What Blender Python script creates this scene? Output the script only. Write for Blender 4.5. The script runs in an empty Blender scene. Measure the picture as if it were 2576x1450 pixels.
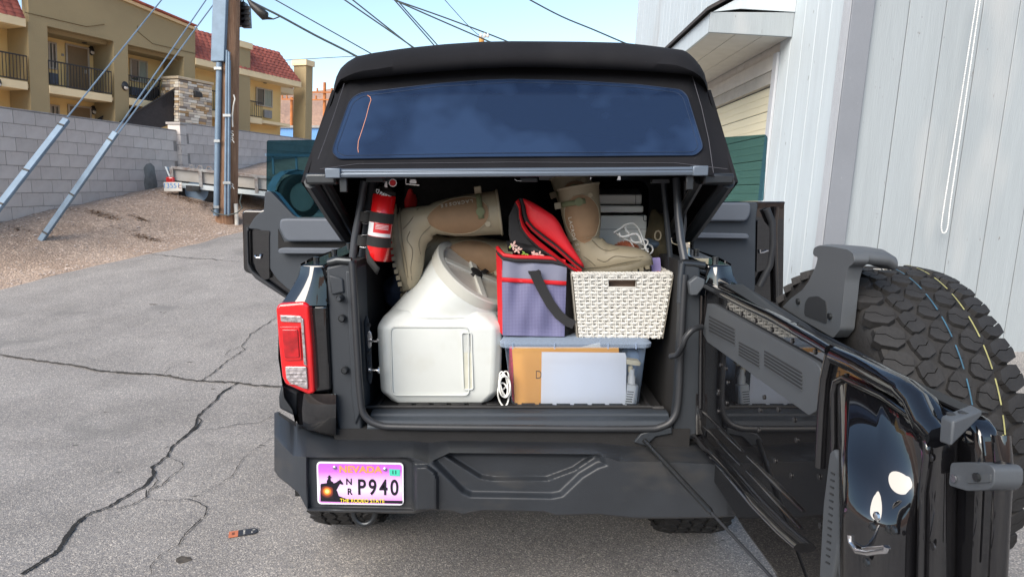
import bpy, bmesh, math, random
from mathutils import Vector as V, Matrix, noise
random.seed(7)
rad = math.radians
S = bpy.context.scene
COL = S.collection

# ------------------------------------------------------------------ camera, world, sun, exposure
CAMH = 1.56; PITCH = rad(8.0); FPX = 1712.0; K = 2576/3000
cam_d = bpy.data.cameras.new('camera'); cam = bpy.data.objects.new('camera', cam_d); COL.objects.link(cam)
cam.location = (0, 0, CAMH); cam.rotation_euler = (rad(90)-PITCH, 0, 0)
cam_d.sensor_width = 36; cam_d.lens = 36*FPX/2576; cam_d.clip_start = .05; cam_d.clip_end = 3000
S.camera = cam
world = bpy.data.worlds.new('World'); S.world = world; world.use_nodes = True
wn = world.node_tree; wn.nodes.clear()
sky = wn.nodes.new('ShaderNodeTexSky'); sky.sky_type = 'NISHITA'; sky.sun_disc = False
SUN_EL, SUN_AZ = 20.0, 214.0
sky.sun_elevation = rad(SUN_EL); sky.sun_rotation = rad(SUN_AZ); sky.air_density = 1.0; sky.dust_density = .3; sky.ozone_density = 1.0
bg = wn.nodes.new('ShaderNodeBackground'); bg.inputs[1].default_value = .098
wo = wn.nodes.new('ShaderNodeOutputWorld')
wn.links.new(sky.outputs[0], bg.inputs[0]); wn.links.new(bg.outputs[0], wo.inputs[0])
sd = bpy.data.lights.new('sun', 'SUN'); sd.energy = 2.3; sd.angle = rad(50); sd.color = (1, .90, .78)
sun = bpy.data.objects.new('sun', sd); COL.objects.link(sun)
_az = rad(SUN_AZ); _el = rad(38)
sun.rotation_euler = V((math.sin(_az)*math.cos(_el), math.cos(_az)*math.cos(_el), math.sin(_el))).to_track_quat('Z', 'Y').to_euler()
S.view_settings.view_transform = 'Standard'; S.view_settings.look = 'None'; S.view_settings.gamma = 1
S.view_settings.use_curve_mapping = False; S.view_settings.exposure = 1.45
S.render.engine = 'CYCLES'
S.cycles.max_bounces = 8; S.cycles.transparent_max_bounces = 12

# ------------------------------------------------------------------ measuring helpers (pixel of the photograph -> point at a stated depth)
ROLL = rad(3.3)
TILT = Matrix.Translation((0, 0, CAMH)) @ Matrix.Rotation(ROLL, 4, 'Y') @ Matrix.Translation((0, 0, -CAMH))   # the alley slopes, the houses stand plumb
def ray(px, py):
    dx = (px-1288)/FPX; dy = (725-py)/FPX
    return V((dx, math.cos(PITCH)+dy*math.sin(PITCH), -math.sin(PITCH)+dy*math.cos(PITCH)))
def W(px, py, Y):
    d = ray(px, py); return V((0, 0, CAMH))+d*(Y/d.y)
def WX(px, py, X):
    d = ray(px, py); return V((0, 0, CAMH))+d*(X/d.x)
def WZ(px, py, z):
    d = ray(px, py); return V((0, 0, CAMH))+d*((z-CAMH)/d.z)
RT = Matrix.Rotation(-ROLL, 3, 'Y')
def GY(px, py, Y):
    d = RT @ ray(px, py); return V((0, 0, CAMH))+d*(Y/d.y)
def GX(px, py, X):
    d = RT @ ray(px, py); return V((0, 0, CAMH))+d*(X/d.x)
def crop(x0, y0, s): return lambda x, y: (K*(x0+x/s), K*(y0+y/s))
cA = crop(0, 0, 2.071); cB = crop(700, 0, 2.9); cC = crop(1500, 0, 1.7173); cD = crop(850, 450, 3.6246); cE = crop(1400, 480, 3.9185)
cF = crop(1050, 700, 2.4168); cG = crop(750, 850, 1.9333); cH = crop(1900, 650, 1.3955); cI = crop(1860, 0, 2.3383); cJ = crop(0, 250, 2.2305)
cK = crop(2100, 450, 3.2214); cL = crop(700, 560, 4.265); cM = crop(750, 1150, 1.7173); cN = crop(0, 850, 1.7282); cO = crop(2300, 700, 2.4171)
cQ = crop(1950, 480, 3.4533)

def sstep(a, b, x):
    t = max(0, min(1, (x-a)/(b-a))); return t*t*(3-2*t)
def softp(v): return math.log1p(math.exp(1.2*v))/1.2 if v < 20 else v
def alley_z(y):
    v = .14*softp(y-5.2)
    return v if v < 1.8 else 1.8+1.2*(1-math.exp(-(v-1.8)/1.2))
EDGE = [(-30, -14), (0, -9.3), (8.25, -6.27), (9.25, -5.89), (9.99, -5.51), (10.74, -5.09), (11.84, -4.72), (16, -4.1), (60, -3.5), (200, -3)]
def edge_x(y):
    for (a, xa), (b, xb) in zip(EDGE, EDGE[1:]):
        if y <= b: return xa+(xb-xa)*(y-a)/(b-a)
    return -3
def ground_z(x, y):
    d = edge_x(y)-x
    b = .5*sstep(.1, 2.1, d)
    n = 0
    if d > 0: n = .035*noise.noise(V((x*1.3, y*1.3, 3)))*min(1, d)
    far = sstep(60, 160, math.hypot(x, y))*0
    return alley_z(y)+b+n+far
def hit(px, py):
    d = ray(px, py); t = .6
    while t < 90:
        p = V((0, 0, CAMH))+d*t
        if p.z <= ground_z(p.x, p.y): return p
        t += .01
    return p

# ------------------------------------------------------------------ materials
MATS = {}
def mat(name, c, rough=.55, metal=0, var=.12, vs=6, bump=0, bs=60, coat=0, c2=None, spec=.5, rnd=0, det=6, stretch=None, croug=.03, bw=.4, bd=.004):
    if name in MATS: return MATS[name]
    m = bpy.data.materials.new(name); m.use_nodes = True; n = m.node_tree.nodes; l = m.node_tree.links
    b = n['Principled BSDF']; MATS[name] = m
    b.inputs['Roughness'].default_value = rough; b.inputs['Metallic'].default_value = metal
    b.inputs['Coat Weight'].default_value = coat; b.inputs['Coat Roughness'].default_value = croug
    b.inputs['Specular IOR Level'].default_value = spec
    tc = n.new('ShaderNodeTexCoord'); mp = n.new('ShaderNodeMapping'); l.new(tc.outputs['Object'], mp.inputs[0])
    if stretch: mp.inputs['Scale'].default_value = stretch
    nz = n.new('ShaderNodeTexNoise'); nz.inputs['Scale'].default_value = vs; nz.inputs['Detail'].default_value = det; nz.inputs['Roughness'].default_value = .6
    l.new(mp.outputs[0], nz.inputs['Vector'])
    rp = n.new('ShaderNodeValToRGB'); e = rp.color_ramp.elements
    a_ = [max(0, v*(1-var)) for v in c]; b_ = c2 if c2 else [min(1, v*(1+var)) for v in c]
    e[0].position = .3; e[1].position = .7
    e[0].color = (*(a_ if not c2 else c), 1); e[1].color = (*b_, 1)
    l.new(nz.outputs['Fac'], rp.inputs[0]); src = rp.outputs[0]
    if rnd:
        oi = n.new('ShaderNodeObjectInfo'); mr = n.new('ShaderNodeMapRange'); mr.inputs[3].default_value = 1-rnd; mr.inputs[4].default_value = 1+rnd
        l.new(oi.outputs['Random'], mr.inputs[0])
        mx = n.new('ShaderNodeVectorMath'); mx.operation = 'SCALE'; l.new(src, mx.inputs[0]); l.new(mr.outputs[0], mx.inputs['Scale']); src = mx.outputs[0]
    l.new(src, b.inputs['Base Color'])
    if bump:
        n2 = n.new('ShaderNodeTexNoise'); n2.inputs['Scale'].default_value = bs; n2.inputs['Detail'].default_value = 4
        l.new(mp.outputs[0], n2.inputs['Vector'])
        bp = n.new('ShaderNodeBump'); bp.inputs['Strength'].default_value = bump; bp.inputs['Distance'].default_value = bd
        l.new(n2.outputs['Fac'], bp.inputs['Height']); l.new(bp.outputs[0], b.inputs['Normal'])
        if coat and bump < .2: l.new(bp.outputs[0], b.inputs['Coat Normal'])
    return m
def glass(name, tint, gloss_col, fac, rough=.03):
    m = bpy.data.materials.new(name); m.use_nodes = True; n = m.node_tree.nodes; l = m.node_tree.links; n.clear()
    t = n.new('ShaderNodeBsdfTransparent'); t.inputs[0].default_value = (*tint, 1)
    p = n.new('ShaderNodeBsdfPrincipled'); p.inputs['Base Color'].default_value = (*gloss_col, 1); p.inputs['Roughness'].default_value = rough
    mx = n.new('ShaderNodeMixShader'); fr = n.new('ShaderNodeFresnel'); fr.inputs[0].default_value = 1.45
    ad = n.new('ShaderNodeMath'); ad.operation = 'ADD'; ad.use_clamp = True; ad.inputs[1].default_value = fac
    l.new(fr.outputs[0], ad.inputs[0]); l.new(ad.outputs[0], mx.inputs[0]); l.new(t.outputs[0], mx.inputs[1]); l.new(p.outputs[0], mx.inputs[2])
    o = n.new('ShaderNodeOutputMaterial'); l.new(mx.outputs[0], o.inputs[0]); return m
def N(m): return m.node_tree.nodes
def flecks(m, scale, lo, hi, col, stretch=(1,1,1), det=3):          # chips and stains with a shape of their own
    n = m.node_tree.nodes; l = m.node_tree.links; bs = n['Principled BSDF'].inputs['Base Color']; old = bs.links[0].from_socket
    tc = n.new('ShaderNodeTexCoord'); mp = n.new('ShaderNodeMapping'); mp.inputs['Scale'].default_value = stretch; mp.inputs['Location'].default_value = (scale*.37, 1.7, 3.1)
    nz = n.new('ShaderNodeTexNoise'); nz.inputs['Scale'].default_value = scale; nz.inputs['Detail'].default_value = det; nz.inputs['Roughness'].default_value = .65
    mr = n.new('ShaderNodeMapRange'); mr.inputs[1].default_value = lo; mr.inputs[2].default_value = hi; mx = n.new('ShaderNodeMix'); mx.data_type = 'RGBA'
    l.new(tc.outputs['Object'], mp.inputs[0]); l.new(mp.outputs[0], nz.inputs['Vector']); l.new(nz.outputs['Fac'], mr.inputs[0]); l.new(mr.outputs[0], mx.inputs[0])
    l.new(old, mx.inputs[6]); mx.inputs[7].default_value = (*col, 1); l.new(mx.outputs[2], bs)
def Lk(m, a, b): m.node_tree.links.new(a, b)

# ------------------------------------------------------------------ mesh and object helpers
RM = {}
def rm(o): return RM[o.name] if o is not None else Matrix.Identity(4)
def put(o, label=None, cat=None, group=None, kind=None):
    if label: o['label'] = label
    if cat: o['category'] = cat
    if group: o['group'] = group
    if kind: o['kind'] = kind
    return o
def thing(name, label, cat, loc, group=None, M=None, rot=None, kind=None):
    o = bpy.data.objects.new(name, None); COL.objects.link(o); o.empty_display_size = .1
    m = Matrix.Translation(V(loc))
    if rot is not None: m = m @ rot
    if M is not None: m = M @ m
    o.matrix_basis = m; RM[o.name] = m
    return put(o, label, cat, group, kind)
class MB:
    def __init__(s, M=None): s.v = []; s.f = []; s.M = M
    def add(s, vs, fs):
        k = len(s.v); s.v += [V(p) for p in vs]; s.f += [tuple(i+k for i in f) for f in fs]; return s
    def box(s, a, b):
        x0, y0, z0 = a; x1, y1, z1 = b
        return s.add([(x0,y0,z0),(x1,y0,z0),(x1,y1,z0),(x0,y1,z0),(x0,y0,z1),(x1,y0,z1),(x1,y1,z1),(x0,y1,z1)],
                     [(0,3,2,1),(4,5,6,7),(0,1,5,4),(1,2,6,5),(2,3,7,6),(3,0,4,7)])
    def obox(s, c, ax, ay, az):
        c, ax, ay, az = V(c), V(ax), V(ay), V(az)
        vs = [c+ax*i+ay*j+az*k for k in (-1, 1) for i, j in ((-1,-1),(1,-1),(1,1),(-1,1))]
        return s.add(vs, [(0,3,2,1),(4,5,6,7),(0,1,5,4),(1,2,6,5),(2,3,7,6),(3,0,4,7)])
    def prism(s, poly, ext):
        n = len(poly); e = V(ext); vs = [V(p) for p in poly]+[V(p)+e for p in poly]
        return s.add(vs, [tuple(range(n-1, -1, -1)), tuple(range(n, 2*n))]+[(i, (i+1) % n, n+(i+1) % n, n+i) for i in range(n)])
    def loft(s, rings, closed=True, caps=True):
        n = len(rings[0]); vs = [V(p) for r in rings for p in r]; fs = []
        for a in range(len(rings)-1):
            for i in range(n if closed else n-1):
                j = (i+1) % n; fs.append((a*n+i, a*n+j, (a+1)*n+j, (a+1)*n+i))
        if caps and closed: fs += [tuple(range(n-1, -1, -1)), tuple(range((len(rings)-1)*n, len(rings)*n))]
        return s.add(vs, fs)
    def tube(s, pts, r, seg=8, flat=None):
        pts = [V(p) for p in pts]; rings = []; up = None
        for i, p in enumerate(pts):
            t = (pts[min(i+1, len(pts)-1)]-pts[max(i-1, 0)]).normalized()
            if up is None: up = V((0, 0, 1)) if abs(t.z) < .9 else V((0, 1, 0))
            u = t.cross(up).normalized(); w = u.cross(t).normalized(); up = w
            ri = r[i] if isinstance(r, (list, tuple)) else r
            rings.append([p+u*math.cos(2*math.pi*k/seg)*ri+w*math.sin(2*math.pi*k/seg)*ri*(flat or 1) for k in range(seg)])
        return s.loft(rings)
    def cyl(s, a, b, r, seg=16, r2=None): return s.tube([a, b], [r, r if r2 is None else r2], seg)
    def strip(s, pts, w, up, th):            # flat strap along pts: width vector w, thickness th along up
        rings = [[V(p)-V(w)/2, V(p)+V(w)/2, V(p)+V(w)/2+V(up)*th, V(p)-V(w)/2+V(up)*th] for p in pts]
        return s.loft(rings)
    def grid(s, nx, ny, fn):
        vs = [fn(i/(nx-1), j/(ny-1)) for j in range(ny) for i in range(nx)]
        return s.add(vs, [(j*nx+i, j*nx+i+1, (j+1)*nx+i+1, (j+1)*nx+i) for j in range(ny-1) for i in range(nx-1)])
    def mesh(s, name, inv=None):
        vs = s.v if s.M is None else [s.M @ p for p in s.v]
        if inv is not None: vs = [inv @ p for p in vs]
        me = bpy.data.meshes.new(name); me.from_pydata(vs, [], s.f); me.update(); return me
    def build(s, name, m, parent=None, smooth=None, bevel=0, seg=2, sub=0, label=None, cat=None, group=None, kind=None, fix=True, solid=0):
        if parent is None:
            ws = s.v if s.M is None else [s.M @ p for p in s.v]
            c = V(((min(p.x for p in ws)+max(p.x for p in ws))/2, (min(p.y for p in ws)+max(p.y for p in ws))/2, min(p.z for p in ws)))
            pm = Matrix.Translation(c)
        else: pm = RM[parent.name]
        me = s.mesh(name, pm.inverted()); me.materials.append(m)
        if fix:
            bm = bmesh.new(); bm.from_mesh(me); bmesh.ops.recalc_face_normals(bm, faces=bm.faces); bm.to_mesh(me); bm.free()
        if smooth is not None or bevel or sub:
            me.shade_smooth(); me.set_sharp_from_angle(angle=rad(smooth if smooth is not None else (180 if sub else 40)))
        o = bpy.data.objects.new(name, me); COL.objects.link(o)
        if parent is not None: o.parent = parent
        else: o.matrix_basis = pm
        RM[o.name] = pm
        if solid:
            q = o.modifiers.new('s', 'SOLIDIFY'); q.thickness = solid; q.offset = 0
        if bevel:
            q = o.modifiers.new('b', 'BEVEL'); q.width = bevel; q.segments = seg; q.limit_method = 'ANGLE'; q.angle_limit = rad(28); q.harden_normals = False
        if sub:
            q = o.modifiers.new('u', 'SUBSURF'); q.levels = sub; q.render_levels = sub
        return put(o, label, cat, group, kind)
def inst(me, name, parent, M):               # M: placement in the world
    o = bpy.data.objects.new(name, me); COL.objects.link(o); o.parent = parent
    o.matrix_basis = RM[parent.name].inverted() @ M; RM[o.name] = M; return o
def unit_mesh(mb, name, m, smooth=None):
    me = mb.mesh(name); me.materials.append(m)
    bm = bmesh.new(); bm.from_mesh(me); bmesh.ops.recalc_face_normals(bm, faces=bm.faces); bm.to_mesh(me); bm.free()
    if smooth is not None: me.shade_smooth(); me.set_sharp_from_angle(angle=rad(smooth))
    return me
def rrect(x0, x1, z0, z1, r, n=5):
    o = []
    for cx, cz, a0 in ((x1-r, z1-r, 0), (x0+r, z1-r, 90), (x0+r, z0+r, 180), (x1-r, z0+r, 270)):
        for k in range(n+1):
            a = rad(a0+90*k/n); o.append((cx+r*math.cos(a), cz+r*math.sin(a)))
    return o
def roundpoly(pts, r, n=4):                  # 2D or 3D points, rounded corners
    pts = [V(p) for p in pts]; o = []
    for i, p in enumerate(pts):
        a, b = pts[i-1], pts[(i+1) % len(pts)]
        d1, d2 = a-p, b-p; q = min(r, d1.length*.45, d2.length*.45)
        s, e = p+d1.normalized()*q, p+d2.normalized()*q
        for k in range(n+1):
            t = k/n; o.append(s*(1-t)**2+p*2*t*(1-t)+e*t*t)
    return o
def spline(pts, n=8):
    P = [V(p) for p in pts]; P = [P[0]*2-P[1]]+P+[P[-1]*2-P[-2]]; o = []
    for i in range(1, len(P)-2):
        for k in range(n):
            t = k/n; a, b, c, d = P[i-1:i+3]
            o.append(.5*((2*b)+(c-a)*t+(2*a-5*b+4*c-d)*t*t+(3*b-a-3*c+d)*t**3))
    return o+[P[-2]]
def text(body, name, m, parent, M, size, ext=.0006, align='CENTER', sx=1, bold=0, space=1):
    cu = bpy.data.curves.new(name, 'FONT'); cu.body = body; cu.size = size; cu.extrude = ext; cu.align_x = align; cu.align_y = 'CENTER'; cu.offset = bold
    cu.space_character = space; cu.materials.append(m)
    t_ = bpy.data.objects.new('tmp', cu); me = bpy.data.meshes.new_from_object(t_); bpy.data.objects.remove(t_)
    o = bpy.data.objects.new(name, me); COL.objects.link(o); o.parent = parent
    if not me.materials: me.materials.append(m)
    o.matrix_basis = RM[parent.name].inverted() @ M @ Matrix.Diagonal((sx, 1, 1, 1)); return o
def frame(o, x, y):                          # matrix from origin and in-plane axes
    x = V(x).normalized(); y = V(y); z = x.cross(y).normalized(); y = z.cross(x)
    return Matrix(((x.x, y.x, z.x, o[0]), (x.y, y.y, z.y, o[1]), (x.z, y.z, z.z, o[2]), (0, 0, 0, 1)))
# ================================================================== THE SETTING
# asphalt
m_asph = mat('asphalt', (.255,.245,.235), .85, var=.18, vs=1.6, bump=.9, bs=190, bd=.006)
def speckle(m, scale, cols, lo, strength=.8, strng=1.0):
    n = N(m); b = n['Principled BSDF']; base = b.inputs['Base Color'].links[0].from_socket
    tc = n.new('ShaderNodeTexCoord'); vo = n.new('ShaderNodeTexVoronoi'); vo.inputs['Scale'].default_value = scale
    Lk(m, tc.outputs['Object'], vo.inputs['Vector'])
    rp = n.new('ShaderNodeValToRGB'); sp = n.new('ShaderNodeSeparateColor'); Lk(m, vo.outputs['Color'], sp.inputs[0]); Lk(m, sp.outputs[0], rp.inputs[0])
    e = rp.color_ramp.elements; e[0].position = 0; e[0].color = (*cols[0], 1); e[1].position = 1; e[1].color = (*cols[-1], 1)
    for i, c in enumerate(cols[1:-1]):
        q = e.new((i+1)/(len(cols)-1)); q.color = (*c, 1)
    mx = n.new('ShaderNodeMix'); mx.data_type = 'RGBA'; mx.blend_type = 'MULTIPLY'; mx.inputs[0].default_value = strength
    Lk(m, base, mx.inputs[6]); Lk(m, rp.outputs[0], mx.inputs[7]); Lk(m, mx.outputs[2], b.inputs['Base Color'])
speckle(m_asph, 190, [(.35,.35,.38), (.85,.85,.88), (1.15,1.13,1.1), (.6,.6,.66), (1.0,.95,.9), (2.3,2.2,2.05)], 0, .8)
m_grav = mat('gravel', (.34,.26,.205), .95, c2=(.48,.385,.315), vs=1.7, bump=1, bs=45, bd=.03)
speckle(m_grav, 42, [(.55,.52,.5), (.85,.8,.78), (1.0,.95,.92), (.7,.68,.66), (1.6,1.55,1.5)], 0, .8)
xs = sorted(set([-220,-140,-80,-50,-35,-25,-18]+[-14+i*.3 for i in range(40)]+[-2+i for i in range(20)]+[22,30,45,70,110,160,220]))
ys = sorted(set([-60,-40,-25,-15,-8,-4]+[i*.5 for i in range(14)]+[7+.3*i for i in range(50)]+[22+i*2 for i in range(10)]+[45,55,70,90,120,160,220]))
mb = MB(); nx = len(xs)
mb.add([(x, y, ground_z(x, y)-(.02 if x > edge_x(y)+.1 else 0)) for y in ys for x in xs], [(j*nx+i, j*nx+i+1, (j+1)*nx+i+1, (j+1)*nx+i) for j in range(len(ys)-1) for i in range(nx-1)])
mb.build('ground', m_grav, smooth=60, kind='structure')
mb = MB(); ysa = [-40,-20,-10,-5,-2]+[i*.25 for i in range(100)]+[25+i*3 for i in range(25)]
rows = []
for y in ysa:
    e = edge_x(y)+.10*noise.noise(V((y*2.1, 0, 0)))+.05*noise.noise(V((y*7, 0, 5)))
    r = []
    for k in range(16):
        x = e+(16-e)*((k/15)**1.6) if y < 60 else e+(30-e)*(k/15)
        r.append((x, y, alley_z(y)+.004+(.004 if k else -.03)+(.0 if k > 1 else 0)))
    rows.append(r)
mb.loft(rows, closed=False, caps=False)
road = mb.build('asphalt_road', m_asph, smooth=60, kind='structure')
m_crack = mat('crack_dark', (.012,.012,.012), .95, var=.5, vs=40)
m_dirt = mat('crack_dirt', (.10,.085,.07), .95, c2=(.03,.028,.026), vs=40)
def crack(pts, w, m=None, conv=cN, jit=5, taper=True):
    mb = MB(); P = [conv(*p) for p in pts]; Q = []
    for a, b in zip(P, P[1:]):
        n = max(1, int(math.hypot(b[0]-a[0], b[1]-a[1])/7))
        for k in range(n): Q.append((a[0]+(b[0]-a[0])*k/n+random.uniform(-1, 1)*jit*.35, a[1]+(b[1]-a[1])*k/n+random.uniform(-1, 1)*jit*.25))
    Q.append(P[-1]); Gs = [hit(*q) for q in Q]; rr = []
    for g in Gs: g.z = alley_z(g.y)+.005
    for i, g in enumerate(Gs):
        t = Gs[min(i+1, len(Gs)-1)]-Gs[max(i-1, 0)]; s = V((-t.y, t.x, 0)).normalized()
        ww = .85*w*random.uniform(.5, 1.5)*(1 if not taper else min(1, .35+1.6*min(i, len(Gs)-1-i)/len(Gs)))
        rr.append([g-s*ww*.5+V((0,0,.0105)), g+s*ww*random.uniform(.3,.7)+V((0,0,.0105))])
    mb.loft(rr, closed=False, caps=False); mb.build('pavement_crack', m or m_crack, road, fix=False)
crack([(0,335),(200,365),(400,390),(480,412),(620,425),(760,432),(850,440),(950,462),(1060,470),(1200,475),(1300,490),(1420,497)], .03, m_dirt, taper=False)
crack([(330,382),(420,395),(520,416),(640,424),(740,430),(830,436)], .014, taper=False)
crack([(900,455),(1000,466),(1150,470),(1250,482),(1400,495)], .009, taper=False)
crack([(1200,478),(1120,530),(1090,570),(1040,610),(1000,650),(990,700),(930,755),(870,805),(850,850),(770,905),(780,950),(735,1000),(650,1050),(590,1085),(540,1115),(450,1145),(400,1180),(330,1270),(300,1330),(230,1380),(110,1455)], .016, taper=False)
crack([(1000,650),(1020,670),(985,715),(930,755)], .022)
crack([(450,1145),(380,1200),(330,1280),(305,1325),(240,1372),(130,1440)], .02)
crack([(860,860),(925,885),(930,905),(860,960),(820,1000),(745,1025),(740,1060),(670,1100),(600,1120),(530,1125)], .008)
crack([(780,950),(800,975),(760,1020),(745,1060)], .007)
crack([(740,1070),(850,1078),(940,1070),(1000,1085),(1050,1115),(1040,1150),(990,1200),(930,1260),(905,1300),(840,1340),(790,1380),(765,1410),(770,1455)], .006)
crack([(1000,722),(1100,710),(1200,690),(1310,680),(1360,655),(1420,620)], .006)
crack([(1375,760),(1270,830),(1215,880),(1190,940),(1090,1010),(1000,1040)], .004)
crack([(1400,145),(1350,175),(1270,230),(1225,290),(1240,310),(1180,345),(1120,390),(1060,440),(1020,465)], .009, taper=False)
crack([(1225,290),(1165,310),(1140,335),(1180,342)], .006)
crack([(825,440),(860,400),(900,392)], .006)
crack([(905,1107),(1000,1108),(1200,1130),(1400,1142),(1585,1160)], .02, m_crack, conv=cJ)
crack([(820,75),(900,50),(980,5)], .004)
flecks(m_asph, 1.1, .60, .78, (.15,.145,.14)); flecks(m_asph, 9, .70, .74, (.09,.085,.08))
# small stains
for (x, y, r) in ((925,1372,.035),(545,620,.03),(965,367,.03),(778,74,.05),(1085,502,.03),(1045,1275,.014),(628,94,.02)):
    g = hit(*cN(x, y)); mb = MB()
    mb.add([g+V((math.cos(a*.7)*r*random.uniform(.6,1.3), math.sin(a*.7)*r*.8*random.uniform(.6,1.3), .0105)) for a in range(9)], [tuple(range(9))])
    mb.build('oil_spot', m_dirt, road)

# gravel stones, scattered
m_stone = mat('pebble', (.42,.35,.31), .9, var=.3, vs=3, rnd=.35)
mb = MB()
for _ in range(5200):
    y = random.uniform(4.2, 15); e = edge_x(y); x = e-random.random()**1.5*3.2+random.uniform(-.05,.12)
    if x > -6.9+.12*(14-y)*0+3: continue
    r = random.uniform(.006,.02)*(1.5 if random.random() < .06 else 1); c = V((x, y, ground_z(x, y)+r*.25))
    vs = [c+V((math.cos(a)*r*random.uniform(.7,1.2), math.sin(a)*r*random.uniform(.7,1.2), random.uniform(-.2,.2)*r)) for a in (0,1.6,3.1,4.7)]+[c+V((0,0,r*.7))]
    mb.add(vs, [(0,1,4),(1,2,4),(2,3,4),(3,0,4)])
mb.build('gravel_stones', m_stone, kind='stuff', fix=False)
m_straw = mat('dry_grass', (.22,.13,.07), .9, var=.4, vs=20)
def tuft(cx, cy, w, n, lab, conv=cJ):
    mb = MB(); c = hit(*conv(cx, cy))
    for _ in range(n):
        p = c+V((random.gauss(0, w), random.gauss(0, w*.35), 0)); p.z = ground_z(p.x, p.y)
        a = random.uniform(0, 6.3); L = random.uniform(.05,.14)
        q = p+V((math.cos(a)*L, math.sin(a)*L*.5, random.uniform(.005,.03)))
        s = V((-math.sin(a), math.cos(a), 0))*.006
        mb.add([p-s, p+s, q], [(0,1,2)])
    mb.build('dry_grass', m_straw, label=lab, cat='dry grass', kind='stuff', fix=False)
tuft(660,842,.16,260,'flat brown tuft of dead grass on the gravel bank near the wall')
tuft(910,870,.09,120,'small brown tuft of dead grass below the grey patch')
tuft(960,1000,.14,200,'straw coloured dry grass beside the asphalt edge')
tuft(1225,745,.25,320,'dead weeds under the trailer tail')
tuft(110,938,.09,60,'few dry twigs on gravel behind the long steel guard')

# distant hill, last sunlight put into its colour; ring closed behind for reflections
m_hill = mat('hill', (.27,.17,.13), .95, c2=(.42,.26,.18), vs=.06, bump=.6, bs=.4, bd=2)
mb = MB()
def hillz(a): a = rad(a); return 100+13*noise.noise(V((math.cos(a)*4, math.sin(a)*4, 0)))+7*noise.noise(V((math.cos(a)*14, math.sin(a)*14, 7)))
def hillp(u, v):
    a = -180+360*u; r = 330+420*v; w = rad(a)
    return V((math.sin(w)*r, math.cos(w)*r, -12+hillz(a)*(math.sin(v*math.pi*.62)**.8)+6*noise.noise(V((math.cos(w)*9, math.sin(w)*9, v*6)))*v))
mb.grid(361, 14, hillp)
mb.build('hill', m_hill, smooth=60, kind='structure')

# ------------------------------------------------------------------ block wall
m_mort = mat('mortar', (.30,.28,.27), .95, var=.15, vs=20, bump=.5, bs=80)
m_blk = mat('concrete_block', (.52,.465,.435), .93, c2=(.63,.58,.545), vs=3.5, bump=.8, bs=90, rnd=.075, bd=.004)
flecks(m_blk, 5, .58, .72, (.30,.27,.26), (1,1,.5))
def wall(name, label, A, B, zA, zB, n0, n1, rows, L=.4064, Hh=.2032):
    A = V((A[0], A[1], zA)); B = V((B[0], B[1], zB)); D = (B-A).normalized()
    nrm = D.cross(V((0, 0, 1))).normalized(); up = nrm.cross(D).normalized()
    if up.z < 0: up = -up
    if nrm.x < 0: nrm = -nrm
    r = thing(name, label, 'wall', A+D*(n0*L)-up*(rows*Hh))
    c = A+D*((n0+n1)*L/2)-up*(rows*Hh/2)-nrm*.1
    MB().obox(c, D*((n1-n0)*L/2-.003), nrm*.092, up*(rows*Hh/2-.003)).build('core', m_mort, r)
    u = MB(); h = (L/2-.004, .03, Hh/2-.004)
    u.box((-h[0], -h[1], -h[2]), (h[0], h[1], h[2])); me = unit_mesh(u, 'concrete_block', m_blk)
    for j in range(rows):
        for i in range(int(n0), int(n1)):
            off = .5*L if j % 2 else 0
            p = A+D*((i+.5)*L+off)-up*((j+.5)*Hh)-nrm*(.028+random.uniform(-.0015,.0015))
            if j % 2 and i == int(n1)-1: continue
            inst(me, 'concrete_block', r, frame(p, D, -nrm))
    MB().obox(A+D*((n0+n1)*L/2)+up*.012-nrm*.1, D*((n1-n0)*L/2), nrm*.103, up*.012).build('wall_cap', m_mort, r, bevel=.004)
    return r, A, D, nrm, up
w1, wA, wD, wN, wU = wall('block_wall', 'long grey concrete block wall on top of the gravel bank', (-7.42, 9.9), (-6.88, 14.3), 2.77, 2.81, -4, 11, 9)
# cement patch
m_patch = mat('cement_patch', (.17,.175,.165), .95, c2=(.26,.26,.25), vs=9, bump=1, bs=30, bd=.01)
def on_wall(px, py, off=0):
    d = ray(px, py); o = V((0,0,CAMH)); t = ((wA+wN*off)-o).dot(wN)/d.dot(wN); return o+d*t
poly = [cJ(*p) for p in ((985,505),(1010,530),(1018,590),(1030,650),(1020,700),(1000,745),(970,742),(950,700),(940,640),(945,590),(938,540),(955,515))]
mb = MB(); cen = on_wall(*cJ(982, 620), .014)
ring = [on_wall(*p, .002) for p in poly]; ring2 = [cen+(on_wall(*p, .012)-cen)*.8 for p in poly]; n = len(ring)
mb.add(ring+ring2+[cen+wN*.008], [(i, (i+1) % n, n+(i+1) % n, n+i) for i in range(n)]+[(n+i, n+(i+1) % n, 2*n) for i in range(n)])
mb.build('cement_patch', m_patch, w1, smooth=70)
w2, *_ = wall('block_wall', 'paler block wall continuing behind the wooden utility pole', (-6.84, 14.45), (-6.60, 19.0), 2.98, 3.12, 0, 20, 8)
m_pil = mat('pilaster_block', (.40,.37,.35), .93, var=.12, vs=4, bump=.8, bs=80)
r = thing('wall_pillar', 'square block pillar where the two grey walls meet', 'pillar', (-6.85, 14.3, 1.2))
for k in range(9):
    MB().box((-7.05,14.26,1.1+k*.205), (-6.80,14.52,1.1+k*.205+.198)).build('concrete_block', m_blk, r, bevel=.004)
MB().box((-7.08,14.24,2.945), (-6.78,14.54,2.99)).build('pillar_cap', m_pil, r, bevel=.004)

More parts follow.
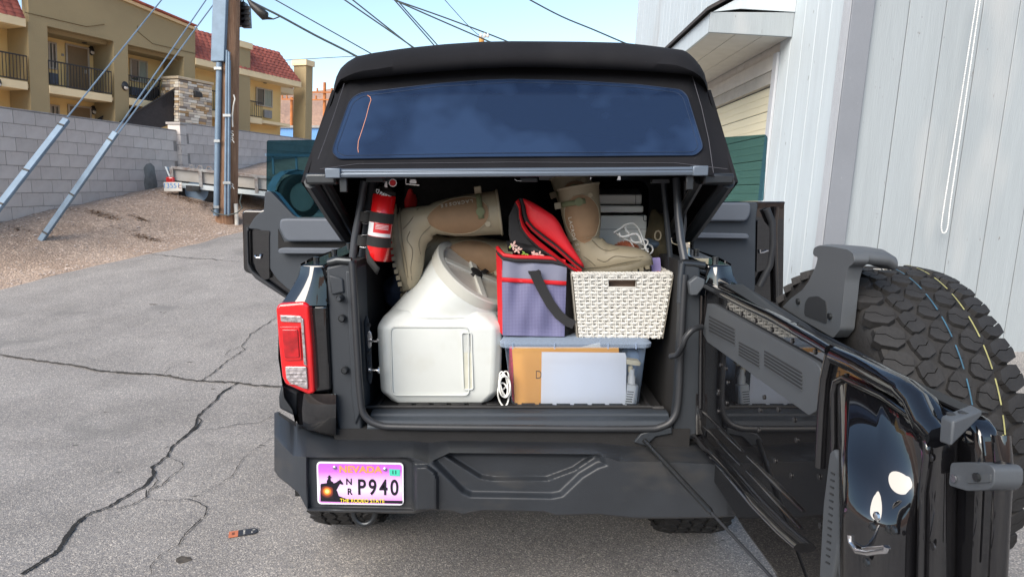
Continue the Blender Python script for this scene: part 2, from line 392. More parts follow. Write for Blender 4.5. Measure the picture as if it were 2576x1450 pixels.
# ------------------------------------------------------------------ motel (plumb frame)
mA = GY(0, 220, 26); mB_ = GY(785, 330, 40)
mU = V((mB_.x-mA.x, mB_.y-mA.y, 0)).normalized(); mN = V((-mU.y, mU.x, 0))
def mot(rx, ry, w=0):
    px, py = rx*K/2.071, ry*K/2.071
    d = RT @ ray(px, py); o = V((0,0,CAMH)); t = (w+(mA-o).dot(mN))/d.dot(mN); p = o+d*t
    return (p-mA).dot(mU), p.z
def MP(u, z, w=0): q = mA+mU*u+mN*w; return V((q.x, q.y, z))
def mrect(x0, y0, x1, y1, w=0):              # pixel corners (top-left, bottom-right)
    u0, z1 = mot(x0, y0, w); u1, z0 = mot(x1, y1, w); return u0, u1, z0, z1
def mbox(mb, u0, u1, z0, z1, w0, w1):
    c = MP((u0+u1)/2, (z0+z1)/2, (w0+w1)/2)
    return mb.obox(c, mU*(u1-u0)/2, mN*(w1-w0)/2, V((0,0,(z1-z0)/2)))
m_olive = mat('olive_stucco', (.34,.27,.15), .93, var=.07, vs=.6, bump=.6, bs=30, bd=.01)
m_yel = mat('yellow_stucco', (.82,.60,.27), .93, var=.06, vs=.5, bump=.5, bs=30, bd=.01)
m_cream = mat('cream_paint', (.80,.65,.40), .8, var=.06, vs=1)
m_tile = mat('red_roof_tile', (.36,.10,.07), .75, var=.25, vs=2, rnd=.22)
m_iron = mat('black_iron', (.02,.018,.018), .5, var=.1)
m_door = mat('brown_door', (.22,.15,.08), .7, var=.1, vs=2)
m_wf = mat('window_frame_tan', (.45,.40,.33), .6)
m_pane = mat('window_pane', (.05,.07,.06), .05, var=.4, vs=2, spec=.8)
m_curt = mat('curtain', (.30,.33,.27), .9, var=.3, vs=5, stretch=(8,8,.3))
m_ac = mat('air_conditioner_grille', (.30,.29,.28), .6, var=.1)
m_acb = mat('air_conditioner_blue', (.10,.12,.16), .6, var=.1)
m_lampb = mat('lamp_black', (.02,.02,.02), .4); m_lampw = mat('lamp_glass', (.6,.55,.48), .3)
base = MP(0, 1.5, 0)
motel = thing('motel', 'two storey yellow and olive stucco motel with red tiled mansard roof', 'motel', base, M=TILT)
def MMB(): return MB(TILT)
# recess back wall
mb = MMB(); mbox(mb, -8, 14.3, 1.5, 7.2, 1.5, 1.8); mb.build('yellow_wall', m_yel, motel)
mb = MMB(); mbox(mb, 8.6, 14.35, 1.5, 7.0, 1.0, 1.5); mb.build('yellow_wall', m_yel, motel)
mb = MMB(); mb.prism([MP(14.3,1.5,1.0), MP(14.3,7.05,1.0), MP(14.3,7.05,9), MP(14.3,1.5,9)], mU*.15); mb.build('end_wall', m_yel, motel)
mb = MMB(); mbox(mb, -8, 14.3, 4.45, 4.6, .1, 1.5); mb.build('walkway_slab', m_cream, motel)
# olive frame
Pu = lambda x, y: mot(x, y)
top = [(.3, 9.6+1), (1.0, 10.6)]
uL = mot(178, 200)[0]; uR = mot(1185, 300)[0]; zS = 6.9
pk = mot(770, 0); rE = mot(1185, 178)
slope = (pk[1]-rE[1])/(pk[0]-rE[0])
uTop = pk[0]-2.2; zTop = pk[1]-slope*2.2*-1*-1
zTop = pk[1]+slope*(uTop-pk[0])
mb = MMB(); mb.prism([MP(uL, zS), MP(uR, zS), MP(uR, rE[1]), MP(uTop, zTop), MP(uL-3, zTop), MP(uL-3, 8.3), MP(uL, 8.3)], mN*.45); mb.build('parapet_wall', m_olive, motel)
pb = MMB(); mbox(pb, uL-3, uR, 6.75, 7.2, .45, 1.5); pb.build('soffit', m_olive, motel)
for x0, x1 in ((178, 295), (692, 778), (1115, 1184)):
    u0 = mot(x0, 400)[0]; u1 = mot(x1, 400)[0]; mb = MMB(); mbox(mb, u0, u1, 1.5, zS, 0, 1.45); mb.build('pillar', m_olive, motel)
for x0, x1, yt in ((1440, 1518, 290), (1855, 1895, 400)):
    u0 = mot(x0, 600)[0]; u1 = mot(x1, 600)[0]; zt = mot((x0+x1)/2, yt)[1]
    mb = MMB(); mbox(mb, u0, u1, 1.5, zt, 0, .95); mb.build('pillar', m_olive, motel)
    mb = MMB(); mbox(mb, u0-.08, u1+.08, zt, zt+.3, -.08, 1.03); mb.build('pillar_cap', m_cream, motel)
def line(pts, m, r=.025):
    mb = MMB(); mb.tube([MP(*mot(*p), -.01) for p in pts], r, 4); mb.build('trim_groove', m, motel)
m_groove = mat('olive_groove', (.16,.12,.06), .9)
line([(150,75),(525,162),(632,148)], m_groove, .018); line([(833,157),(833,190),(925,265),(1182,325)], m_groove, .018)
# parapet tile strip
e1 = MP(*mot(1190, 172)); e0 = MP(uTop, zTop)
tm = MB(); tm.box((-.16,-.28,-.03), (.16,.28,.03)); me_cap = unit_mesh(tm, 'ridge_tile', m_tile)
n = int((e1-e0).length/.32); ax = (e1-e0).normalized()
for k in range(n):
    p = e0+ax*(.32*(k+.5))+V((0,0,.05)); inst(me_cap, 'ridge_tile', motel, TILT @ frame(p, ax, mN))
mb = MMB(); mb.prism([e0+mN*-.12-V((0,0,.12)), e1+mN*-.12-V((0,0,.12)), e1+mN*-.12, e0+mN*-.12], mN*.1); mb.build('roof_fascia', m_cream, motel)
# mansard roof, right section, and left piece
zf = 6.98; zr = 8.43
def mansard(u0, u1, ut0, ut1, wb, wt, n_rows=9):
    a0, a1 = MP(u0, zf, wb), MP(u1, zf, wb); b0, b1 = MP(ut0, zr, wt), MP(ut1, zr, wt)
    mb = MMB(); mb.prism([a0, a1, b1, b0], (b0-a0).cross(a1-a0).normalized()*-.08 if False else mN*.08); mb.build('roof_deck', m_tile, motel)
    tm = MB(); tm.add([(-.14,-.1,0),(-.07,-.1,.035),(.05,-.1,.035),(.11,-.1,.0),(.14,-.1,.012),(-.14,.1,.0),(-.07,.1,.02),(.05,.1,.02),(.11,.1,-.01),(.14,.1,0)],
        [(0,1,6,5),(1,2,7,6),(2,3,8,7),(3,4,9,8),(0,5,6,7,8,9,4,3,2,1)][:4]+[(4,3,2,1,0)])
    me = unit_mesh(tm, 'roof_tile', m_tile, 30)
    for j in range(n_rows):
        t = (j+.4)/n_rows; L0 = a0.lerp(b0, t); L1 = a1.lerp(b1, t); n = int((L1-L0).length/.27)
        for i in range(n):
            p = L0.lerp(L1, (i+.5)/n); dx = (L1-L0).normalized(); dy = (b0-a0).normalized()
            dz = dx.cross(dy).normalized()
            if dz.dot(mN) > 0: dz = -dz; 
            Mx = frame(p+dz*.03, dx, dy)
            inst(me, 'roof_tile', motel, TILT @ Mx)
ua = mot(1184, 345)[0]; ub = mot(1825, 500)[0]
mansard(ua, ub, ua, mot(1725, 298)[0]+.3, 0, .75)
mb = MMB(); mb.prism([MP(ub, zf, 0), MP(mot(1725,298)[0]+.3, zr, .75), MP(mot(1725,298)[0]+.3, zr, 6), MP(ub, zf, 6)], V((0,0,-.05))); mb.build('roof_deck', m_tile, motel)
mb = MMB(); mbox(mb, ua, ub, zf-.3, zf, -.05, .1); mb.build('roof_fascia', m_cream, motel, bevel=.01)
mb = MMB(); mbox(mb, ua, ub, zf-.3, zf-.22, .1, 1.2); mb.build('soffit', m_cream, motel)
mb = MMB(); mb.prism([MP(15.2, zf-.1, 2), MP(16.4, zf-.1, 2), MP(15.9, zf+.7, 2.6), MP(15.2, zf+.7, 2.6)], mN*2); mb.build('roof_deck', m_tile, motel)
mb = MMB(); mbox(mb, 15.2, 16.5, zf-.45, zf-.12, 2, 4); mb.build('roof_fascia', m_cream, motel)
ul = mot(150, 90)[0]
mansard(-6, ul, -6, ul-.15, 0, .75, 9)
mb = MMB(); mbox(mb, -6, ul, zf-.3, zf, -.05, .1); mb.build('roof_fascia', m_cream, motel)
mb = MMB(); mbox(mb, -6, ul, zf-.3, zf-.22, .1, 1.5); mb.build('soffit', m_cream, motel)
# balconies
def balcony(u0, u1, zb, zt, w=-.02, wd=1.5, slab=True):
    if slab:
        mb = MMB(); mbox(mb, u0, u1, zb-.3, zb, w, wd); mb.build('balcony_slab', m_cream, motel, bevel=.01)
    rl = MMB(); mbox(rl, u0, u1, zt-.05, zt, w, w+.05); mbox(rl, u0, u1, zb+.04, zb+.08, w, w+.04)
    rail = rl.build('railing', m_iron, motel)
    bm_ = MB(); bm_.box((-.011,-.011,0), (.011,.011,zt-zb-.06)); me = unit_mesh(bm_, 'baluster', m_iron)
    n = int((u1-u0)/.115)
    for i in range(n+1):
        p = MP(u0+(u1-u0)*i/n, zb+.04, w+.02); inst(me, 'baluster', rail, TILT @ frame(p, mU, mN))
    return rail
uA, uB = mot(297, 500)[0], mot(676, 500)[0]; balcony(uA, uB, 4.67, 5.64)
balcony(-4, mot(165, 450)[0], 4.67, 5.64)
balcony(mot(783, 500)[0], mot(968, 520)[0], 4.67, 5.64)
balcony(mot(1285, 600)[0], mot(1440, 640)[0], 4.67, 5.64)
balcony(mot(1518, 650)[0], mot(1595, 660)[0], 4.67, 5.5, w=.05, wd=1.0)
def window(x0, y0, x1, y1, w, curt=True):
    u0, u1, z0, z1 = mrect(x0, y0, x1, y1, w)
    mb = MMB(); t = .06
    mbox(mb, u0, u1, z1-t, z1, w-.06, w+.02); mbox(mb, u0, u1, z0, z0+t, w-.06, w+.02)
    mbox(mb, u0, u0+t, z0+t, z1-t, w-.06, w+.02); mbox(mb, u1-t, u1, z0+t, z1-t, w-.06, w+.02)
    mbox(mb, (u0+u1)/2-.025, (u0+u1)/2+.025, z0+t, z1-t, w-.05, w+.02)
    wf = mb.build('window', m_wf, motel)
    mb = MMB(); mbox(mb, u0+t, (u0+u1)/2-.025, z0+t, z1-t, w-.012, w-.004); mb.build('pane', m_pane, wf)
    mb = MMB(); mbox(mb, (u0+u1)/2+.025, u1-t, z0+t, z1-t, w-.022, w-.014); mb.build('pane', m_curt if curt else m_pane, wf)
def panel(name, x0, y0, x1, y1, w, m, th=.05):
    u0, u1, z0, z1 = mrect(x0, y0, x1, y1, w); mb = MMB(); mbox(mb, u0, u1, z0, z1, w-th, w+.01); return mb.build(name, m, motel, bevel=.006)
def mdoor(x0, y0, x1, zb, w):
    u0, z1 = mot(x0, y0, w); u1 = mot(x1, y0, w)[0]
    mb = MMB(); mbox(mb, u0-.07, u0, zb, z1+.07, w-.05, w+.01); mbox(mb, u1, u1+.07, zb, z1+.07, w-.05, w+.01); mbox(mb, u0, u1, z1, z1+.07, w-.05, w+.01)
    mb.build('door_frame', m_wf, motel)
    mb = MMB(); mbox(mb, u0, u1, zb, z1, w-.03, w+.01); d = mb.build('door', m_door, motel)
    mb = MMB(); mbox(mb, u1-.15, u1-.08, zb+.95, zb+1.1, w-.06, w-.03); mb.build('handle', m_lampw, d)
W5 = 1.48
window(287,250,345,425,W5,False); mdoor(405,275,527,4.6,W5); mdoor(578,308,640,4.6,W5)
window(785,352,893,508,W5); window(298,632,360,720,W5,False); mdoor(420,643,542,1.6,W5); mdoor(585,660,645,1.6,W5)
window(1552,527,1650,655,.98); window(1552,815,1650,900,.98); mdoor(1222,445,1305,4.6,W5)
for a in ((293,440,345,512),(785,525,880,590)): panel('air_conditioner', *a, W5, m_acb, .12)
panel('air_conditioner', 1597,665,1643,720, .98, m_ac, .1)
m_exit = mat('exit_sign_green', (.04,.35,.08), .5)
panel('exit_sign', 918,328,952,352, 1.0, m_exit, .06)
panel('room_plate', 373,325,388,342, W5, m_ac, .02)
for x, y, w in ((555,308,W5),(757,522,0),(1085,382,1.45),(567,668,W5),(0-20,500,0)):
    u, z = mot(x, y, w); lt = MMB(); lt.loft([[MP(u+.16*k*math.cos(a), z+.2*k*math.sin(a), w-.02-.14*(1-k)) for a in [i*math.pi/5 for i in range(10)]] for k in (1,.9,.6,.2)]); lo = lt.build('wall_lamp', m_lampb, motel, smooth=50)
    lt = MMB(); lt.loft([[MP(u+.1*k*math.cos(a), z-.08+.08*k*math.sin(a), w-.1-.07*(1-k)) for a in [i*math.pi/5 for i in range(10)]] for k in (1,.8,.3)]); lt.build('lamp_lens', m_lampw, lo, smooth=50)
for x in (515, 1610, 60): 
    u, z = mot(x, 255 if x == 515 else (500 if x > 1000 else 150), .9)
    mb = MMB(); mbox(mb, u-.07, u+.07, z-.05, z+.03, .85, 1.0); mb.build('ceiling_fixture', m_lampb, motel)
# staircase
m_mesh = mat('stair_mesh', (.035,.03,.03), .7, var=.2)
q = [mot(725,745,-.3), mot(1083,527,-.3), mot(1085,735,-.3), mot(950,785,-.3)]
stair = MMB(); stair.prism([MP(a, b, -.3) for a, b in q], mN*.03); st = stair.build('stair_screen', m_mesh, motel)
tb = MMB(); tb.tube([MP(*mot(725,742,-.33), -.33), MP(*mot(1083,525,-.33), -.33)], .035, 6); tb.build('handrail', m_iron, motel)
for k in range(9):
    x = 990+k*11; yt = 742-(x-725)*.606
    tb = MMB(); tb.tube([MP(*mot(x, yt, -.34), -.34), MP(*mot(x, yt+75, -.34), -.34)], .012, 4); tb.build('baluster', m_iron, motel)
q = [mot(595,725,.9), mot(960,528,.9), mot(968,580,.9), mot(700,745,.9)]
stair = MMB(); stair.prism([MP(a, b, .9) for a, b in q], mN*.02); stair.build('stair_screen', m_mesh, motel)
tb = MMB(); tb.tube([MP(*mot(595,722,.86), .86), MP(*mot(960,525,.86), .86), MP(*mot(972,486,.86), .86)], .035, 6); tb.build('handrail', m_iron, motel)
for k in range(7):
    x = 905+k*10; yt = 722-(x-595)*.54
    tb = MMB(); tb.tube([MP(*mot(x, yt, .85), .85), MP(*mot(x, yt+60, .85), .85)], .012, 4); tb.build('baluster', m_iron, motel)
sb = MMB(); a, b = mot(950,790,-.2), mot(1085,735,-.2); sb.prism([MP(a[0], a[1], -.2), MP(b[0], b[1]+.05, -.2), MP(b[0], b[1]-1.2, -.2), MP(a[0], a[1]-1.2, -.2)], mN*.9); sb.build('stair_side', m_yel, motel)
# stone veneer tower
m_st = mat('veneer_stone', (.9,.9,.9), .9, var=.15, vs=6, rnd=.12, bump=.6, bs=20, bd=.01)
n = N(m_st); oi = n.new('ShaderNodeObjectInfo'); ml = n.new('ShaderNodeMath'); ml.operation = 'MULTIPLY'; ml.inputs[1].default_value = 7.31; fr_ = n.new('ShaderNodeMath'); fr_.operation = 'FRACT'
Lk(m_st, oi.outputs['Random'], ml.inputs[0]); Lk(m_st, ml.outputs[0], fr_.inputs[0]); rp = n.new('ShaderNodeValToRGB'); rp.color_ramp.interpolation = 'CONSTANT'; e = rp.color_ramp.elements
e[0].position = 0; e[0].color = (.82,.66,.46,1); e[1].position = .92; e[1].color = (.30,.25,.21,1)
for p_, c_ in ((.2,(.9,.85,.74)),(.38,(.50,.33,.17)),(.5,(.85,.76,.62)),(.72,(.52,.46,.40))): q = e.new(p_); q.color = (*c_, 1)
Lk(m_st, fr_.outputs[0], rp.inputs[0]); mx = n.new('ShaderNodeMix'); mx.data_type = 'RGBA'; mx.blend_type = 'MULTIPLY'; mx.inputs[0].default_value = 1
bs_ = n['Principled BSDF'].inputs['Base Color']; Lk(m_st, bs_.links[0].from_socket, mx.inputs[6]); Lk(m_st, rp.outputs[0], mx.inputs[7]); Lk(m_st, mx.outputs[2], bs_)
m_stj = mat('veneer_joint', (.13,.10,.07), .95)
u0, zt = mot(1085, 478, -.6); u1 = mot(1285, 515, -.6)[0]; zb = 2.0
mb = MMB(); mbox(mb, u0+.02, u1-.02, zb, zt-.02, -.55, .6); tower = mb.build('stone_tower', m_stj, motel)
sm = MB(); sm.box((-.5,-.04,-.5), (.5,.04,.5)); me_st = unit_mesh(sm, 'stone', m_st)
cnt = 0; z = zt-.02
while z > 3.6 and cnt < 235:
    hh = random.uniform(.07,.15); u = u0
    while u < u1-.02:
        L = min(random.uniform(.15,.5), u1-u); L = L if u1-(u+L) > .1 else u1-u
        M_ = TILT @ frame(MP(u+L/2, z-hh/2, -.57-random.uniform(0,.03)), mU, mN) @ Matrix.Diagonal((L-.018, 1, hh-.016, 1))
        inst(me_st, 'stone', tower, M_); u += L; cnt += 1
    w = -.6
    while w < .5:
        L = random.uniform(.15,.4)
        M_ = TILT @ frame(MP(u0+random.uniform(-.02,.01), z-hh/2, w+L/2), mN, -mU) @ Matrix.Diagonal((L-.018, 1, hh-.016, 1))
        inst(me_st, 'stone', tower, M_); w += L; cnt += 1
    z -= hh
mb = MMB(); mbox(mb, u0-.1, u1+.06, zt, zt+.12, -.68, .7); mb.build('tower_cap', mat('cap_stone', (.5,.42,.3), .9), motel, bevel=.02)
u, z = mot(1195, 575, -.62); mb = MMB(); mb.prism([MP(u-.2,z+.16,-.62), MP(u+.16,z+.13,-.62), MP(u+.22,z-.1,-.62), MP(u-.2,z-.14,-.62)], mN*-.14); mb.build('wall_lamp', m_lampb, motel, bevel=.02)

# ------------------------------------------------------------------ far poles, cables, blue van behind
m_farp = mat('sunlit_pole', (.45,.16,.05), .9, var=.2, vs=2)  # orange of the low sun is put into the wood colour
def farpole(px, ytop, ybot, D, lab, arms):
    p1 = W(px, ytop, D); p0 = W(px-1, ybot+80, D); r = thing('utility_pole', lab, 'utility pole', p0, group=None)
    MB().tube([p0, p1], [.2,.15], 8).build('pole', m_farp, r, smooth=50)
    for y, w in arms:
        c = W(px, y, D-.3); MB().box(c-V((w,.05,.06)), c+V((w,.05,.06))).build('cross_arm', m_farp, r)
        for k in (-.9,-.45,.45,.9): MB().cyl(c+V((w*k,0,.09)), c+V((w*k,0,.4)), .09, 6).build('insulator', m_farp, r)
a = cA(1770, 590); farpole(a[0], a[1], 355, 75, 'shorter sunlit orange wooden pole left of the olive end pillar gap', [(a[1]+5, 1.1)])
a = cA(1970, 500); farpole(a[0], a[1], 320, 70, 'taller sunlit orange wooden pole beside the black fabric roof', [(cA(0,560)[1], 1.6), (cA(0,605)[1], 1.9)])
m_blue = mat('blue_van_paint', (.12,.30,.62), .4, var=.1)
p = W(748, 352, 62); r = thing('building', 'small blue building far behind the motel end pillar', 'building', p-V((0,0,3)))
MB().box(p+V((-4,0,-4)), p+V((6,5,1.05))).build('wall', m_blue, r); MB().box(p+V((-4.2,-.2,1.05)), p+V((6.2,5.2,1.25))).build('roof', m_ac, r)
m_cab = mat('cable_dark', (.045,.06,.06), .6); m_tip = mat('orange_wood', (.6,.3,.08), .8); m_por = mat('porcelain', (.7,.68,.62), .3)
CAB = [([(560,-40),(625,0),(665,21),(705,41),(793,89),(897,142),(1010,210)], .022, 14, 'thick dark service cable running from the wooden pole to the fabric roof'),
 ([(640,-30),(693,0),(930,133),(1010,180)], .014, 16, 'thin dark cable beside the thick service cable'),
 ([(840,-20),(867,0),(1038,118),(1080,150)], .03, 28, 'left wire of the twin wires dropping behind the roof'),
 ([(862,-20),(887,0),(950,50),(1041,122),(1080,155)], .03, 29, 'right wire of the twin wires dropping behind the roof'),
 ([(975,-20),(992,0),(1090,112),(1120,150)], .028, 30, 'steep wire leaving the shared top point'),
 ([(980,-30),(1003,5),(1098,111),(1130,150)], .028, 31, 'second steep wire right beside the first steep one'),
 ([(960,-20),(992,0),(1095,46),(1215,98),(1300,135)], .034, 32, 'wire reaching the porcelain insulator above the fabric roof'),
 ([(960,-14),(998,2),(1120,45),(1270,102),(1350,140)], .034, 33, 'longest shallow wire passing right of the insulator'),
 ([(1100,-25),(1119,0),(1187,74),(1229,106),(1280,150)], .018, 34, 'faint thin wire crossing above the insulator'),
 ([(700,153),(746,150),(885,142),(960,139)], .02, 40, 'faint level wire low over the motel roof'),
 ([(1290,-25),(1333,0),(1413,42),(1493,75),(1568,107),(1640,135)], .022, 20, 'dark sagging cable between roof and white building')]
for pts, r_, D, lab in CAB:
    r = thing('overhead_cable', lab, 'overhead cable', W(*pts[0], D), group='overhead cables')
    MB().tube([W(x, y, D) for x, y in spline([(a, b) for a, b in pts], 4)] if False else [W(p.x, p.y, D) for p in spline([V((a, b, 0)) for a, b in pts], 4)], r_, 5).build('cable', m_cab, r, smooth=60)
p1 = W(1211, 96, 33); r = thing('utility_pole', 'distant pole tip with white insulator poking above the fabric roof', 'utility pole', p1-V((0,0,8)))
MB().cyl(p1-V((0,0,8)), p1, .13, 8).build('pole', m_tip, r)
for k in (-.02, .16, .3): MB().tube([p1+V((k,-.1,.0)), p1+V((k,-.1,.08)), p1+V((k,-.1,.12)), p1+V((k,-.1,.2))], [.05,.09,.05,.03], 8).build('insulator', m_por, r, smooth=40)

# ------------------------------------------------------------------ near utility pole
m_wood = mat('pole_wood', (.20,.105,.06), .92, c2=(.40,.24,.15), vs=9, stretch=(3,3,.18), bump=1, bs=60, bd=.015)
m_galv = mat('galvanised', (.17,.24,.32), .55, metal=.2, var=.15, vs=5)
pb_ = W(*cA(1375, 1290), 12.3); pt_ = W(*cA(1392, 0), 12.3); ax = (pt_-pb_)/(pt_.z-pb_.z)
upole = thing('utility_pole', 'near brown weathered wooden pole with grey conduits strapped to it', 'utility pole', pb_)
prof = [pb_-ax*.3+ax*k for k in [i*.35 for i in range(28)]]
def wobble(k): return .185-.0035*k
mbp = MB(); rings = []
for i, p in enumerate(prof):
    rr = wobble(i*.35); rings.append([p+V((math.cos(a)*rr*(1+.03*noise.noise(V((a*1.5,i*.3,0)))), math.sin(a)*rr, 0)) for a in [j*2*math.pi/20 for j in range(20)]])
mbp.loft(rings); mbp.build('pole', m_wood, upole, smooth=60)
def conduit(xb, xt, yt, r_, D=12.1, yb=1290, m=m_galv, label=None):
    a = W(*cA(xb, yb), D); b = W(*cA(xt, yt), D); mb = MB(); mb.tube([a-V((0,0,.05)), b], r_, 10); o = mb.build('conduit', m, upole, smooth=50)
    return a, b
conduit(1311, 1330, 380, .05); mb = MB(); a = W(*cA(1327,375),12.1); b = W(*cA(1342,-60),12.1); mb.obox((a+b)/2, V((.115,0,.0)), V((0,.06,0)), (b-a)/2); mb.build('cable_guard', m_galv, upole, bevel=.01)
conduit(1366, 1377, 305, .024, 12.08); conduit(1388, 1392, 365, .024, 12.1); conduit(1386,1390, 315, .02, 12.06)
m_clip = mat('clip_steel', (.35,.37,.38), .4, metal=.6)
for x0, x1, y in ((1300,1345,415),(1300,1335,855),(1355,1400,700),(1355,1400,1108),(1300,1330,1255)):
    a = W(*cA(x0, y), 12.05); b = W(*cA(x1, y), 12.05); MB().obox((a+b)/2, (b-a)/2, V((0,.02,0)), V((0,0,.022))).build('strap', m_clip, upole)
for y, s in ((812,'S'),(850,'R'),(1130,'R')):
    text(s, 'pole_mark', m_por, upole, frame(W(*cA(1408, y), 12.11), (1,0,0), (0,0,1)), .14, .002)
# white rope bits on pole and pvc stub
mb = MB(); mb.tube([W(*cA(*p), 12.11) for p in ((1418,575),(1425,600),(1416,640),(1410,700),(1412,770))], .012, 5); mb.build('tape_strip', m_por, upole)
a = W(*cA(1430, 1235), 12.2); MB().cyl(a-V((0,0,.5)), a, .035, 10).build('pvc_stub', m_por, upole, smooth=40)
mb = MB(); mb.tube([W(*cA(x, y), 12.05) for x, y in ((1465,1180),(1455,1225),(1470,1260),(1440,1290),(1380,1305),(1310,1295),(1280,1275),(1300,1262))], .012, 5); mb.build('ground_cable', m_cab, upole, smooth=60)
# splice box hung from wires
tx = thing('cable_terminal', 'small black splice box hanging beside the pole top', 'cable terminal', W(*cA(1480, 140), 12.6))
c = W(*cA(1465, 88), 12.6); MB().box(c-V((.10,.1,.20)), c+V((.10,.1,.20))).build('housing', m_lampb, tx, bevel=.02)
c = W(*cA(1495, 105), 12.55); MB().box(c-V((.07,.05,.18)), c+V((.07,.05,.18))).build('fin_block', m_lampb, tx)
for k in range(4): MB().box(c+V((-.09,-.07,-.15+k*.09)), c+V((.09,-.05,-.11+k*.09))).build('fin', m_iron, tx)
mb = MB(); mb.tube([W(*cA(x, y), 12.6) for x, y in ((1440,70),(1432,40),(1450,12),(1475,-5),(1480,45))], .015, 6); mb.build('lead_wire', m_cab, tx, smooth=60)
tf = thing('cable_splice', 'tapered black splice tube on the service cable', 'cable splice', W(*cA(1615, 105), 13.5))
mb = MB(); mb.tube([W(*cA(x, y), 13.5) for x, y in ((1500,-5),(1530,30),(1575,68),(1610,100),(1622,110),(1660,116),(1700,100))], [.012,.06,.085,.09,.03,.012,.012], 8); mb.build('splice_tube', m_iron, tf, smooth=50)
# anchors
def anchor(top, bot, Dt, w, lab, wires):
    a = V(bot); b = V(top); r = thing('guy_wire_guard', lab, 'guy guard', a)
    ax_ = (b-a).normalized(); s = ax_.cross(V((0,1,0))).normalized(); nn = s.cross(ax_).normalized()
    mb = MB(); mb.obox((a+b)/2, s*w, nn*.008, (b-a)/2); mb.obox((a+b)/2-s*w+nn*.022, s*.006, nn*.022, (b-a)/2*.999); mb.obox((a+b)/2+s*w+nn*.022, s*.006, nn*.022, (b-a)/2*.999)
    mb.build('channel', m_galv, r, bevel=.003)
    for t in (.12,.45,.93): MB().obox(a.lerp(b, t)-nn*.014, s*(w*1.12), nn*.006, ax_*.012).build('clip', m_iron, r)
    for w0, w1_ in wires: MB().tube([w0, w1_], .011, 5).build('guy_wire', m_galv, r, smooth=60)
bot = hit(87, 603); anchor(W(*cA(700,800), 10.2), bot-V((0,0,.1)), 0, .036, 'straight grey steel channel with foot in the gravel', [(W(*cA(690,815),10.2), W(*cA(1250,0),12.6)+(W(*cA(1250,0),12.6)-W(*cA(690,815),10.2))*.5), (W(*cA(715,812),10.2), W(*cA(1315,0),12.6)+(W(*cA(1315,0),12.6)-W(*cA(715,812),10.2))*.5)])
e0_ = W(*cA(-60,1310), 8.9); anchor(W(*cA(400,720), 9.9), e0_, 0, .042, 'bent grey steel channel leaning up to the block wall top', [(W(*cA(408,712),9.9), W(*cA(980,0),12)+(W(*cA(980,0),12)-W(*cA(408,712),9.9))*.5)])

# ------------------------------------------------------------------ utility trailer
m_tb = mat('trailer_panel', (.36,.33,.29), .8, c2=(.45,.44,.42), vs=2, bump=.3, bs=30)
m_tw = mat('trailer_white', (.50,.56,.58), .6, c2=(.62,.68,.70), vs=3)
m_rust = mat('trailer_rust', (.14,.08,.06), .9, c2=(.40,.42,.42), vs=7)
m_rub = mat('tyre_rubber', (.018,.018,.019), .8, var=.3, vs=20, bump=.3, bs=60)
m_redl = mat('red_lens', (.45,.015,.012), .2, coat=1)
T0 = W(*cA(1050, 1118), 12.85); T1 = W(*cA(1615, 1175), 13.25); T1.z = T1.z
tr = thing('utility_trailer', 'white rusty flat trailer parked behind the utility pole', 'trailer', V((T0.x, T0.y, ground_z(T0.x, T0.y))))
TD = (T1-T0).normalized(); TS = TD.cross(V((0,0,1))).normalized(); TS = -TS if TS.y < 0 else TS; TU = V((0,0,1))
hgt = (W(*cA(1050, 1015), 12.85)-T0).length
Ltr = (T1-T0).length*1.5
def tp(a, s, h): return T0+TD*(a*Ltr)+TS*s+TU*h
MB().obox(tp(.5,0,hgt/2+.04), TD*Ltr/2, TS*.015, TU*(hgt/2-.04)).build('side_panel', m_tb, tr)
MB().obox(tp(.5,1.15,hgt/2+.04), TD*Ltr/2, TS*.015, TU*(hgt/2)).build('side_panel', m_tb, tr)
for s in (-.03, 1.18):
    MB().obox(tp(.5,s,hgt), TD*Ltr/2, TS*.03, TU*.025).build('top_rail', m_rust, tr)
    MB().obox(tp(.5,s,0), TD*(Ltr/2+.05), TS*.03, TU*.045).build('bottom_rail', m_tw, tr)
for k in range(6): MB().obox(tp(k/5,-.04,hgt/2), TD*.03, TS*.03, TU*hgt/2).build('stake', m_rust, tr)
MB().obox(tp(.5,.575,0), TD*Ltr/2, TS*.575, TU*.02).build('bed', m_tb, tr)
MB().obox(tp(.5,.575,hgt+.015), TD*Ltr*.49, TS*.55, TU*.012).build('cover_sheet', m_tw, tr)
mb = MB(); mb.prism([tp(-.005,-.02,0), tp(-.05,-.0,hgt), tp(-.05,1.15,hgt), tp(-.005,1.15,0)], TD*.03); mb.build('tailgate', m_tw, tr)
def simple_wheel(c, axis, R, w, parent, rim, nm='wheel'):
    axis = V(axis).normalized(); u = axis.cross(V((0,0,1))).normalized(); v = V((0,0,1)); rings = []
    for o, r_ in ((-.5,.62),(-.5,.86),(-.42,.97),(-.2,1),(.2,1),(.42,.97),(.5,.86),(.5,.62)):
        rings.append([c+axis*o*w+(u*math.cos(a)+v*math.sin(a))*R*r_ for a in [i*2*math.pi/32 for i in range(32)]])
    mb = MB(); mb.loft(rings, caps=False); wh = mb.build(nm, m_rub, parent, smooth=35)
    mb = MB(); mb.tube([c-axis*w*.42, c-axis*w*.3, c+axis*w*.3, c+axis*w*.42], [R*.63,R*.45,R*.45,R*.63], 24); mb.build('rim', rim, wh, smooth=35)
    return wh
wc = W(*cA(1200, 1160), 13.05); simple_wheel(wc, TS, .33, .22, tr, m_galv)
MB().obox(wc+V((0,.1,.05)), TD*.05, TS*1.0, TU*.05).build('axle', m_iron, tr)
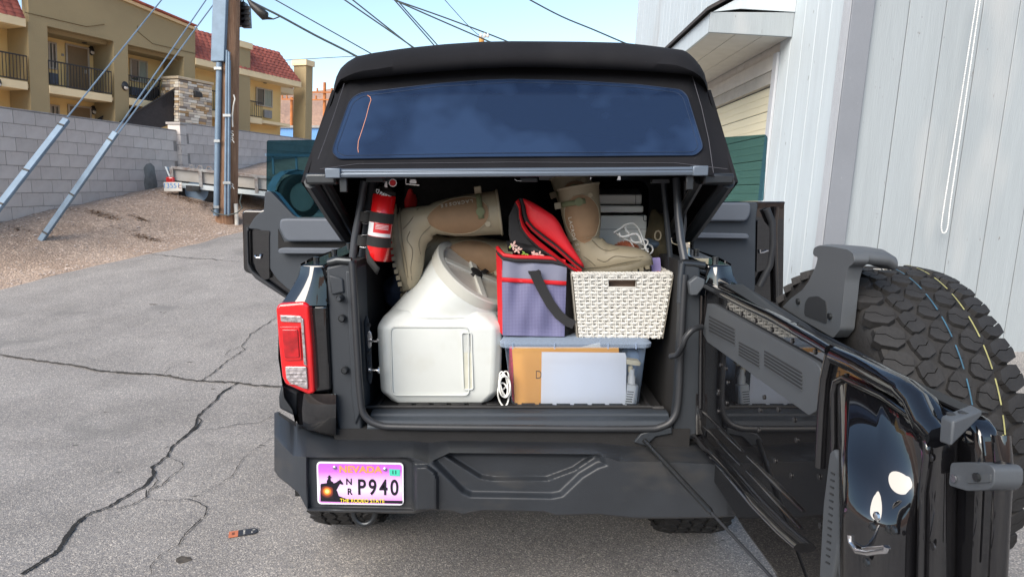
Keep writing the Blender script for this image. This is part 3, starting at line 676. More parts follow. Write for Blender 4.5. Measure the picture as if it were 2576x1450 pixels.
c = W(*cA(1035, 1105), 12.8); MB().box(c-V((.08,.03,.1)), c+V((.08,.03,.1))).build('tail_light', m_redl, tr, bevel=.03)
c = W(*cA(1050, 1133), 12.75); pl = MB().box(c-V((.17,.01,.085)), c+V((.17,.01,.085))).build('number_plate', m_por, tr, bevel=.01)
text('13551', 'plate_text', m_blue, tr, frame(c+V((-.02,-.013,.02)), (1,0,0), (0,0,1)), .13, .002)
text('C', 'plate_text', m_redl, tr, frame(c+V((.13,-.013,.0)), (1,0,0), (0,0,1)), .09, .002)
for k in range(4): 
    c = tp(.06+k*.08, 1.0-k*.2, hgt+.05); mb = MB(); mb.tube([c+V((math.cos(a)*.05, 0, math.sin(a)*.05)) for a in (0,1,2,3,4,5,6.28)], .012, 5); mb.build('tie_ring', m_rust, tr)
tr2 = thing('boat_trailer', 'blue grey trailer with spoked wheel behind the tinted door glass', 'trailer', W(*cA(1800, 1290), 11.5))
wc = W(*cA(1815, 1195), 11.5); wh = simple_wheel(wc, (.75,-.66,0), .38, .22, tr2, m_clip)
mb = MB(); mb.strip([wc+V((-.1,.1,0))+V((math.cos(a)*.45*.66, math.cos(a)*.45*.75, math.sin(a)*.45)) for a in [i*math.pi/8 for i in range(9)]], V((.2,-.18,0)), V((0,0,1)), .01); mb.build('mudguard', m_galv, tr2)
MB().obox(wc+V((.3,.3,.4)), V((.5,.4,.0)), V((-.02,.03,0)), V((0,0,.03))).build('frame_rail', m_galv, tr2)
MB().obox(wc+V((.1,.3,.12)), V((.3,.25,.0)), V((-.03,.04,0)), V((0,0,.04))).build('frame_rail', m_galv, tr2)
MB().obox(wc+V((.2,.5,.7)), V((.75,.45,.0)), V((-.02,.03,0)), V((0,0,.02))).build('side_rail', m_galv, tr2)
for k in range(5): MB().obox(wc+V((-.45+k*.33,.12+k*.2,.55)), V((.015,0,0)), V((0,.015,0)), V((0,0,.17))).build('post', m_galv, tr2)
# ------------------------------------------------------------------ white wooden building (plumb frame)
XG = 2.76; YF = 5.95
def siding(name, c, gr=(7,7,.5), b=.22):
    return mat(name, c, .6, var=.05, vs=2.2, stretch=gr, bump=b, bs=14, bd=.012, rnd=.02)
m_side = siding('siding_lit_side', (.52,.58,.61)); m_front = siding('siding_shaded_front', (.30,.335,.355)); m_trimw = siding('trim_white', (.47,.49,.52), (14,14,.7), .7)  # one white paint; skylight and shade put into side and front colours
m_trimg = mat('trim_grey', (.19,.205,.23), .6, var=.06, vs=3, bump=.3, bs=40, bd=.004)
for m_ in (m_side, m_front): flecks(m_, 30, .70, .73, (.17,.16,.15), (1,1,.22)); flecks(m_, 1.3, .55, .8, (.42,.43,.43), (1,1,.3))
flecks(m_trimg, 40, .7, .75, (.26,.27,.29), (1,1,.3))
m_under = mat('siding_backing', (.10,.11,.12), .9); m_soff = mat('soffit_board', (.56,.54,.50), .7, var=.06)
m_gdoor = mat('cream_garage_door', (.72,.66,.47), .5, var=.04, vs=1); m_gtrim = mat('door_header', (.42,.40,.36), .7)
m_shing = mat('shingle_edge', (.05,.045,.045), .9, var=.3, vs=20)
bld = thing('garage_building', 'white painted timber building with vertical siding and cream roll door', 'building', (4.5, 8, 0), M=TILT)
def gz_(px, py): p = GX(px, py, XG); return p
zE = GY(1993, 92, 7.2).z; zE2 = zE+.24      # eave soffit and top
Ydoor = 7.62; YB = 17.0
# backing walls
MB(TILT).box((XG+.03, YF+.1, -.5), (XG+.3, Ydoor, 7.5)).build('wall', m_under, bld)
MB(TILT).box((XG+.03, Ydoor, 3.06), (XG+.3, YB, 7.5)).build('wall', m_under, bld)
MB(TILT).box((XG+.13, YF+.03, -.5), (12, YF+.2, 7.5)).build('wall', m_under, bld)
MB(TILT).box((XG+.03, YB, -.5), (12, YB+.2, 7.5)).build('end_wall', m_side, bld)
# side boards near corner
y = YF+.14
k = 0
while y < Ydoor-.1:
    w = .29; MB(TILT).box((XG, y, -.5), (XG+.028, min(y+w-.006, Ydoor), 7.5)).build('board', m_side, bld, bevel=.004); y += w
# upper boards along the side
while y < YB:
    MB(TILT).box((XG+random.uniform(-.001,.001), y, zE2+.15 if y < 16.9 else 0), (XG+.028, y+.284, 7.5)).build('board', m_side, bld, bevel=.004)
    if y+.284 < YB: MB(TILT).box((XG+.012, y, 3.19), (XG+.028, y+.284, zE-.0+.05)).build('board', m_soff, bld, bevel=.004)
    y += .29
x = XG+.16
while x < 8:
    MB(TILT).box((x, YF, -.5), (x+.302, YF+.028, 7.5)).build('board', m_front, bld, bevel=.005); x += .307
# corner boards
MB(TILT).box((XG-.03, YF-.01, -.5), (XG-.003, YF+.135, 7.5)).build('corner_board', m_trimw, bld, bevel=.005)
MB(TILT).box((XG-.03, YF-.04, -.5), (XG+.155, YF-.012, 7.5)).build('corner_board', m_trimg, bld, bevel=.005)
# door surround
MB(TILT).box((XG-.03, Ydoor-.12, -.3), (XG-.002, Ydoor+.0, 3.2)).build('door_trim', m_trimw, bld, bevel=.004)
zh = 3.04
MB(TILT).box((XG-.02, Ydoor, zh-.0), (XG+.01, YB, zh+.16)).build('door_header', m_soff, bld, bevel=.004)
MB(TILT).box((XG-.005, Ydoor, zh-.14), (XG+.06, YB, zh-.003)).build('door_header', m_gtrim, bld, bevel=.004)
for k in range(12):
    z1 = zh-.15-k*.27; z0 = z1-.262
    MB(TILT).box((XG+.05, Ydoor+.01, z0), (XG+.09, 14.5, z1)).build('door_panel', m_gdoor, bld, bevel=.008)
    for q in (.33,.66): MB(TILT).box((XG+.046, Ydoor+.01, z0+.26*q-.004), (XG+.052, 14.5, z0+.26*q+.004)).build('rib', m_gdoor, bld)
MB(TILT).box((XG+.06, Ydoor-.02, -.4), (XG+.3, YB, zh)).build('door_backing', m_under, bld)
# eave box
Y0 = 7.22; xl = GY(1785, 60, Y0).x
zt = GY(1785, 30, Y0).z; zb = GY(1785, 81, Y0).z
MB(TILT).prism([(xl, Y0, zb), (XG-.004, Y0, zE), (XG-.004, Y0, zE2), (xl, Y0, zt)], (0, .035, 0)).build('eave_end_board', m_front, bld, bevel=.004)
MB(TILT).box((xl, Y0+.037, zb), (xl+.03, YB, zt)).build('fascia', m_side, bld, bevel=.004)
for k in range(3):
    xa = xl+.03+k*(XG-xl-.03)/3; xb = xl+.03+(k+1)*(XG-xl-.03)/3-.006
    MB(TILT).box((xa, Y0+.037, zb+.012), (xb, YB, zb+.03)).build('soffit_board', m_soff, bld, bevel=.003)
MB(TILT).prism([(xl-.05, Y0-.04, zt), (XG-.004, Y0-.04, zt+.55), (XG-.004, Y0-.04, zt+.59), (xl-.05, Y0-.04, zt+.035)], (0, YB-Y0, 0)).build('roof', m_shing, bld)
MB(TILT).prism([(xl+.02, Y0-.01, zt), (XG-.004, Y0-.01, zt+.5), (XG-.004, Y0-.01, zE2+.002), (xl+.3, Y0-.01, zE2+.002)], (0, .02, 0)).build('gable_board', m_side, bld)
MB(TILT).box((XG-.03, YF+.3, 4.06), (XG-.002, Y0-.05, 4.16)).build('trim_band', m_trimw, bld)
# bead chain
m_bead = mat('white_bead', (.75,.76,.74), .3)
p0 = W(2466, -20, 5.83); p1 = W(2376, 574, 5.83); ch = thing('bead_chain', 'looped white bead chain hanging down the shaded front siding', 'chain', p1)
ico = bmesh.new(); bmesh.ops.create_icosphere(ico, subdivisions=1, radius=.0072); iv = [v.co.copy() for v in ico.verts]; ifc = [tuple(v.index for v in f.verts) for f in ico.faces]; ico.free()
mb = MB(); wires = MB()
s = V((.028, 0, 0)); pts = [p0-s*.7]+[p0.lerp(p1, k/10)-s*(.7+.5*k/10) for k in range(1, 10)]+[p1-s+V((0,0,.03)), p1-s*.6+V((0,0,-.03)), p1+V((0,0,-.04)), p1+s*.6+V((0,0,-.025)), p1+s+V((0,0,.03))]+[p0.lerp(p1, k/10)+s*(.3+.4*k/10) for k in range(9, 0, -1)]+[p0+s*.3]
sp = spline(pts, 6); acc = 0; last = sp[0]
for a, b in zip(sp, sp[1:]):
    L = (b-a).length; t = 0
    while acc < L: mb.add([v+a.lerp(b, acc/L) for v in iv], ifc); acc += .0185
    acc -= L
mb.build('beads', m_bead, ch, smooth=60, kind='stuff'); MB().tube(sp, .003, 4).build('cord', m_bead, ch)

# ------------------------------------------------------------------ tag on the asphalt
m_tagb = mat('tag_black', (.03,.03,.035), .5); m_tago = mat('tag_orange', (.50,.16,.08), .6)
g = hit(*cN(1232, 1238)); a_ = hit(*cN(1160, 1250))-g; tx_ = V((a_.x, a_.y, 0)).normalized()*-1; ty_ = V((-tx_.y, tx_.x, 0))
L = (hit(*cN(1305,1225))-hit(*cN(1160,1250))).length/2; Wd = .028
tg = thing('paper_tag', 'black and orange clothing hang tag lying on the asphalt', 'tag', g)
zz = V((0,0,.012)); P_ = lambda x, y, z=0: g+tx_*x+ty_*y+zz+V((0,0,z))
MB().prism([P_(-L*.35,-Wd), P_(L*.8,-Wd), P_(L,-Wd*.5), P_(L,Wd*.5), P_(L*.8,Wd), P_(-L*.35,Wd)], (0,0,.003)).build('black_half', m_tagb, tg)
MB().prism([P_(-L,-Wd), P_(-L*.35,-Wd), P_(-L*.35,Wd), P_(-L,Wd)], (0,0,.003)).build('orange_half', m_tago, tg)
text('KERRITS', 'tag_text', m_por, tg, frame(P_(.004,0,.0035), -ty_, tx_), .011, .0002)
text('12/1', 'tag_text', m_por, tg, frame(P_(L*.62,-.012,.0035), -ty_, tx_), .009, .0002)
text('89', 'tag_text', m_por, tg, frame(P_(L*.75,.008,.0035), tx_, ty_), .011, .0002)
text('|||||||', 'bar_print', m_tagb, tg, frame(P_(-L*.7,0,.0035), ty_, -tx_), .014, .0002)

# ================================================================== THE CAR
m_blk = mat('black_gloss_paint', (.004,.004,.005), .5, var=0, coat=1, spec=.05, bump=.015, bs=3, croug=.015)
m_blk.node_tree.nodes['Principled BSDF'].inputs['Coat IOR'].default_value = 1.85
m_pla = mat('black_textured_plastic', (.021,.026,.033), .55, var=.1, vs=4, bump=.25, bs=220, bd=.001)
m_plb = mat('bumper_plastic', (.019,.0225,.028), .48, var=.45, vs=1.5, bump=.35, bs=260, bd=.001)
m_rubb = mat('rubber_seal', (.022,.024,.028), .45, var=.15, vs=10)
m_fab = mat('soft_top_fabric', (.010,.0102,.0125), .95, var=.25, vs=3, bump=.5, bs=400, bd=.001, spec=.2)
m_inn = mat('inner_liner', (.010,.010,.011), .85, var=.2, vs=8, bump=.3, bs=120, bd=.002)
m_chr = mat('bright_metal', (.65,.66,.68), .25, metal=1)
m_gunm = mat('dark_metal', (.06,.065,.07), .35, metal=.8)
m_rail = mat('aluminium_rail', (.14,.17,.21), .38, metal=.5, var=.08, stretch=(.2,6,6))
m_dpan = mat('door_trim_panel', (.028,.036,.047), .6, var=.06, bump=.2, bs=200, bd=.001)
m_dpan2 = mat('door_trim_light', (.085,.10,.125), .55, var=.06, bump=.2, bs=200, bd=.001)
car = thing('off_road_vehicle', 'black soft top off road vehicle with its tailgate and rear doors open', 'car', (0, 3.2, 0))
TY = 2.30
# ---- bumper: height field, real depth
def lerp(a, b, t): return a+(b-a)*t
def in_poly(x, y, P):
    c = False; n = len(P)
    for i in range(n):
        (x1, y1), (x2, y2) = P[i], P[i-1]
        if (y1 > y) != (y2 > y) and x < (x2-x1)*(y-y1)/(y2-y1)+x1: c = not c
    return c
def dist_poly(x, y, P):
    d = 1e9; n = len(P)
    for i in range(n):
        (x1, y1), (x2, y2) = P[i-1], P[i]; dx, dy = x2-x1, y2-y1; t = max(0, min(1, ((x-x1)*dx+(y-y1)*dy)/(dx*dx+dy*dy+1e-9)))
        d = min(d, math.hypot(x-x1-t*dx, y-y1-t*dy))
    return d if in_poly(x, y, P) else -d
outer = [cM(*p) for p in ((915,288),(1740,300),(1760,360),(1720,372),(1640,420),(1540,515),(1490,525),(1080,518),(1040,500),(960,420),(890,350),(800,318),(790,300))]
inner = [cM(*p) for p in ((915,288),(1725,300),(1600,385),(1465,435),(1190,435),(1130,425),(1010,350))]
pocket = [cM(*p) for p in ((255,322),(760,322),(795,345),(795,590),(262,582))]
blockp = [cM(*p) for p in ((795,365),(860,362),(905,395),(918,430),(918,600),(795,600))]
BY = 2.08
flecks(m_plb, 3, .55, .8, (.05,.048,.045), (1,1,2)); flecks(m_fab, 60, .72, .76, (.05,.05,.05)); flecks(m_fab, 2, .5, .85, (.018,.018,.020))
XS = [lerp(690, 1890, i/330) for i in range(331)]
def topback(px):                                        # image line where the bumper top meets the body
    P = [(684,1040),(700,1034),(746,1062),(800,1080),(853,1092),(1100,1097),(1500,1103),(1605,1110),(1700,1110),(1900,1100)]
    for (a, ya), (b, yb) in zip(P, P[1:]):
        if px <= b: return ya+(yb-ya)*(px-a)/(b-a)
    return P[-1][1]
def crest(px):
    P = [(684,1090),(739,1147),(790,1149),(1000,1148),(1040,1150),(1080,1165),(1130,1140),(1500,1143),(1560,1160),(1590,1160),(1700,1162),(1900,1172)]
    for (a, ya), (b, yb) in zip(P, P[1:]):
        if px <= b: return ya+(yb-ya)*(px-a)/(b-a)
    return P[-1][1]
def bott(px):
    P = [(684,1170),(700,1195),(751,1236),(775,1282),(870,1285),(1040,1288),(1080,1278),(1140,1283),(1165,1291),(1190,1285),(1215,1281),(1370,1284),(1400,1293),(1440,1292),(1500,1290),(1600,1300),(1700,1300),(1800,1298),(1900,1290)]
    for (a, ya), (b, yb) in zip(P, P[1:]):
        if px <= b: return ya+(yb-ya)*(px-a)/(b-a)
    return P[-1][1]
def bY(px, py):                                          # depth of the bumper face
    y = BY
    if px < 770: y += .22*((770-px)/85)**1.6
    if px > 1830: y += .22*((px-1830)/70)**1.6
    do = dist_poly(px, py, outer); di = dist_poly(px, py, inner)
    y += .030*sstep(-6, 14, do)+.028*sstep(-5, 9, di)
    y += .022*sstep(-2, 6, dist_poly(px, py, pocket))-.022*sstep(-3, 8, dist_poly(px, py, blockp))
    return y
rows = []
def row(fn): rows.append([fn(px) for px in XS])
row(lambda px: W(px, topback(px), TY+.12 if px > 745 else TY+.25))
row(lambda px: W(px, lerp(topback(px), crest(px), .12), lerp(TY+.04, BY+.03, .12)+(.2*((770-px)/85)**1.6 if px < 770 else 0)))
row(lambda px: W(px, lerp(topback(px), crest(px), .82), BY+.045+(.2*((770-px)/85)**1.6 if px < 770 else 0)))
row(lambda px: W(px, lerp(topback(px), crest(px), .95), BY+.014+(.21*((770-px)/85)**1.6 if px < 770 else 0)))
for k in range(70):
    t = k/69; row(lambda px: (lambda py: W(px, py, bY(px, py)))(lerp(crest(px), bott(px), t)))
row(lambda px: W(px, bott(px)+3, bY(px, bott(px))+.012))
row(lambda px: W(px, bott(px)-6, bY(px, bott(px))+.3))
mb = MB(); mb.loft(rows, closed=False, caps=False); mb.build('bumper', m_plb, car, smooth=38)
# ---- number plate
def lin(c): return tuple(((v/255+.055)/1.055)**2.4 if v > 10 else v/3294 for v in c)
PO = W(907, 1214, BY+.015); pw = .293/2; ph = .147/2
pM = frame(PO, W(1010,1217,BY+.015)-W(806,1214,BY+.015), (0,.0,1))
plx = V((pM[0][0], pM[1][0], pM[2][0])); plz = V((pM[0][1], pM[1][1], pM[2][1]))
pw = (W(1016,1214,BY+.015)-W(799,1214,BY+.015)).length/2; ph = (W(905,1161,BY+.015)-W(905,1267,BY+.015)).length/2
m_plw = mat('plate_white', (.72,.72,.78), .35); m_plp = bpy.data.materials.new('plate_print'); m_plp.use_nodes = True
n = N(m_plp); tc = n.new('ShaderNodeTexCoord'); sx = n.new('ShaderNodeSeparateXYZ'); Lk(m_plp, tc.outputs['Generated'], sx.inputs[0])
rp = n.new('ShaderNodeValToRGB'); e = rp.color_ramp.elements; e[0].position = 0; e[0].color = (*lin((205,120,205)), 1); e[1].position = 1; e[1].color = (*lin((178,92,200)), 1)
q = e.new(.35); q.color = (*lin((232,205,240)), 1); q = e.new(.62); q.color = (*lin((222,170,230)), 1); q = e.new(.8); q.color = (*lin((190,105,205)), 1)
Lk(m_plp, sx.outputs[2], rp.inputs[0]); Lk(m_plp, rp.outputs[0], n['Principled BSDF'].inputs['Base Color']); n['Principled BSDF'].inputs['Roughness'].default_value = .35
def PP(x, y, o=0): return PO+plx*(x*pw)+plz*(y*ph)+V((0,-o,0))       # x,y in -1..1
def rr3(x0, x1, y0, y1, r, o, asp=1): return [PP(a, b*1, o) for a, b in [(p[0]/pw, p[1]/ph) for p in rrect(x0*pw, x1*pw, y0*ph, y1*ph, r, 3)]]
plate = MB().prism(rr3(-1,1,-1,1,.012,0), (0,-.004,0)).build('number_plate', m_plw, car)
MB().prism(rr3(-.965,.965,-.93,.93,.008,.004), (0,-.001,0)).build('print', m_plp, plate)
m_ink = mat('plate_ink', (.006,.005,.012), .4, var=0); m_or = mat('plate_orange', lin((240,150,80)), .5, var=0); m_yl = mat('plate_yellow', lin((235,215,60)), .5, var=0); m_tl = mat('plate_teal', lin((60,190,160)), .5, var=0)
m_sun = bpy.data.materials.new('plate_sunset'); m_sun.use_nodes = True; n = N(m_sun); tc = n.new('ShaderNodeTexCoord'); gr = n.new('ShaderNodeTexGradient'); gr.gradient_type = 'SPHERICAL'
mp = n.new('ShaderNodeMapping'); mp.inputs['Location'].default_value = (-1.0,0,-1.2); mp.inputs['Scale'].default_value = (2,0,2); Lk(m_sun, tc.outputs['Generated'], mp.inputs[0]); Lk(m_sun, mp.outputs[0], gr.inputs[0])
rp = n.new('ShaderNodeValToRGB'); e = rp.color_ramp.elements; e[0].position = 0; e[0].color = (.01,.004,.008,1); e[1].position = .9; e[1].color = (1,.85,.3,1); q = e.new(.35); q.color = (.25,.04,.02,1); q = e.new(.6); q.color = (.8,.25,.02,1)
Lk(m_sun, gr.outputs[0], rp.inputs[0]); Lk(m_sun, rp.outputs[0], n['Principled BSDF'].inputs['Base Color'])
def pc(x, y): X, Y = cG(x, y); w = ((X-907)/108.5, -(Y-1214)/53); return w
def ppoly(pts, m, nm, o=.0055, th=.0006): 
    return MB().prism([PP(*pc(*p), o) for p in pts], (0,-th,0)).build(nm, m, plate, fix=True)
ppoly([(366,1130),(460,1130),(470,1160),(520,1178),(640,1182),(830,1182),(830,1198),(366,1192)], m_ink, 'ground_print')
ppoly([(368,1098),(372,1092),(400,1088),(440,1090),(462,1080),(466,1075),(476,1070),(478,1064),(482,1070),(492,1082),(498,1092),(490,1096),(478,1090),(470,1104),(458,1125),(456,1150),(462,1170),(475,1178),(367,1178)], m_ink, 'horse_print', .0058)
ppoly([(404,1090),(403,1076),(412,1062),(411,1056),(405,1055),(413,1052),(415,1044),(424,1045),(426,1053),(434,1056),(426,1059),(425,1068),(428,1076),(440,1082),(442,1092)], m_ink, 'rider_print', .0058)
ppoly([(367,1130),(375,1108),(400,1104),(440,1112),(438,1140),(445,1178),(367,1178)], m_sun, 'sunset_print', .0066)
FM = lambda x, y, o=.0056: frame(PP(*pc(x, y), o), plx, plz)
text('NEVADA', 'plate_text', m_or, plate, FM(594,1011), .031, .0004, sx=1.12, bold=.0009)
text('P940', 'plate_text', m_ink, plate, FM(692,1112), .0735, .0012, sx=.74, bold=.0012, space=1.3)
text('N', 'plate_text', m_ink, plate, FM(529,1080), .03, .001, sx=.9, bold=.0006)
text('R', 'plate_text', m_ink, plate, FM(532,1136), .03, .001, sx=.9, bold=.0006)
text('THE RODEO STATE', 'plate_text', m_yl, plate, FM(603,1186,.0066), .0185, .0004, sx=.86, bold=.0001, space=1.05)
ppoly([(757,1004),(817,1006),(817,1043),(759,1040)], m_tl, 'sticker', .006)
text('11', 'plate_text', m_ink, plate, FM(786,1022,.0068), .017, .0003, sx=1.1, bold=.0004)
for x, y in ((450,999),(733,1004)):
    p = PP(*pc(x, y), .005); MB().tube([p, p-V((0,.004,0)), p-V((0,.006,0))], [.0058,.0058,.003], 12).build('screw', m_chr, plate, smooth=40)
# tow ring
c = W(916, 1284, BY+.03); mb = MB(); mb.tube([c+V((math.cos(a)*.036, 0, math.sin(a)*.042-.004)) for a in [rad(175+i*19) for i in range(11)]], .009, 10); mb.build('tow_ring', m_gunm, car, smooth=60)
# under body
MB().box((-.78, TY+.02, .48), (.78, 5.6, .72)).build('under_body', m_inn, car)
MB().box((-.62, TY-.02, .60), (.62, TY+.10, .745)).build('rear_cross_member', m_inn, car)

# ---- body corner left and right
def quarter(s):
    # s=-1 left (seen), 1 right. image points mirrored about x=1298
    mx = (lambda x: x) if s < 0 else (lambda x: 2*1298-x)
    # belt top rail
    a0 = W(mx(757), 666, TY); a1 = W(mx(818), 673, TY); zt = a0.z
    Lr = 1.0
    o0 = V((a0.x, TY, zt)); i0 = V((s*abs(a1.x), TY, zt)); o1 = V((a0.x-s*.0+s*.06, TY+Lr+.6, zt+.02)); i1 = V((s*abs(a1.x)+s*.03, TY+Lr+.6, zt+.02))
    mb = MB(); mb.prism([o0, o1, i1, i0], (0,0,-.02)); rl = mb.build('bed_rail', m_blk, car, bevel=.008, seg=3)
    for k in range(5):
        p = o0.lerp(o1, .08+k*.18).lerp(i0.lerp(i1, .08+k*.18), .25)
        MB().cyl(p, p+V((0,0,.014)), .011, 8).build('snap_stud', m_gunm, rl, smooth=40)
    # outer skin: sections in x-z, swept along y
    def sec(y, w):
        base = [(757,668),(752,690),(738,725),(722,752),(706,768),(700,800),(700,900),(715,1000),(735,1030),(745,1075)]
        out = []
        for (x, yy) in base:
            p = W(mx(x), yy, TY); out.append(V((p.x+s*w, y, p.z)))
        return out
    rings = [sec(TY, 0), sec(TY+.06, .02), sec(TY+.3, .05), sec(TY+1.2, .06), sec(TY+1.6, .06)]
    mb = MB(); mb.loft(rings, closed=False, caps=False); mb.build('quarter_panel', m_blk, car, smooth=50)
    # rear face of the corner
    P = [(757,668),(752,690),(738,725),(722,752),(706,766),(870,766),(866,735),(818,674)]
    f = [W(mx(x), y, TY-.004) for x, y in P]
    n = len(f); cen = W(mx(800), 720, TY-.03)
    g = MB(); u, v_ = 8, 6
    def face(a, b):
        yl = lerp(668, 768, b); xl_ = [757,752,738,722,704][min(4, int(b*4))]
        xl_ = lerp([757,752,738,722,704][min(4,int(b*4))], [757,752,738,722,704][min(4,int(b*4)+1)], b*4-int(b*4))
        xr_ = lerp(820, 822, b); x = lerp(xl_, xr_, a)
        return W(mx(x), yl+(6*a if b < .01 else 0), TY-.045*math.sin(math.pi*min(1, a*1.0+.0))*.6-.03*b)
    g.grid(10, 10, face); g.build('corner_panel', m_blk, car, smooth=60)
    # black lower corner and panels beside the lamp
    mb = MB(); mb.prism([W(mx(x), y, TY-.03) for x, y in ((777,765),(822,767),(832,985),(790,990))], (0,.06,0)); mb.build('lamp_side_panel', m_blk, car, bevel=.012, seg=4)
    rr_ = []
    for x, y0, y1, dy in ((742,985,1052,.10),(750,986,1066,.02),(775,990,1080,-.03),(820,990,1088,-.045),(845,990,1092,-.04),(848,990,1094,.05)):
        rr_.append([W(mx(x), lerp(y0, y1, k/4), TY+dy-.01*math.sin(k/4*3.14)) for k in range(5)])
    mb = MB(); mb.loft(rr_, closed=False, caps=False); mb.build('lower_corner_panel', m_blk, car, smooth=60)
    # fender flare
    P = [(706,965),(752,985),(758,1062),(735,1045),(700,1028),(699,1000)]
    mb = MB(); mb.prism([W(mx(x), y, TY+.06) for x, y in P], (0,.5,0)); mb.build('fender_flare', m_plb, car, bevel=.012)
quarter(-1); quarter(1)
# ---- tail lamps
m_lred = mat('lamp_red', (.62,.006,.01), .12, var=.15, vs=6, coat=1); m_lred2 = mat('lamp_red_dark', (.36,.004,.008), .18, var=.4, vs=30, coat=1)
m_lclr = mat('lamp_clear', (.55,.50,.50), .1, metal=.7, var=.6, vs=70, coat=1); m_lbri = mat('lamp_red_bright', (.70,.008,.010), .15, var=.1, coat=1)
def tail_lamp(s):
    mx = (lambda x: x) if s < 0 else (lambda x: 2*1298-x)
    def P(pts, y): return [V(W(mx(cG(*p)[0]), cG(*p)[1], y)) for p in pts]
    O = [(110,100),(128,76),(270,64),(298,84),(318,330),(332,582),(296,592),(165,532),(146,490),(126,300)]
    o = MB(); o.prism(P(O, TY-.065), (0,.10,0)); lamp = o.build('tail_light', m_lred, car, bevel=.012, seg=3)
    MB().prism(P([(132,138),(255,142),(266,160),(290,580),(285,568),(182,528),(163,498),(160,430),(150,400),(132,195)], TY-.0665), (0,.004,0)).build('lens_frame', m_lbri, lamp, bevel=.002)
    MB().prism(roundpoly(P([(136,142),(256,146),(262,184),(140,178)], TY-.072), .004, 2), (0,.006,0)).build('reflector', m_lclr, lamp, bevel=.002)
    MB().prism(roundpoly(P([(130,206),(246,206),(258,392),(160,396),(146,380)], TY-.075), .006, 3), (0,.010,0)).build('brake_lens', m_lred, lamp, bevel=.004)
    MB().prism(roundpoly(P([(146,222),(236,222),(246,380),(162,382)], TY-.079), .004, 2), (0,.005,0)).build('brake_lens_core', m_lred2, lamp, bevel=.002)
    MB().prism(P([(252,160),(266,160),(286,425),(270,420)], TY-.071), (0,.006,0)).build('light_guide', m_lclr, lamp, bevel=.001)
    MB().prism(roundpoly(P([(164,432),(286,432),(294,560),(270,556),(186,522),(170,498)], TY-.073), .003, 2), (0,.008,0)).build('reversing_lens', m_lclr, lamp, bevel=.003)
    for k in range(5): MB().prism(P([(170+4*k,448+k*20),(284,448+k*20),(284,451+k*20),(170+4*k,451+k*20)], TY-.0755), (0,.003,0)).build('lens_rib', m_lclr, lamp)
tail_lamp(-1)
# ---- opening frame (pillars, sill) with seal
Lx = W(850, 900, TY).x; Rx = W(1745, 900, TY).x
def PR(pts, y): return [W(a, b, y) for a, b in pts]
# left pillar face: from body corner to opening edge
MB().prism(PR([(820,672),(888,655),(895,800),(905,1000),(912,1098),(853,1092),(835,985)], TY-.012), (0,.06,0)).build('rear_pillar', m_pla, car, bevel=.008, seg=3)
MB().prism(PR([(1715,655),(1762,672),(1768,985),(1752,1105),(1690,1104),(1702,1000),(1712,800)], TY-.012), (0,.06,0)).build('rear_pillar', m_pla, car, bevel=.008, seg=3)
# panel inset detail on left pillar
MB().prism(PR([(826,690),(862,700),(866,735),(834,742)], TY-.02), (0,.01,0)).build('pillar_trim', m_pla, car, bevel=.006)
MB().prism(PR([(868,680),(884,682),(906,1040),(893,1070),(884,1000)], TY-.02), (0,.01,0)).build('pillar_rib', m_pla, car, bevel=.006)
for x, y in ((857,748),(862,799),(869,929)):
    p = W(x, y, TY-.015); MB().tube([p, p-V((0,.012,0)), p-V((0,.018,0))], [.013,.013,.008], 12).build('bolt_head', m_gunm, car, smooth=40)
p = W(857, 748, TY-.03); MB().tube([p, p-V((0,.03,0))], [.009,.007], 12).build('bump_stop', m_pla, car, smooth=40)
seal = spline([W(886,662,TY-.015), W(892,760,TY-.02), W(899,880,TY-.02), W(907,1000,TY-.02), W(918,1045,TY-.022), W(955,1068,TY-.024), W(1020,1073,TY-.024), W(1300,1076,TY-.024), W(1600,1078,TY-.024), W(1665,1072,TY-.024), W(1696,1048,TY-.022), W(1707,1000,TY-.02), W(1712,880,TY-.02), W(1718,760,TY-.018), W(1722,690,TY-.015)], 6)
MB().tube(seal, .0125, 10).build('door_seal', m_rubb, car, smooth=60)
# sill plate, stepped
zf = W(1300, 1028, TY+.10).z
xa, xb = W(925,1050,TY).x, W(1690,1050,TY).x
mb = MB(); prof = [(TY-.018, W(1300,1068,TY).z), (TY+.0, W(1300,1056,TY).z), (TY+.035, W(1300,1047,TY+.035).z), (TY+.045, W(1300,1038,TY+.045).z), (TY+.09, zf+.004), (TY+.12, zf-.01), (TY+.12, zf-.12), (TY-.018, zf-.12)]
mb.prism([(xa, y, z) for y, z in prof], (xb-xa, 0, 0)); mb.build('sill_plate', m_dpan, car, bevel=.004, seg=3)
MB().box((-.53, TY+.12, zf-.03), (.56, 3.6, zf-.012)).build('cargo_floor', m_inn, car)
m_mat_ = mat('rubber_mat', (.010,.010,.011), .6, var=.2, bump=.3, bs=60)
mt = MB().prism(roundpoly([V((-.50,TY+.09,zf-.008)), V((.51,TY+.09,zf-.008)), V((.51,3.3,zf-.008)), V((-.50,3.3,zf-.008))], .06, 5), (0,0,.012)).build('cargo_mat', m_mat_, car, bevel=.004)
mb = MB(); ring = [V((-.49,TY+.30,zf)), V((-.49,TY+.115,zf)), V((-.47,TY+.1,zf)), V((.48,TY+.1,zf)), V((.50,TY+.115,zf)), V((.50,TY+.5,zf))]; mb.tube(spline([p+V((0,0,.008)) for p in ring], 4), .007, 6); mb.build('mat_rim', m_mat_, mt, smooth=60)
for k in range(14): x = -.42+k*.065; MB().box((x, TY+.13, zf+.004), (x+.05, TY+.16, zf+.009)).build('mat_pad', m_mat_, mt, bevel=.002)
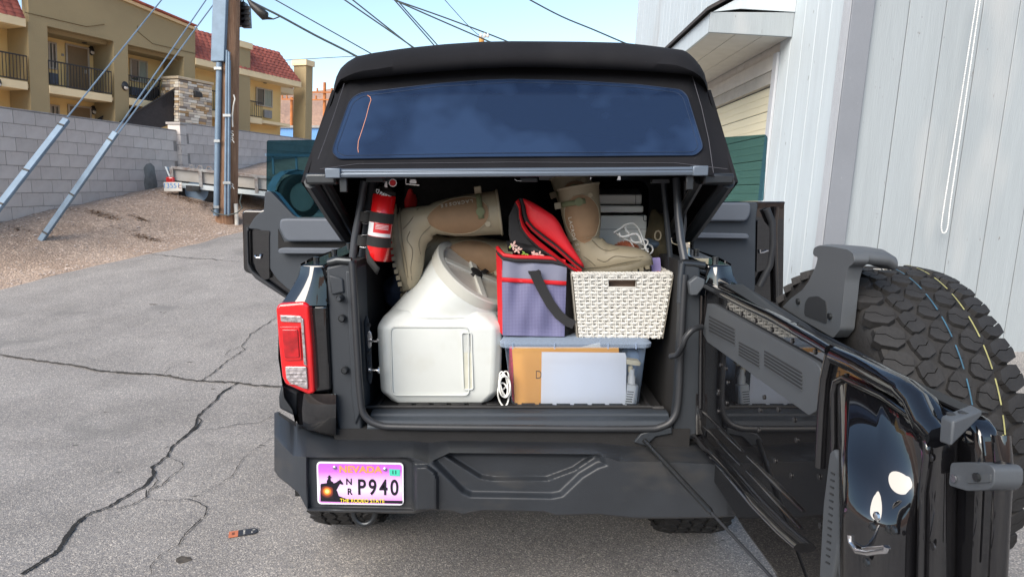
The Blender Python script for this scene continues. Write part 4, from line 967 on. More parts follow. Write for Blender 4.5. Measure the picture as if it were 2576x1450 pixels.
# side liners
for s in (-1, 1):
    x0 = W(905 if s < 0 else 1700, 900, TY+.05).x; zt = W(900, 660, TY).z
    mb = MB(); mb.prism([(x0, TY+.03, zf-.05), (x0, TY+.03, zt), (x0-.02*-s*-1, 3.6, zt), (x0, 3.6, zf-.05)], (s*.05, 0, 0)); mb.build('side_liner', m_inn, car)
    mb = MB(); xq = x0-s*.004
    if s < 0:
        mb.prism([(x0-.0, TY+.03, zt-.02), (x0+.006, TY+.04, zf+.02), (x0+.01, TY+.16, zf+.0), (x0+.01, TY+.16, zt-.02)], (-.02, 0, 0)); mb.build('pillar_liner', m_dpan, car, bevel=.004)
# striker plate on left liner
xs_ = W(925, 870, TY+.06).x
def LX(px, py, x=None): return WX(px, py, x if x is not None else W(905,900,TY+.05).x+.012)
def onl(py, dy0, dy1, dz): pass
sp_ = [(cG(*p)) for p in ((628,140),(640,165),(652,300),(662,480),(655,530),(640,535),(630,500),(620,300),(612,180))]
Yk = TY+.07
mb = MB(); mb.prism([W(a, b, Yk) for a, b in sp_], (-.006,.012,0)); stp = mb.build('striker_backing', m_pla, car, bevel=.004)
mb = MB(); mb.prism([W(*cG(*p), Yk-.006) for p in ((634,228),(650,232),(658,262),(655,318),(640,332),(630,310),(628,250))], (-.003,.006,0)); mb.build('striker_plate', m_chr, stp, bevel=.002)
a = W(*cG(638,284), Yk-.008); MB().tube([a, a+V((.03,-.004,-.001)), a+V((.034,-.004,.006))], .0048, 10).build('striker_pin', m_chr, stp, smooth=50)
a = W(*cG(640,450), Yk-.008); MB().tube([a, a+V((.006,0,0)), a+V((.0061,0,0)), a+V((.034,-.004,0)), a+V((.0341,-.004,0)), a+V((.038,-.004,0))], [.011,.011,.005,.005,.013,.012], 12).build('tie_down_pin', m_chr, stp, smooth=30)
for y in (195, 352, 408): p = W(*cG(638, y), Yk-.01); MB().tube([p, p+V((.004,-.004,0))], .007 if y < 400 else .004, 10).build('bolt_head', m_gunm, stp, smooth=30)
# ---- interior: tall seat back and closed front added to keep it black
MB().box((-.66, 3.25, .7), (.66, 3.42, 1.62)).build('rear_seat_back', m_inn, car, bevel=.06, seg=4)
for x in (-.38, .0, .38): MB().box((x-.13, 3.27, 1.60), (x+.13, 3.38, 1.80)).build('headrest', m_inn, car, bevel=.04, seg=4)
MB().box((-.72, 5.3, .7), (.72, 5.4, 2.0)).build('cabin_light_block', m_inn, car)  # unseen wall added where the windscreen would be, to keep light out
for s in (-1, 1):
    mb = MB(); mb.box((s*.82-.03, TY+1.62, .55), (s*.82+.03, TY+1.74, 1.95)); mb.build('door_pillar', m_blk, car, bevel=.01)
    MB().box((s*.86-.04, TY+2.9, .55), (s*.86+.04, 6.3, 1.3)).build('front_side_panel', m_blk, car, bevel=.03)
MB().box((-.84, 5.4, .6), (.84, 6.9, 1.25)).build('engine_bay', m_blk, car, bevel=.06)
# wheels (rear)
m_tyre = mat('tyre_tread', (.014,.0135,.0138), .75, var=.35, vs=14, bump=.5, bs=90, bd=.003)
m_rimk = mat('rim_black', (.015,.015,.016), .4)
def treaded(c, axis, R, w, parent, nrow=5, ncir=40, nm='wheel', rows_=None, tyrem=None):
    axis = V(axis).normalized(); u = axis.cross(V((0,0,1))).normalized(); v = V((0,0,1)); rings = []
    Rb = R-.014
    prof = ((-.46,.60),(-.50,.68),(-.53,.78),(-.52,.88),(-.49,.955),(-.44,.985),(-.3,1),(0,1.004),(.3,1),(.44,.985),(.49,.955),(.52,.88),(.53,.78),(.50,.68),(.46,.60))
    for o, r_ in prof: rings.append([c+axis*o*w+(u*math.cos(a)+v*math.sin(a))*Rb*r_ for a in [i*2*math.pi/72 for i in range(72)]])
    mb = MB(); mb.loft(rings, caps=False); wh = mb.build(nm, m_tyre, parent, smooth=50)
    mb = MB(); mb.tube([c-axis*w*.44, c-axis*w*.40, c-axis*w*.36, c-axis*w*.1, c+axis*w*.1, c+axis*w*.44], [R*.61,R*.60,R*.54,R*.5,R*.5,R*.60], 36); mb.build('rim', m_rimk, wh, smooth=35)
    bl = []
    L = 2*math.pi*R/ncir
    shapes = {0: [(-.024,-.44),(.024,-.46),(.03,-.1),(.02,.42),(-.012,.46),(-.030,.1)]}
    def blk(hw, hl, k, th=.010):
        pts = [(-hw,-hl*.75),(-hw*.45,-hl),(hw*.6,-hl*.9),(hw,-hl*.25),(hw*.82,hl*.75),(hw*.35,hl),(-hw*.65,hl*.88),(-hw*.98,hl*.2)]
        m = MB(); g_ = .0012
        for half in (0, 1):                               # a sipe splits every block in two
            cut = [(hw*.95,.1*hl),(hw*.3,-.12*hl),(-hw*.3,.12*hl),(-hw*.97,-.05*hl)]
            up_ = [pts[3], *cut, pts[7], pts[6], pts[5], pts[4]] if False else None
            P_ = ([(x, y-g_) for x, y in cut]+[pts[0], pts[1], pts[2], pts[3]]) if half == 0 else ([(x, y+g_) for x, y in reversed(cut)]+[pts[4], pts[5], pts[6], pts[7]][0:4])
            m.loft([[V((x*1.05, y*1.04, -.012)) for x, y in P_], [V((x*.96, y*.96+0, th)) for x, y in P_]])
        # sipe: thin dark slot as recessed groove
        return unit_mesh(m, 'tread_block', m_tyre)
    inner_ = blk(.0245, L*.455, 0); outer_b = blk(.033, L*.43, 1); 
    lug = MB(); lug.loft([[V((-.035,-L*.38,-.01)),V((.03,-L*.38,-.01)),V((.03,L*.36,-.01)),V((-.035,L*.36,-.01))],[V((-.03,-L*.34,.012)),V((.028,-L*.34,.012)),V((.028,L*.32,.012)),V((-.03,L*.32,.012))]]); me_l = unit_mesh(lug, 'shoulder_lug', m_tyre)
    for r_ in range(5):
        o = (-.42,-.205,0,.205,.42)[r_]
        for k in range(ncir):
            a = 2*math.pi*(k+(.5 if r_ % 2 else 0))/ncir+(r_*.018)
            rad_ = u*math.cos(a)+v*math.sin(a); tan = -u*math.sin(a)+v*math.cos(a)
            rr = Rb*(1.0 if 0 < r_ < 4 else .992)
            ax_ = axis if r_ < 3 else -axis; nrm = rad_
            if r_ in (0, 4): nrm = (rad_+axis*(.22 if r_ == 4 else -.22)).normalized()
            x_ = (ax_+tan*(.55 if r_ % 2 else -.45))
            x_ = (x_-nrm*x_.dot(nrm)).normalized(); y_ = nrm.cross(x_)
            Mx = Matrix(((x_.x,y_.x,nrm.x,0),(x_.y,y_.y,nrm.y,0),(x_.z,y_.z,nrm.z,0),(0,0,0,1))); Mx.translation = c+axis*o*w+rad_*rr
            inst(outer_b if r_ in (0, 4) else inner_, 'tread_block', wh, Mx)
    sl = MB()
    return wh, rings
for s in (-1, 1): treaded(V((s*(.725 if s < 0 else .80), 3.06, .41 if s > 0 else .45)), (1,0,0), .41, .27, car, nm='rear_wheel')
# ---- soft top
def resample(P, n):
    P = [V((a, b, 0)) for a, b in P]; L = [0]
    for a, b in zip(P, P[1:]): L.append(L[-1]+(b-a).length)
    o = []; j = 0
    for i in range(n):
        d = L[-1]*i/(n-1)
        while j < len(L)-2 and L[j+1] < d: j += 1
        t = (d-L[j])/max(1e-9, L[j+1]-L[j]); o.append(P[j].lerp(P[j+1], t))
    return o
topl = [(839,228),(840,215),(847,190),(858,170),(875,155),(897,142),(940,133),(1000,124),(1039,119),(1120,111),(1210,105),(1288,103.5),(1380,104),(1470,105),(1568,107.5),(1620,113),(1668,119),(1723,126.5),(1743,143),(1760,163),(1772,184),(1780,214),(1782,232)]
botl = [(843,232),(848,220),(859,205),(880,202),(903,199),(960,193),(1030,186),(1110,179),(1193,173),(1288,169),(1400,170),(1480,173),(1563,176),(1650,181),(1738,188),(1755,195),(1768,204),(1776,216),(1780,230)]
def xs_map(P, n):       # resample by x fraction with end detail
    return resample(P, n)
n = 90; A = xs_map(topl, n); B_ = xs_map(botl, n)
def endk(i): t = abs(i/(n-1)*2-1); return sstep(.86, 1, t)
rows = []
for t, y in ((0, 2.47), (.0, 2.435), (.10, 2.415), (.35, 2.405), (.6, 2.42), (.82, 2.455), (.95, 2.50), (1, 2.56)):
    rows.append([W(lerp(b.x, a.x, t), lerp(b.y, a.y, t)+(1.5*noise.noise(V((a.x*.02, t*3, 0))) if 0 < t < .9 else 0), y+.10*endk(i)) for i, (a, b) in enumerate(zip(A, B_))])
last = rows[-1]
rows.append([V((p.x*1.0, 3.2, p.z-.0+.0)) if False else V((p.x, 3.2, min(p.z, 2.10)-.01)) for p in last])
rows.append([V((p.x*.99, 4.9, p.z-.16)) for p in last])
mb = MB(); mb.loft(rows, closed=False, caps=False); soft = mb.build('soft_top', m_fab, car, smooth=60)
def pY(py): return lerp(2.49, 2.20, (py-180)/(430-180))
Lp = resample([(843,226),(830,262),(815,300),(800,338),(785,375),(770,415),(762,440),(766,456)], 14)
Rp = resample([(1780,226),(1793,262),(1806,300),(1819,338),(1832,375),(1843,415),(1849,440),(1848,458)], 14)
rows = []
tl = [b for b in resample(botl, 60)]
for j in range(14):
    a, b = Lp[j], Rp[j]; r = []
    v = j/13
    for i in range(60):
        u = i/59; x = lerp(a.x, b.x, u); yy = lerp(a.y, b.y, u)
        # middle of the panel follows the crowned seam at the top and the straight rail at the bottom
        cx = tl[i].x; cy = tl[i].y
        ybot = 436+ (18 if (u < .05 or u > .95) else 0)
        y_mid = lerp(cy, 436, v); e = sstep(0, .08, u)*sstep(0, .08, 1-u)
        py = lerp(yy, y_mid, e); px = lerp(cx, x, min(1, v*4)) if v < .25 else x
        yw = pY(py)+.10*(1-sstep(0, .075, u))+.10*(1-sstep(0, .075, 1-u))
        r.append(W(px, py, yw))
    rows.append(r)
mb = MB(); mb.loft(rows, closed=False, caps=False); mb.build('rear_fabric_panel', m_fab, car, smooth=60)
m_win = mat('rear_window_vinyl', (.009,.018,.044), .15, c2=(.017,.033,.074), vs=2.6, coat=.35, croug=.12, det=3, bump=.02, bs=2.0, bd=.02)  # blue mottling puts a cloudy sky reflection into the vinyl colour
rmp = [q for q in N(m_win) if q.type == 'VALTORGB'][0]; rmp.color_ramp.elements[0].position = .46; rmp.color_ramp.elements[1].position = .56
wpts = [(905,234),(1100,211),(1200,203),(1288,200),(1450,204),(1600,213),(1712,226),(1728,240),(1766,362),(1766,374),(1750,390),(1500,392),(1200,394),(1000,397),(852,399),(838,385),(838,372),(880,252)]
def PW(p, o=0): return W(p[0], p[1], pY(p[1])-.008-o)
wr = roundpoly([V((a, b, 0)) for a, b in wpts], 14, 3); wr = [PW((p.x, p.y)) for p in wr]
rw = MB().prism(wr, (0,.004,0)).build('rear_window', m_win, soft if False else car)
wi = roundpoly([V((a, b, 0)) for a, b in [(912,242),(1100,218),(1288,207),(1450,211),(1600,220),(1704,233),(1718,245),(1755,364),(1753,374),(1742,382),(1500,384),(1200,386),(1000,389),(862,391),(848,380),(848,370),(888,258)]], 12, 3)
m_wrim = mat('vinyl_rim', (.018,.03,.06), .3); mb = MB(); q = [PW((p.x, p.y), .001) for p in wi]; mb.tube(q+[q[0]], .0016, 4); mb.build('window_weld', m_wrim, rw)
mb = MB(); mb.tube(wr+[wr[0]], .0022, 4); mb.build('window_edge', m_wrim, rw)
mb = MB(); mb.tube([PW(cB(*p), .003) for p in ((1092,810),(1115,825),(1122,850),(1105,900),(1080,1000),(1045,1110),(1015,1200),(1010,1260),(1015,1295))], .0011, 4); mb.build('loose_thread', mat('orange_thread', (.6,.25,.15), .8), rw)
m_scr = mat('window_glint', (.75,.8,.85), .2); MB().tube([PW((1180,385),.002), PW((1400,383),.002), PW((1560,383),.002)], .0012, 4).build('weld_line', m_wrim, rw)
# seams / stitching
m_stitch = mat('stitch', (.06,.06,.07), .8)
for pts in ([(866,210),(840,290),(815,360),(800,400)], [(1742,192),(1765,270),(1783,350),(1795,435)]):
    MB().tube([W(a, b, pY(b)-.004+.02) if False else W(a, b, pY(b)-.002) for a, b in pts], .0012, 4).build('stitching', m_stitch, car)
MB().tube([W(a, b, pY(b)-.004) for a, b in [(805,425),(900,412),(1288,408),(1700,410),(1830,425)]], .001, 4).build('stitching', m_stitch, car)
# rail
ra, rb_ = W(826, 436, 2.175), W(1773, 430, 2.175)
mb = MB(); up = V((0,0,1)); prof = [(-.02,-.013),(-.023,-.003),(-.018,.002),(-.021,.006),(-.014,.013),(.015,.013),(.018,-.010),(.01,-.014)]
mb.loft([[p+V((0, y, z)) for y, z in prof] for p in (ra, rb_)]); mb.build('rear_rail', m_rail, car, bevel=.0015)
for p, s in ((ra, 1), (rb_, -1)):
    MB().obox(p+V((s*.02,-.003,0)), (.024,0,0), (0,.024,0), (0,0,.0155)).build('rail_end_cap', m_rail, car, bevel=.003)
    MB().obox(p+V((s*.045,.01,-.035)), (.012,0,0), (0,.008,0), (0,0,.024)).build('rail_bracket', m_gunm, car, bevel=.003)
# roof side walls (seen from inside) and their lower bars
for s, P in ((-1, [(766,458),(843,226)]), (1, [(1848,458),(1780,226)])):
    b0 = W(*P[0], pY(458)+.08); t0 = W(*P[1], 2.6)
    lo = V((b0.x*1.02, 2.75, 1.39)); poly = [b0, t0, V((t0.x*1.03, 4.85, 1.93)), V((b0.x*1.08, 4.85, 1.34)), V((b0.x*1.06, 3.1, 1.345)), lo]
    mb = MB(); mb.prism(poly, (s*.012, 0, 0)); mb.build('roof_side_fabric', m_fab, car)
    mb = MB(); mb.tube([b0+V((-s*.02,0,.0)), b0.lerp(lo, .5)+V((-s*.02,0,0)), lo+V((-s*.02,0,0)), V((b0.x*1.03, 3.1, 1.35))], [.022,.028,.028,.022], 8); mb.build('side_lift_bar', m_pla, car, smooth=40)
    a = W(815 if s < 0 else 1760, 452, 2.26); b = V((a.x*1.02, 2.8, 1.36)); mb = MB(); mb.tube([a, b], .017, 8); mb.build('side_lift_bar', m_gunm, car, smooth=40)
    c = b0+V((-s*.06,.0,.01)); MB().obox(c, (.05,0,0), (0,.03,0), (0,0,.018)).build('corner_hinge', m_gunm, car, bevel=.008)
MB().box((-.60, 2.62, 1.99), (.60, 4.9, 2.0)).build('headliner', m_inn, car)  # sheet added under the roof to keep the cabin dark
# roll bars and fittings
def bar(pts, r, m, nm='roll_bar', seg=12): mb = MB(); mb.tube(pts, r, seg); return mb.build(nm, m, car, smooth=60)
m_bar = mat('roll_bar_paint', (.05,.056,.066), .35, var=.05)
bar([W(916,455,2.47), W(907,520,2.47), W(893,600,2.47), W(886,665,2.47)], .0145, m_bar)
bar([W(934,455,2.52), W(926,560,2.52), W(908,680,2.52)], .017, m_pla)
bar([W(1668,450,2.5), W(1676,540,2.5), W(1690,690,2.5)], .010, m_pla)
bar([W(1702,448,2.44), W(1706,540,2.42), W(1712,600,2.4), W(1722,655,2.36)], .0145, m_bar)
bar([W(1724,455,2.52), W(1724,560,2.52), W(1712,650,2.5)], .006, m_bar)
bar([W(1716,662,2.30), W(1745,664,2.30), W(1772,668,2.30)], .014, m_gunm, 'hinge_tube'); bar([W(1716,662,2.29), W(1712,700,2.285), W(1710,760,2.285)], .011, m_pla, 'hinge_tube')
bar([W(828,660,2.30), W(850,654,2.29), W(884,657,2.29)], .014, m_gunm, 'hinge_tube'); bar([W(884,655,2.285), W(888,700,2.285)], .011, m_pla, 'hinge_tube')
for x, y in ((945,452),(1330,452),(1660,455)): 
    c = W(x, y, 2.35); MB().obox(c, (.03,0,.0), (0,.02,0), (0,0,.008)).build('roof_latch', m_gunm, car, bevel=.003)
c = W(1040, 455, 2.33)
MB().obox(c, (.012,0,0), (0,.01,0), (0,0,.008)).build('latch_hook', m_chr, car, bevel=.003); MB().tube([c+V((-.025,0,.008)), c+V((-.025,0,-.01)), c+V((.02,0,-.014))], .003, 6).build('latch_hook', m_chr, car)
MB().tube([W(1485,452,2.33), W(1487,446,2.33)], [.001,.004], 8).build('latch_hook', m_chr, car)
MB().tube([W(1295,450,2.33), W(1300,454,2.33), W(1312,454,2.33)], .002, 5).build('latch_hook', m_chr, car)

# ---- rear side doors
m_dgl = glass('tinted_door_glass', (.30,.46,.50), (.015,.05,.06), .0)
DY = 4.05
def PD(conv, pts, y): return [W(*conv(*p), y) for p in pts]
idc = lambda x, y: (x, y)
# left
ldoor = MB().prism(roundpoly(PD(idc, [(608,528),(664,529),(668,480),(690,482),(742,546),(905,548),(905,800),(775,800),(735,765),(690,722),(660,700),(612,682)], DY+.03), .02, 2), (0,.09,0)).build('side_door', m_blk, car, bevel=.01, seg=3)
MB().prism(roundpoly(PD(cL, [(310,250),(325,0),(395,0),(705,325),(1500,330),(1500,1400),(690,1290),(480,1100),(380,960),(380,540),(235,470),(110,470),(190,330),(270,260)], DY), .02, 3), (0,.03,0)).build('door_trim', m_dpan, ldoor, bevel=.008, seg=3)
MB().prism(roundpoly(PD(cL, [(130,480),(110,500),(120,900),(170,1000),(600,1310),(600,1350),(200,1090),(100,960),(92,440)], DY-.01), .01, 2), (0,.03,0)).build('door_seal', m_rubb, ldoor, bevel=.006)
MB().prism(roundpoly(PD(cL, [(510,350),(580,338),(1280,342),(1340,380),(1340,630),(580,630),(500,450)], DY-.045), .03, 4), (0,.06,0)).build('arm_pad', m_dpan2, ldoor, bevel=.012, seg=3)
MB().prism(roundpoly(PD(cL, [(485,735),(520,708),(1300,712),(1300,782),(500,780)], DY-.06), .025, 4), (0,.07,0)).build('armrest', m_dpan2, ldoor, bevel=.012, seg=3)
MB().prism(PD(cL, [(488,470),(560,630),(1330,632),(1330,710),(490,712)], DY-.004), (0,.02,0)).build('door_pocket', m_inn, ldoor)
MB().prism(roundpoly(PD(cL, [(195,485),(385,490),(375,560),(380,1090),(300,1110),(205,960)], DY-.006), .01, 2), (0,.03,0)).build('latch_panel', m_blk, ldoor)
p = PD(cL, [(195,800),(215,828),(265,830),(272,790),(262,790)], DY-.02); MB().tube(p, .006, 6).build('latch', m_chr, ldoor, smooth=50)
MB().prism(roundpoly(PD(cL, [(1295,400),(1360,420),(1395,560),(1330,550),(1290,490)], DY-.08), .01, 3), (0,.03,0)).build('door_handle', m_pla, ldoor, bevel=.006)
MB().tube(PD(cL, [(1350,425),(1345,460),(1362,510),(1385,530)], DY-.09), .005, 6).build('handle_trim', m_chr, ldoor, smooth=50)
MB().prism(roundpoly(PD(idc, [(671,353),(905,350),(905,547),(744,546),(688,484),(670,478)], DY+.05), .012, 3), (0,.005,0)).build('window_glass', m_dgl, ldoor)
# right
rdoor = MB().prism(roundpoly(PD(cK, [(-220,452),(652,450),(640,480),(626,1450),(-220,1450)], DY+.03), .01, 2), (0,.09,0)).build('side_door', m_blk, car, bevel=.01, seg=3)
MB().prism(roundpoly(PD(cK, [(-220,458),(390,458),(370,620),(362,1300),(-220,1400)], DY), .02, 3), (0,.03,0)).build('door_trim', m_dpan, rdoor, bevel=.008, seg=3)
MB().prism(roundpoly(PD(cK, [(-220,462),(322,462),(324,560),(285,638),(-220,636)], DY-.045), .03, 4), (0,.06,0)).build('arm_pad', m_dpan2, rdoor, bevel=.012, seg=3)
MB().prism(roundpoly(PD(cK, [(-220,745),(290,755),(308,780),(295,802),(-220,795)], DY-.06), .02, 4), (0,.07,0)).build('armrest', m_dpan2, rdoor, bevel=.010, seg=3)
MB().tube(PD(cK, [(470,520),(520,640),(530,850),(500,1050),(400,1250)], DY-.0), .022, 8).build('door_seal', m_rubb, rdoor, smooth=60)
MB().tube(PD(cK, [(560,500),(545,700),(550,1000),(560,1400)], DY+.01), .018, 8).build('door_edge_rib', m_blk, rdoor, smooth=60)
MB().prism(roundpoly(PD(cK, [(385,628),(440,628),(500,700),(490,1080),(375,1120)], DY-.006), .01, 2), (0,.03,0)).build('latch_panel', m_blk, rdoor)
MB().tube(PD(cK, [(408,905),(410,935),(440,930),(485,912)], DY-.02), .006, 6).build('latch', m_chr, rdoor, smooth=50)
MB().prism(roundpoly(PD(idc, [(1790,347),(1926,338),(1931,345),(1921,505),(1790,508)], DY+.05), .012, 3), (0,.005,0)).build('window_glass', m_dgl, rdoor)

m_slotk = mat('satin_black_strip', (.008,.008,.009), .45, var=0, spec=.25)
# ---- tailgate, swung 90 degrees
GXI = .65; GXO = .725
def PG(conv, pts, x=GXI): return [WX(*conv(*p), x) for p in pts]
go = [(222,222),(300,262),(620,425),(760,502),(830,545),(1080,655),(1330,770),(1400,795),(1440,850),(1455,1000),(1440,1300),(1420,1700),(700,1900),(520,1450),(390,1270),(290,1110),(200,980),(150,870),(158,700),(200,420)]
GXM = .69
gp = [V((GXM, p.y, max(p.z, .42))) for p in [WX(*cH(*q), GXI+(GXO-GXI)*min(1, max(0, (q[0]-250)/500))) for q in go]]
gp[-1].y = min(gp[-1].y, 2.30)
gate = MB().prism(gp, (GXO-GXM, 0, 0)).build('tailgate', m_blk, car, bevel=.010, seg=4)
gi = [(232,256),(300,290),(500,383),(690,490),(745,513),(800,538),(900,585),(1010,645),(1085,712),(1132,790),(1176,880),(1170,1000),(1152,1900),(700,1900),(520,1450),(390,1270),(290,1110),(205,980),(158,870),(163,700),(208,420)]
gq = [V((GXI, p.y, max(p.z, .42))) for p in PG(cH, gi)]
MB().prism(gq, (GXM+.004-GXI, 0, 0)).build('inner_panel', m_blk, gate, bevel=.016, seg=5)
te = [V((GXI+.012+.03*min(1, i/3), p.y, p.z+.0025)) for i, p in enumerate(gp[1:8])]
MB().prism(te+[V((GXO-.004, p.y, p.z)) for p in reversed(te)], (0,0,.004)).build('dull_edge_strip', m_slotk, gate)  # low-gloss strip added so the edge does not mirror the building
# raised border ridge under the top edge
def gtube(pts, r, m, nm, x=GXI-.004, fl=None, seg=8, sm=60): mb = MB(); mb.tube([WX(*cH(*p), x) for p in pts], r, seg, fl); return mb.build(nm, m, gate, smooth=sm)
gtube([(232,262),(300,292),(500,385),(690,492),(742,524)], .012, m_blk, 'top_ridge')
gtube([(770,545),(860,585),(960,640),(1040,680),(1090,730),(1130,820),(1185,880)], .020, m_blk, 'top_ridge')
# inner left recess outline, divider
gtube([(218,300),(214,500),(212,760)], .008, m_blk, 'inner_ridge'); gtube([(745,540),(722,640),(712,760),(700,1000)], .012, m_blk, 'inner_ridge')
# vent panel
vp = PG(cH, [(240,332),(262,334),(650,553),(682,572),(703,600),(692,745),(684,772),(655,790),(240,490),(222,455)], GXI-.012)
m_vent = mat('vent_panel_grey', (.055,.062,.07), .55, var=.06, bump=.3, bs=240, bd=.001)
vent = MB().prism(roundpoly(vp, .008, 3), (.014,0,0)).build('vent_panel', m_vent, gate, bevel=.004, seg=3)
def quadlerp(Q, u, v): a = V((*Q[0], 0)).lerp(V((*Q[1], 0)), u); b = V((*Q[3], 0)).lerp(V((*Q[2], 0)), u); p = a.lerp(b, v); return (p.x, p.y)
m_slot = mat('slot_dark', (.018,.02,.023), .7)
for Q in (((246,380),(350,435),(350,505),(246,450)), ((368,487),(450,530),(450,598),(368,548)), ((472,522),(625,612),(625,690),(472,590))):
    for k in range(5):
        v0 = k/5+.03; v1 = v0+.13
        pts = [quadlerp(Q, 0, v0), quadlerp(Q, 1, v0), quadlerp(Q, 1, v1), quadlerp(Q, 0, v1)]
        MB().prism(PG(cH, pts, GXI-.0135), (.003,0,0)).build('vent_slot', m_slot, vent)
        pts = [quadlerp(Q, 0, v1), quadlerp(Q, 1, v1), quadlerp(Q, 1, v1+.05), quadlerp(Q, 0, v1+.05)]
        MB().prism(PG(cH, pts, GXI-.0155), (.004,0,0)).build('vent_louvre', m_vent, vent)
# lower pressed ribs
for a, b in (((222,775),(382,937)), ((222,832),(376,995)), ((402,957),(632,1182)), ((400,1017),(622,1252))):
    gtube([a, ((a[0]+b[0])/2, (a[1]+b[1])/2), b], [.003,.007,.003], m_blk, 'pressed_rib', GXI-.002)
gtube([(168,842),(250,935),(330,1020),(450,1160),(560,1270),(632,1330)], .022, m_blk, 'lower_channel', GXI-.004, .5)
# loom trim strip
m_strip = mat('loom_trim', (.06,.067,.075), .6, bump=.3, bs=200, bd=.001)
ps = PG(cH, [(756,925),(790,1000),(788,1080),(782,1290),(750,1470),(690,1600),(698,1400),(712,1150),(738,940)], GXI-.02)
stp_ = MB().prism(ps, (.022,0,0)).build('loom_trim', m_strip, gate, bevel=.006, seg=3)
for k in range(14):
    x = 752-k*1.6; y = 1020+k*28
    MB().prism(PG(cH, [(x-8,y),(x+8,y+8),(x+6,y+14),(x-8,y+6)], GXI-.0215), (.002,0,0)).build('vent_slot', m_slot, stp_)
# bulged pressing on the right
def bulge(u, v):
    yt = [(0,648),(.12,640),(.5,715),(.85,815),(1,872)]
    for (a, ya), (b, yb) in zip(yt, yt[1:]):
        if u <= b: y_top = ya+(yb-ya)*(u-a)/(b-a); break
    x = lerp(lerp(766, 772, v), lerp(1124, 1100, v), u); y = y_top+(1750-y_top)*v**1.6
    off = 0
    for _ in range(3):
        p = WX(*cH(x, y), GXI-.001-off); q = WX(*cH(x, y_top), GXI-.001); dv = q.z-p.z
        su = sstep(0, .05, u)*(1-u**1.7)*sstep(0, .04, 1-u); t_ = max(0, min(1, dv/.165)); tv = t_*1.12 if t_ < .7 else .784+.216*math.sin((t_-.7)/.3*math.pi/2)
        off = .098*su*tv
    return WX(*cH(x, y), GXI-.001-off)
mb = MB(); mb.grid(46, 60, bulge); mb.build('inner_bulge', m_blk, gate, smooth=75)
gtube([(760,1400),(758,1000),(756,700),(766,650),(800,636),(960,712),(1095,805),(1135,870),(1140,960),(1120,1100),(1112,1500)], .007, m_blk, 'bulge_border')
# vertical channels at the closing edge
for pts, r in (([(1180,905),(1165,1000),(1160,1200),(1150,1500),(1150,1700)], .018), ([(1440,870),(1452,1000),(1440,1200),(1425,1500)], .012), ([(1215,1120),(1205,1300),(1190,1600)], .008)):
    gtube(pts, r, m_blk, 'edge_ridge', GXM-.002)
# strikers
m_grp = mat('grey_wedge_plastic', (.06,.068,.078), .55, var=.08, bump=.3, bs=150, bd=.001)
f = PG(cH, [(1193,795),(1250,810),(1365,770),(1362,800),(1265,930),(1188,900)], GXI-.015)
wd = MB()
T_ = [WX(*cH(*p), x) for p, x in (((1193,792),GXM-.06),((1245,812),GXM-.06),((1368,768),GXM-.005),((1318,742),GXM-.005))]
Bt = [WX(*cH(*p), x) for p, x in (((1185,900),GXM-.06),((1238,918),GXM-.06),((1365,790),GXM-.003),((1320,775),GXM-.003))]
wd.loft([T_, Bt]); w_ = wd.build('wedge_block', m_grp, gate, bevel=.004, seg=3)
for p in ((1233,790),(1278,768)):
    c = WX(*cH(*p), GXI-.038); c = T_[0].lerp(T_[2], .28 if p[0] < 1250 else .55)
    MB().cyl(c+V((0,0,-.004)), c+V((0,0,.0016)), .0075, 14).build('hole', m_slot, w_)
q = roundpoly(PG(cH, [(1234,982),(1300,980),(1395,990),(1414,1010),(1412,1070),(1390,1094),(1300,1098),(1226,1075)], GXM-.035), .006, 3)
w2_ = MB().prism(q, (.04,0,0)).build('wedge_block', m_grp, gate, bevel=.006, seg=3)
MB().prism(roundpoly(PG(cH, [(1300,1030),(1398,1028),(1396,1062),(1300,1066)], GXM-.037), .003, 2), (.003,0,0)).build('recess', m_strip, w2_)
p = WX(*cH(1346,1041), GXM-.038); MB().tube([p, p-V((.004,0,0))], .006, 12).build('screw', m_gunm, w2_)
p = WX(*cH(1250,1047), GXM-.036); MB().tube([p, p-V((.002,0,0))], .006, 12).build('stud', m_chr, w2_)
# hinge side block and loom
hb = [W(*cH(*p), 2.24) for p in ((165,247),(198,222),(232,234),(230,262),(200,300),(172,300))]; MB().prism(hb, (0,.03,0)).build('hinge_block', m_grp, car, bevel=.004)
mb = MB(); mb.tube(spline([W(*cH(*p), y) for p, y in (((218,428),2.2),((180,440),2.17),((150,475),2.17),((140,505),2.18),((118,540),2.22),((92,548),2.27))], 5), .010, 8); mb.build('wiring_loom', m_rubb, car, smooth=60)
# latch, bolts, rivets
mb = MB(); mb.tube([WX(*cH(*p), GXI-.096) for p in ((824,1278),(826,1310),(852,1345),(900,1352),(972,1340),(974,1325))], .0045, 8); mb.build('latch', m_chr, gate, smooth=50)
MB().prism(PG(cH, [(862,1328),(960,1318),(968,1336),(880,1345)], GXI-.098), (.01,0,0)).build('latch', m_chr, gate, bevel=.002)
MB().prism(roundpoly(PG(cH, [(806,1268),(840,1262),(880,1300),(985,1310),(985,1350),(860,1362),(815,1330)], GXI-.046), .004, 2), (.01,0,0)).build('latch_cavity', m_inn, gate)
for x, y in ((938,1200),(920,1243),(988,1255),(897,1388),(1008,1258)):
    p = WX(*cH(x, y), GXI-.088); MB().tube([p, p-V((.004,0,0)), p-V((.006,0,0))], [.007,.007,.004], 8).build('bolt', m_gunm if y != 1200 else m_chr, gate, smooth=40)
m_riv = mat('rivet_black', (.02,.02,.022), .3, coat=.5)
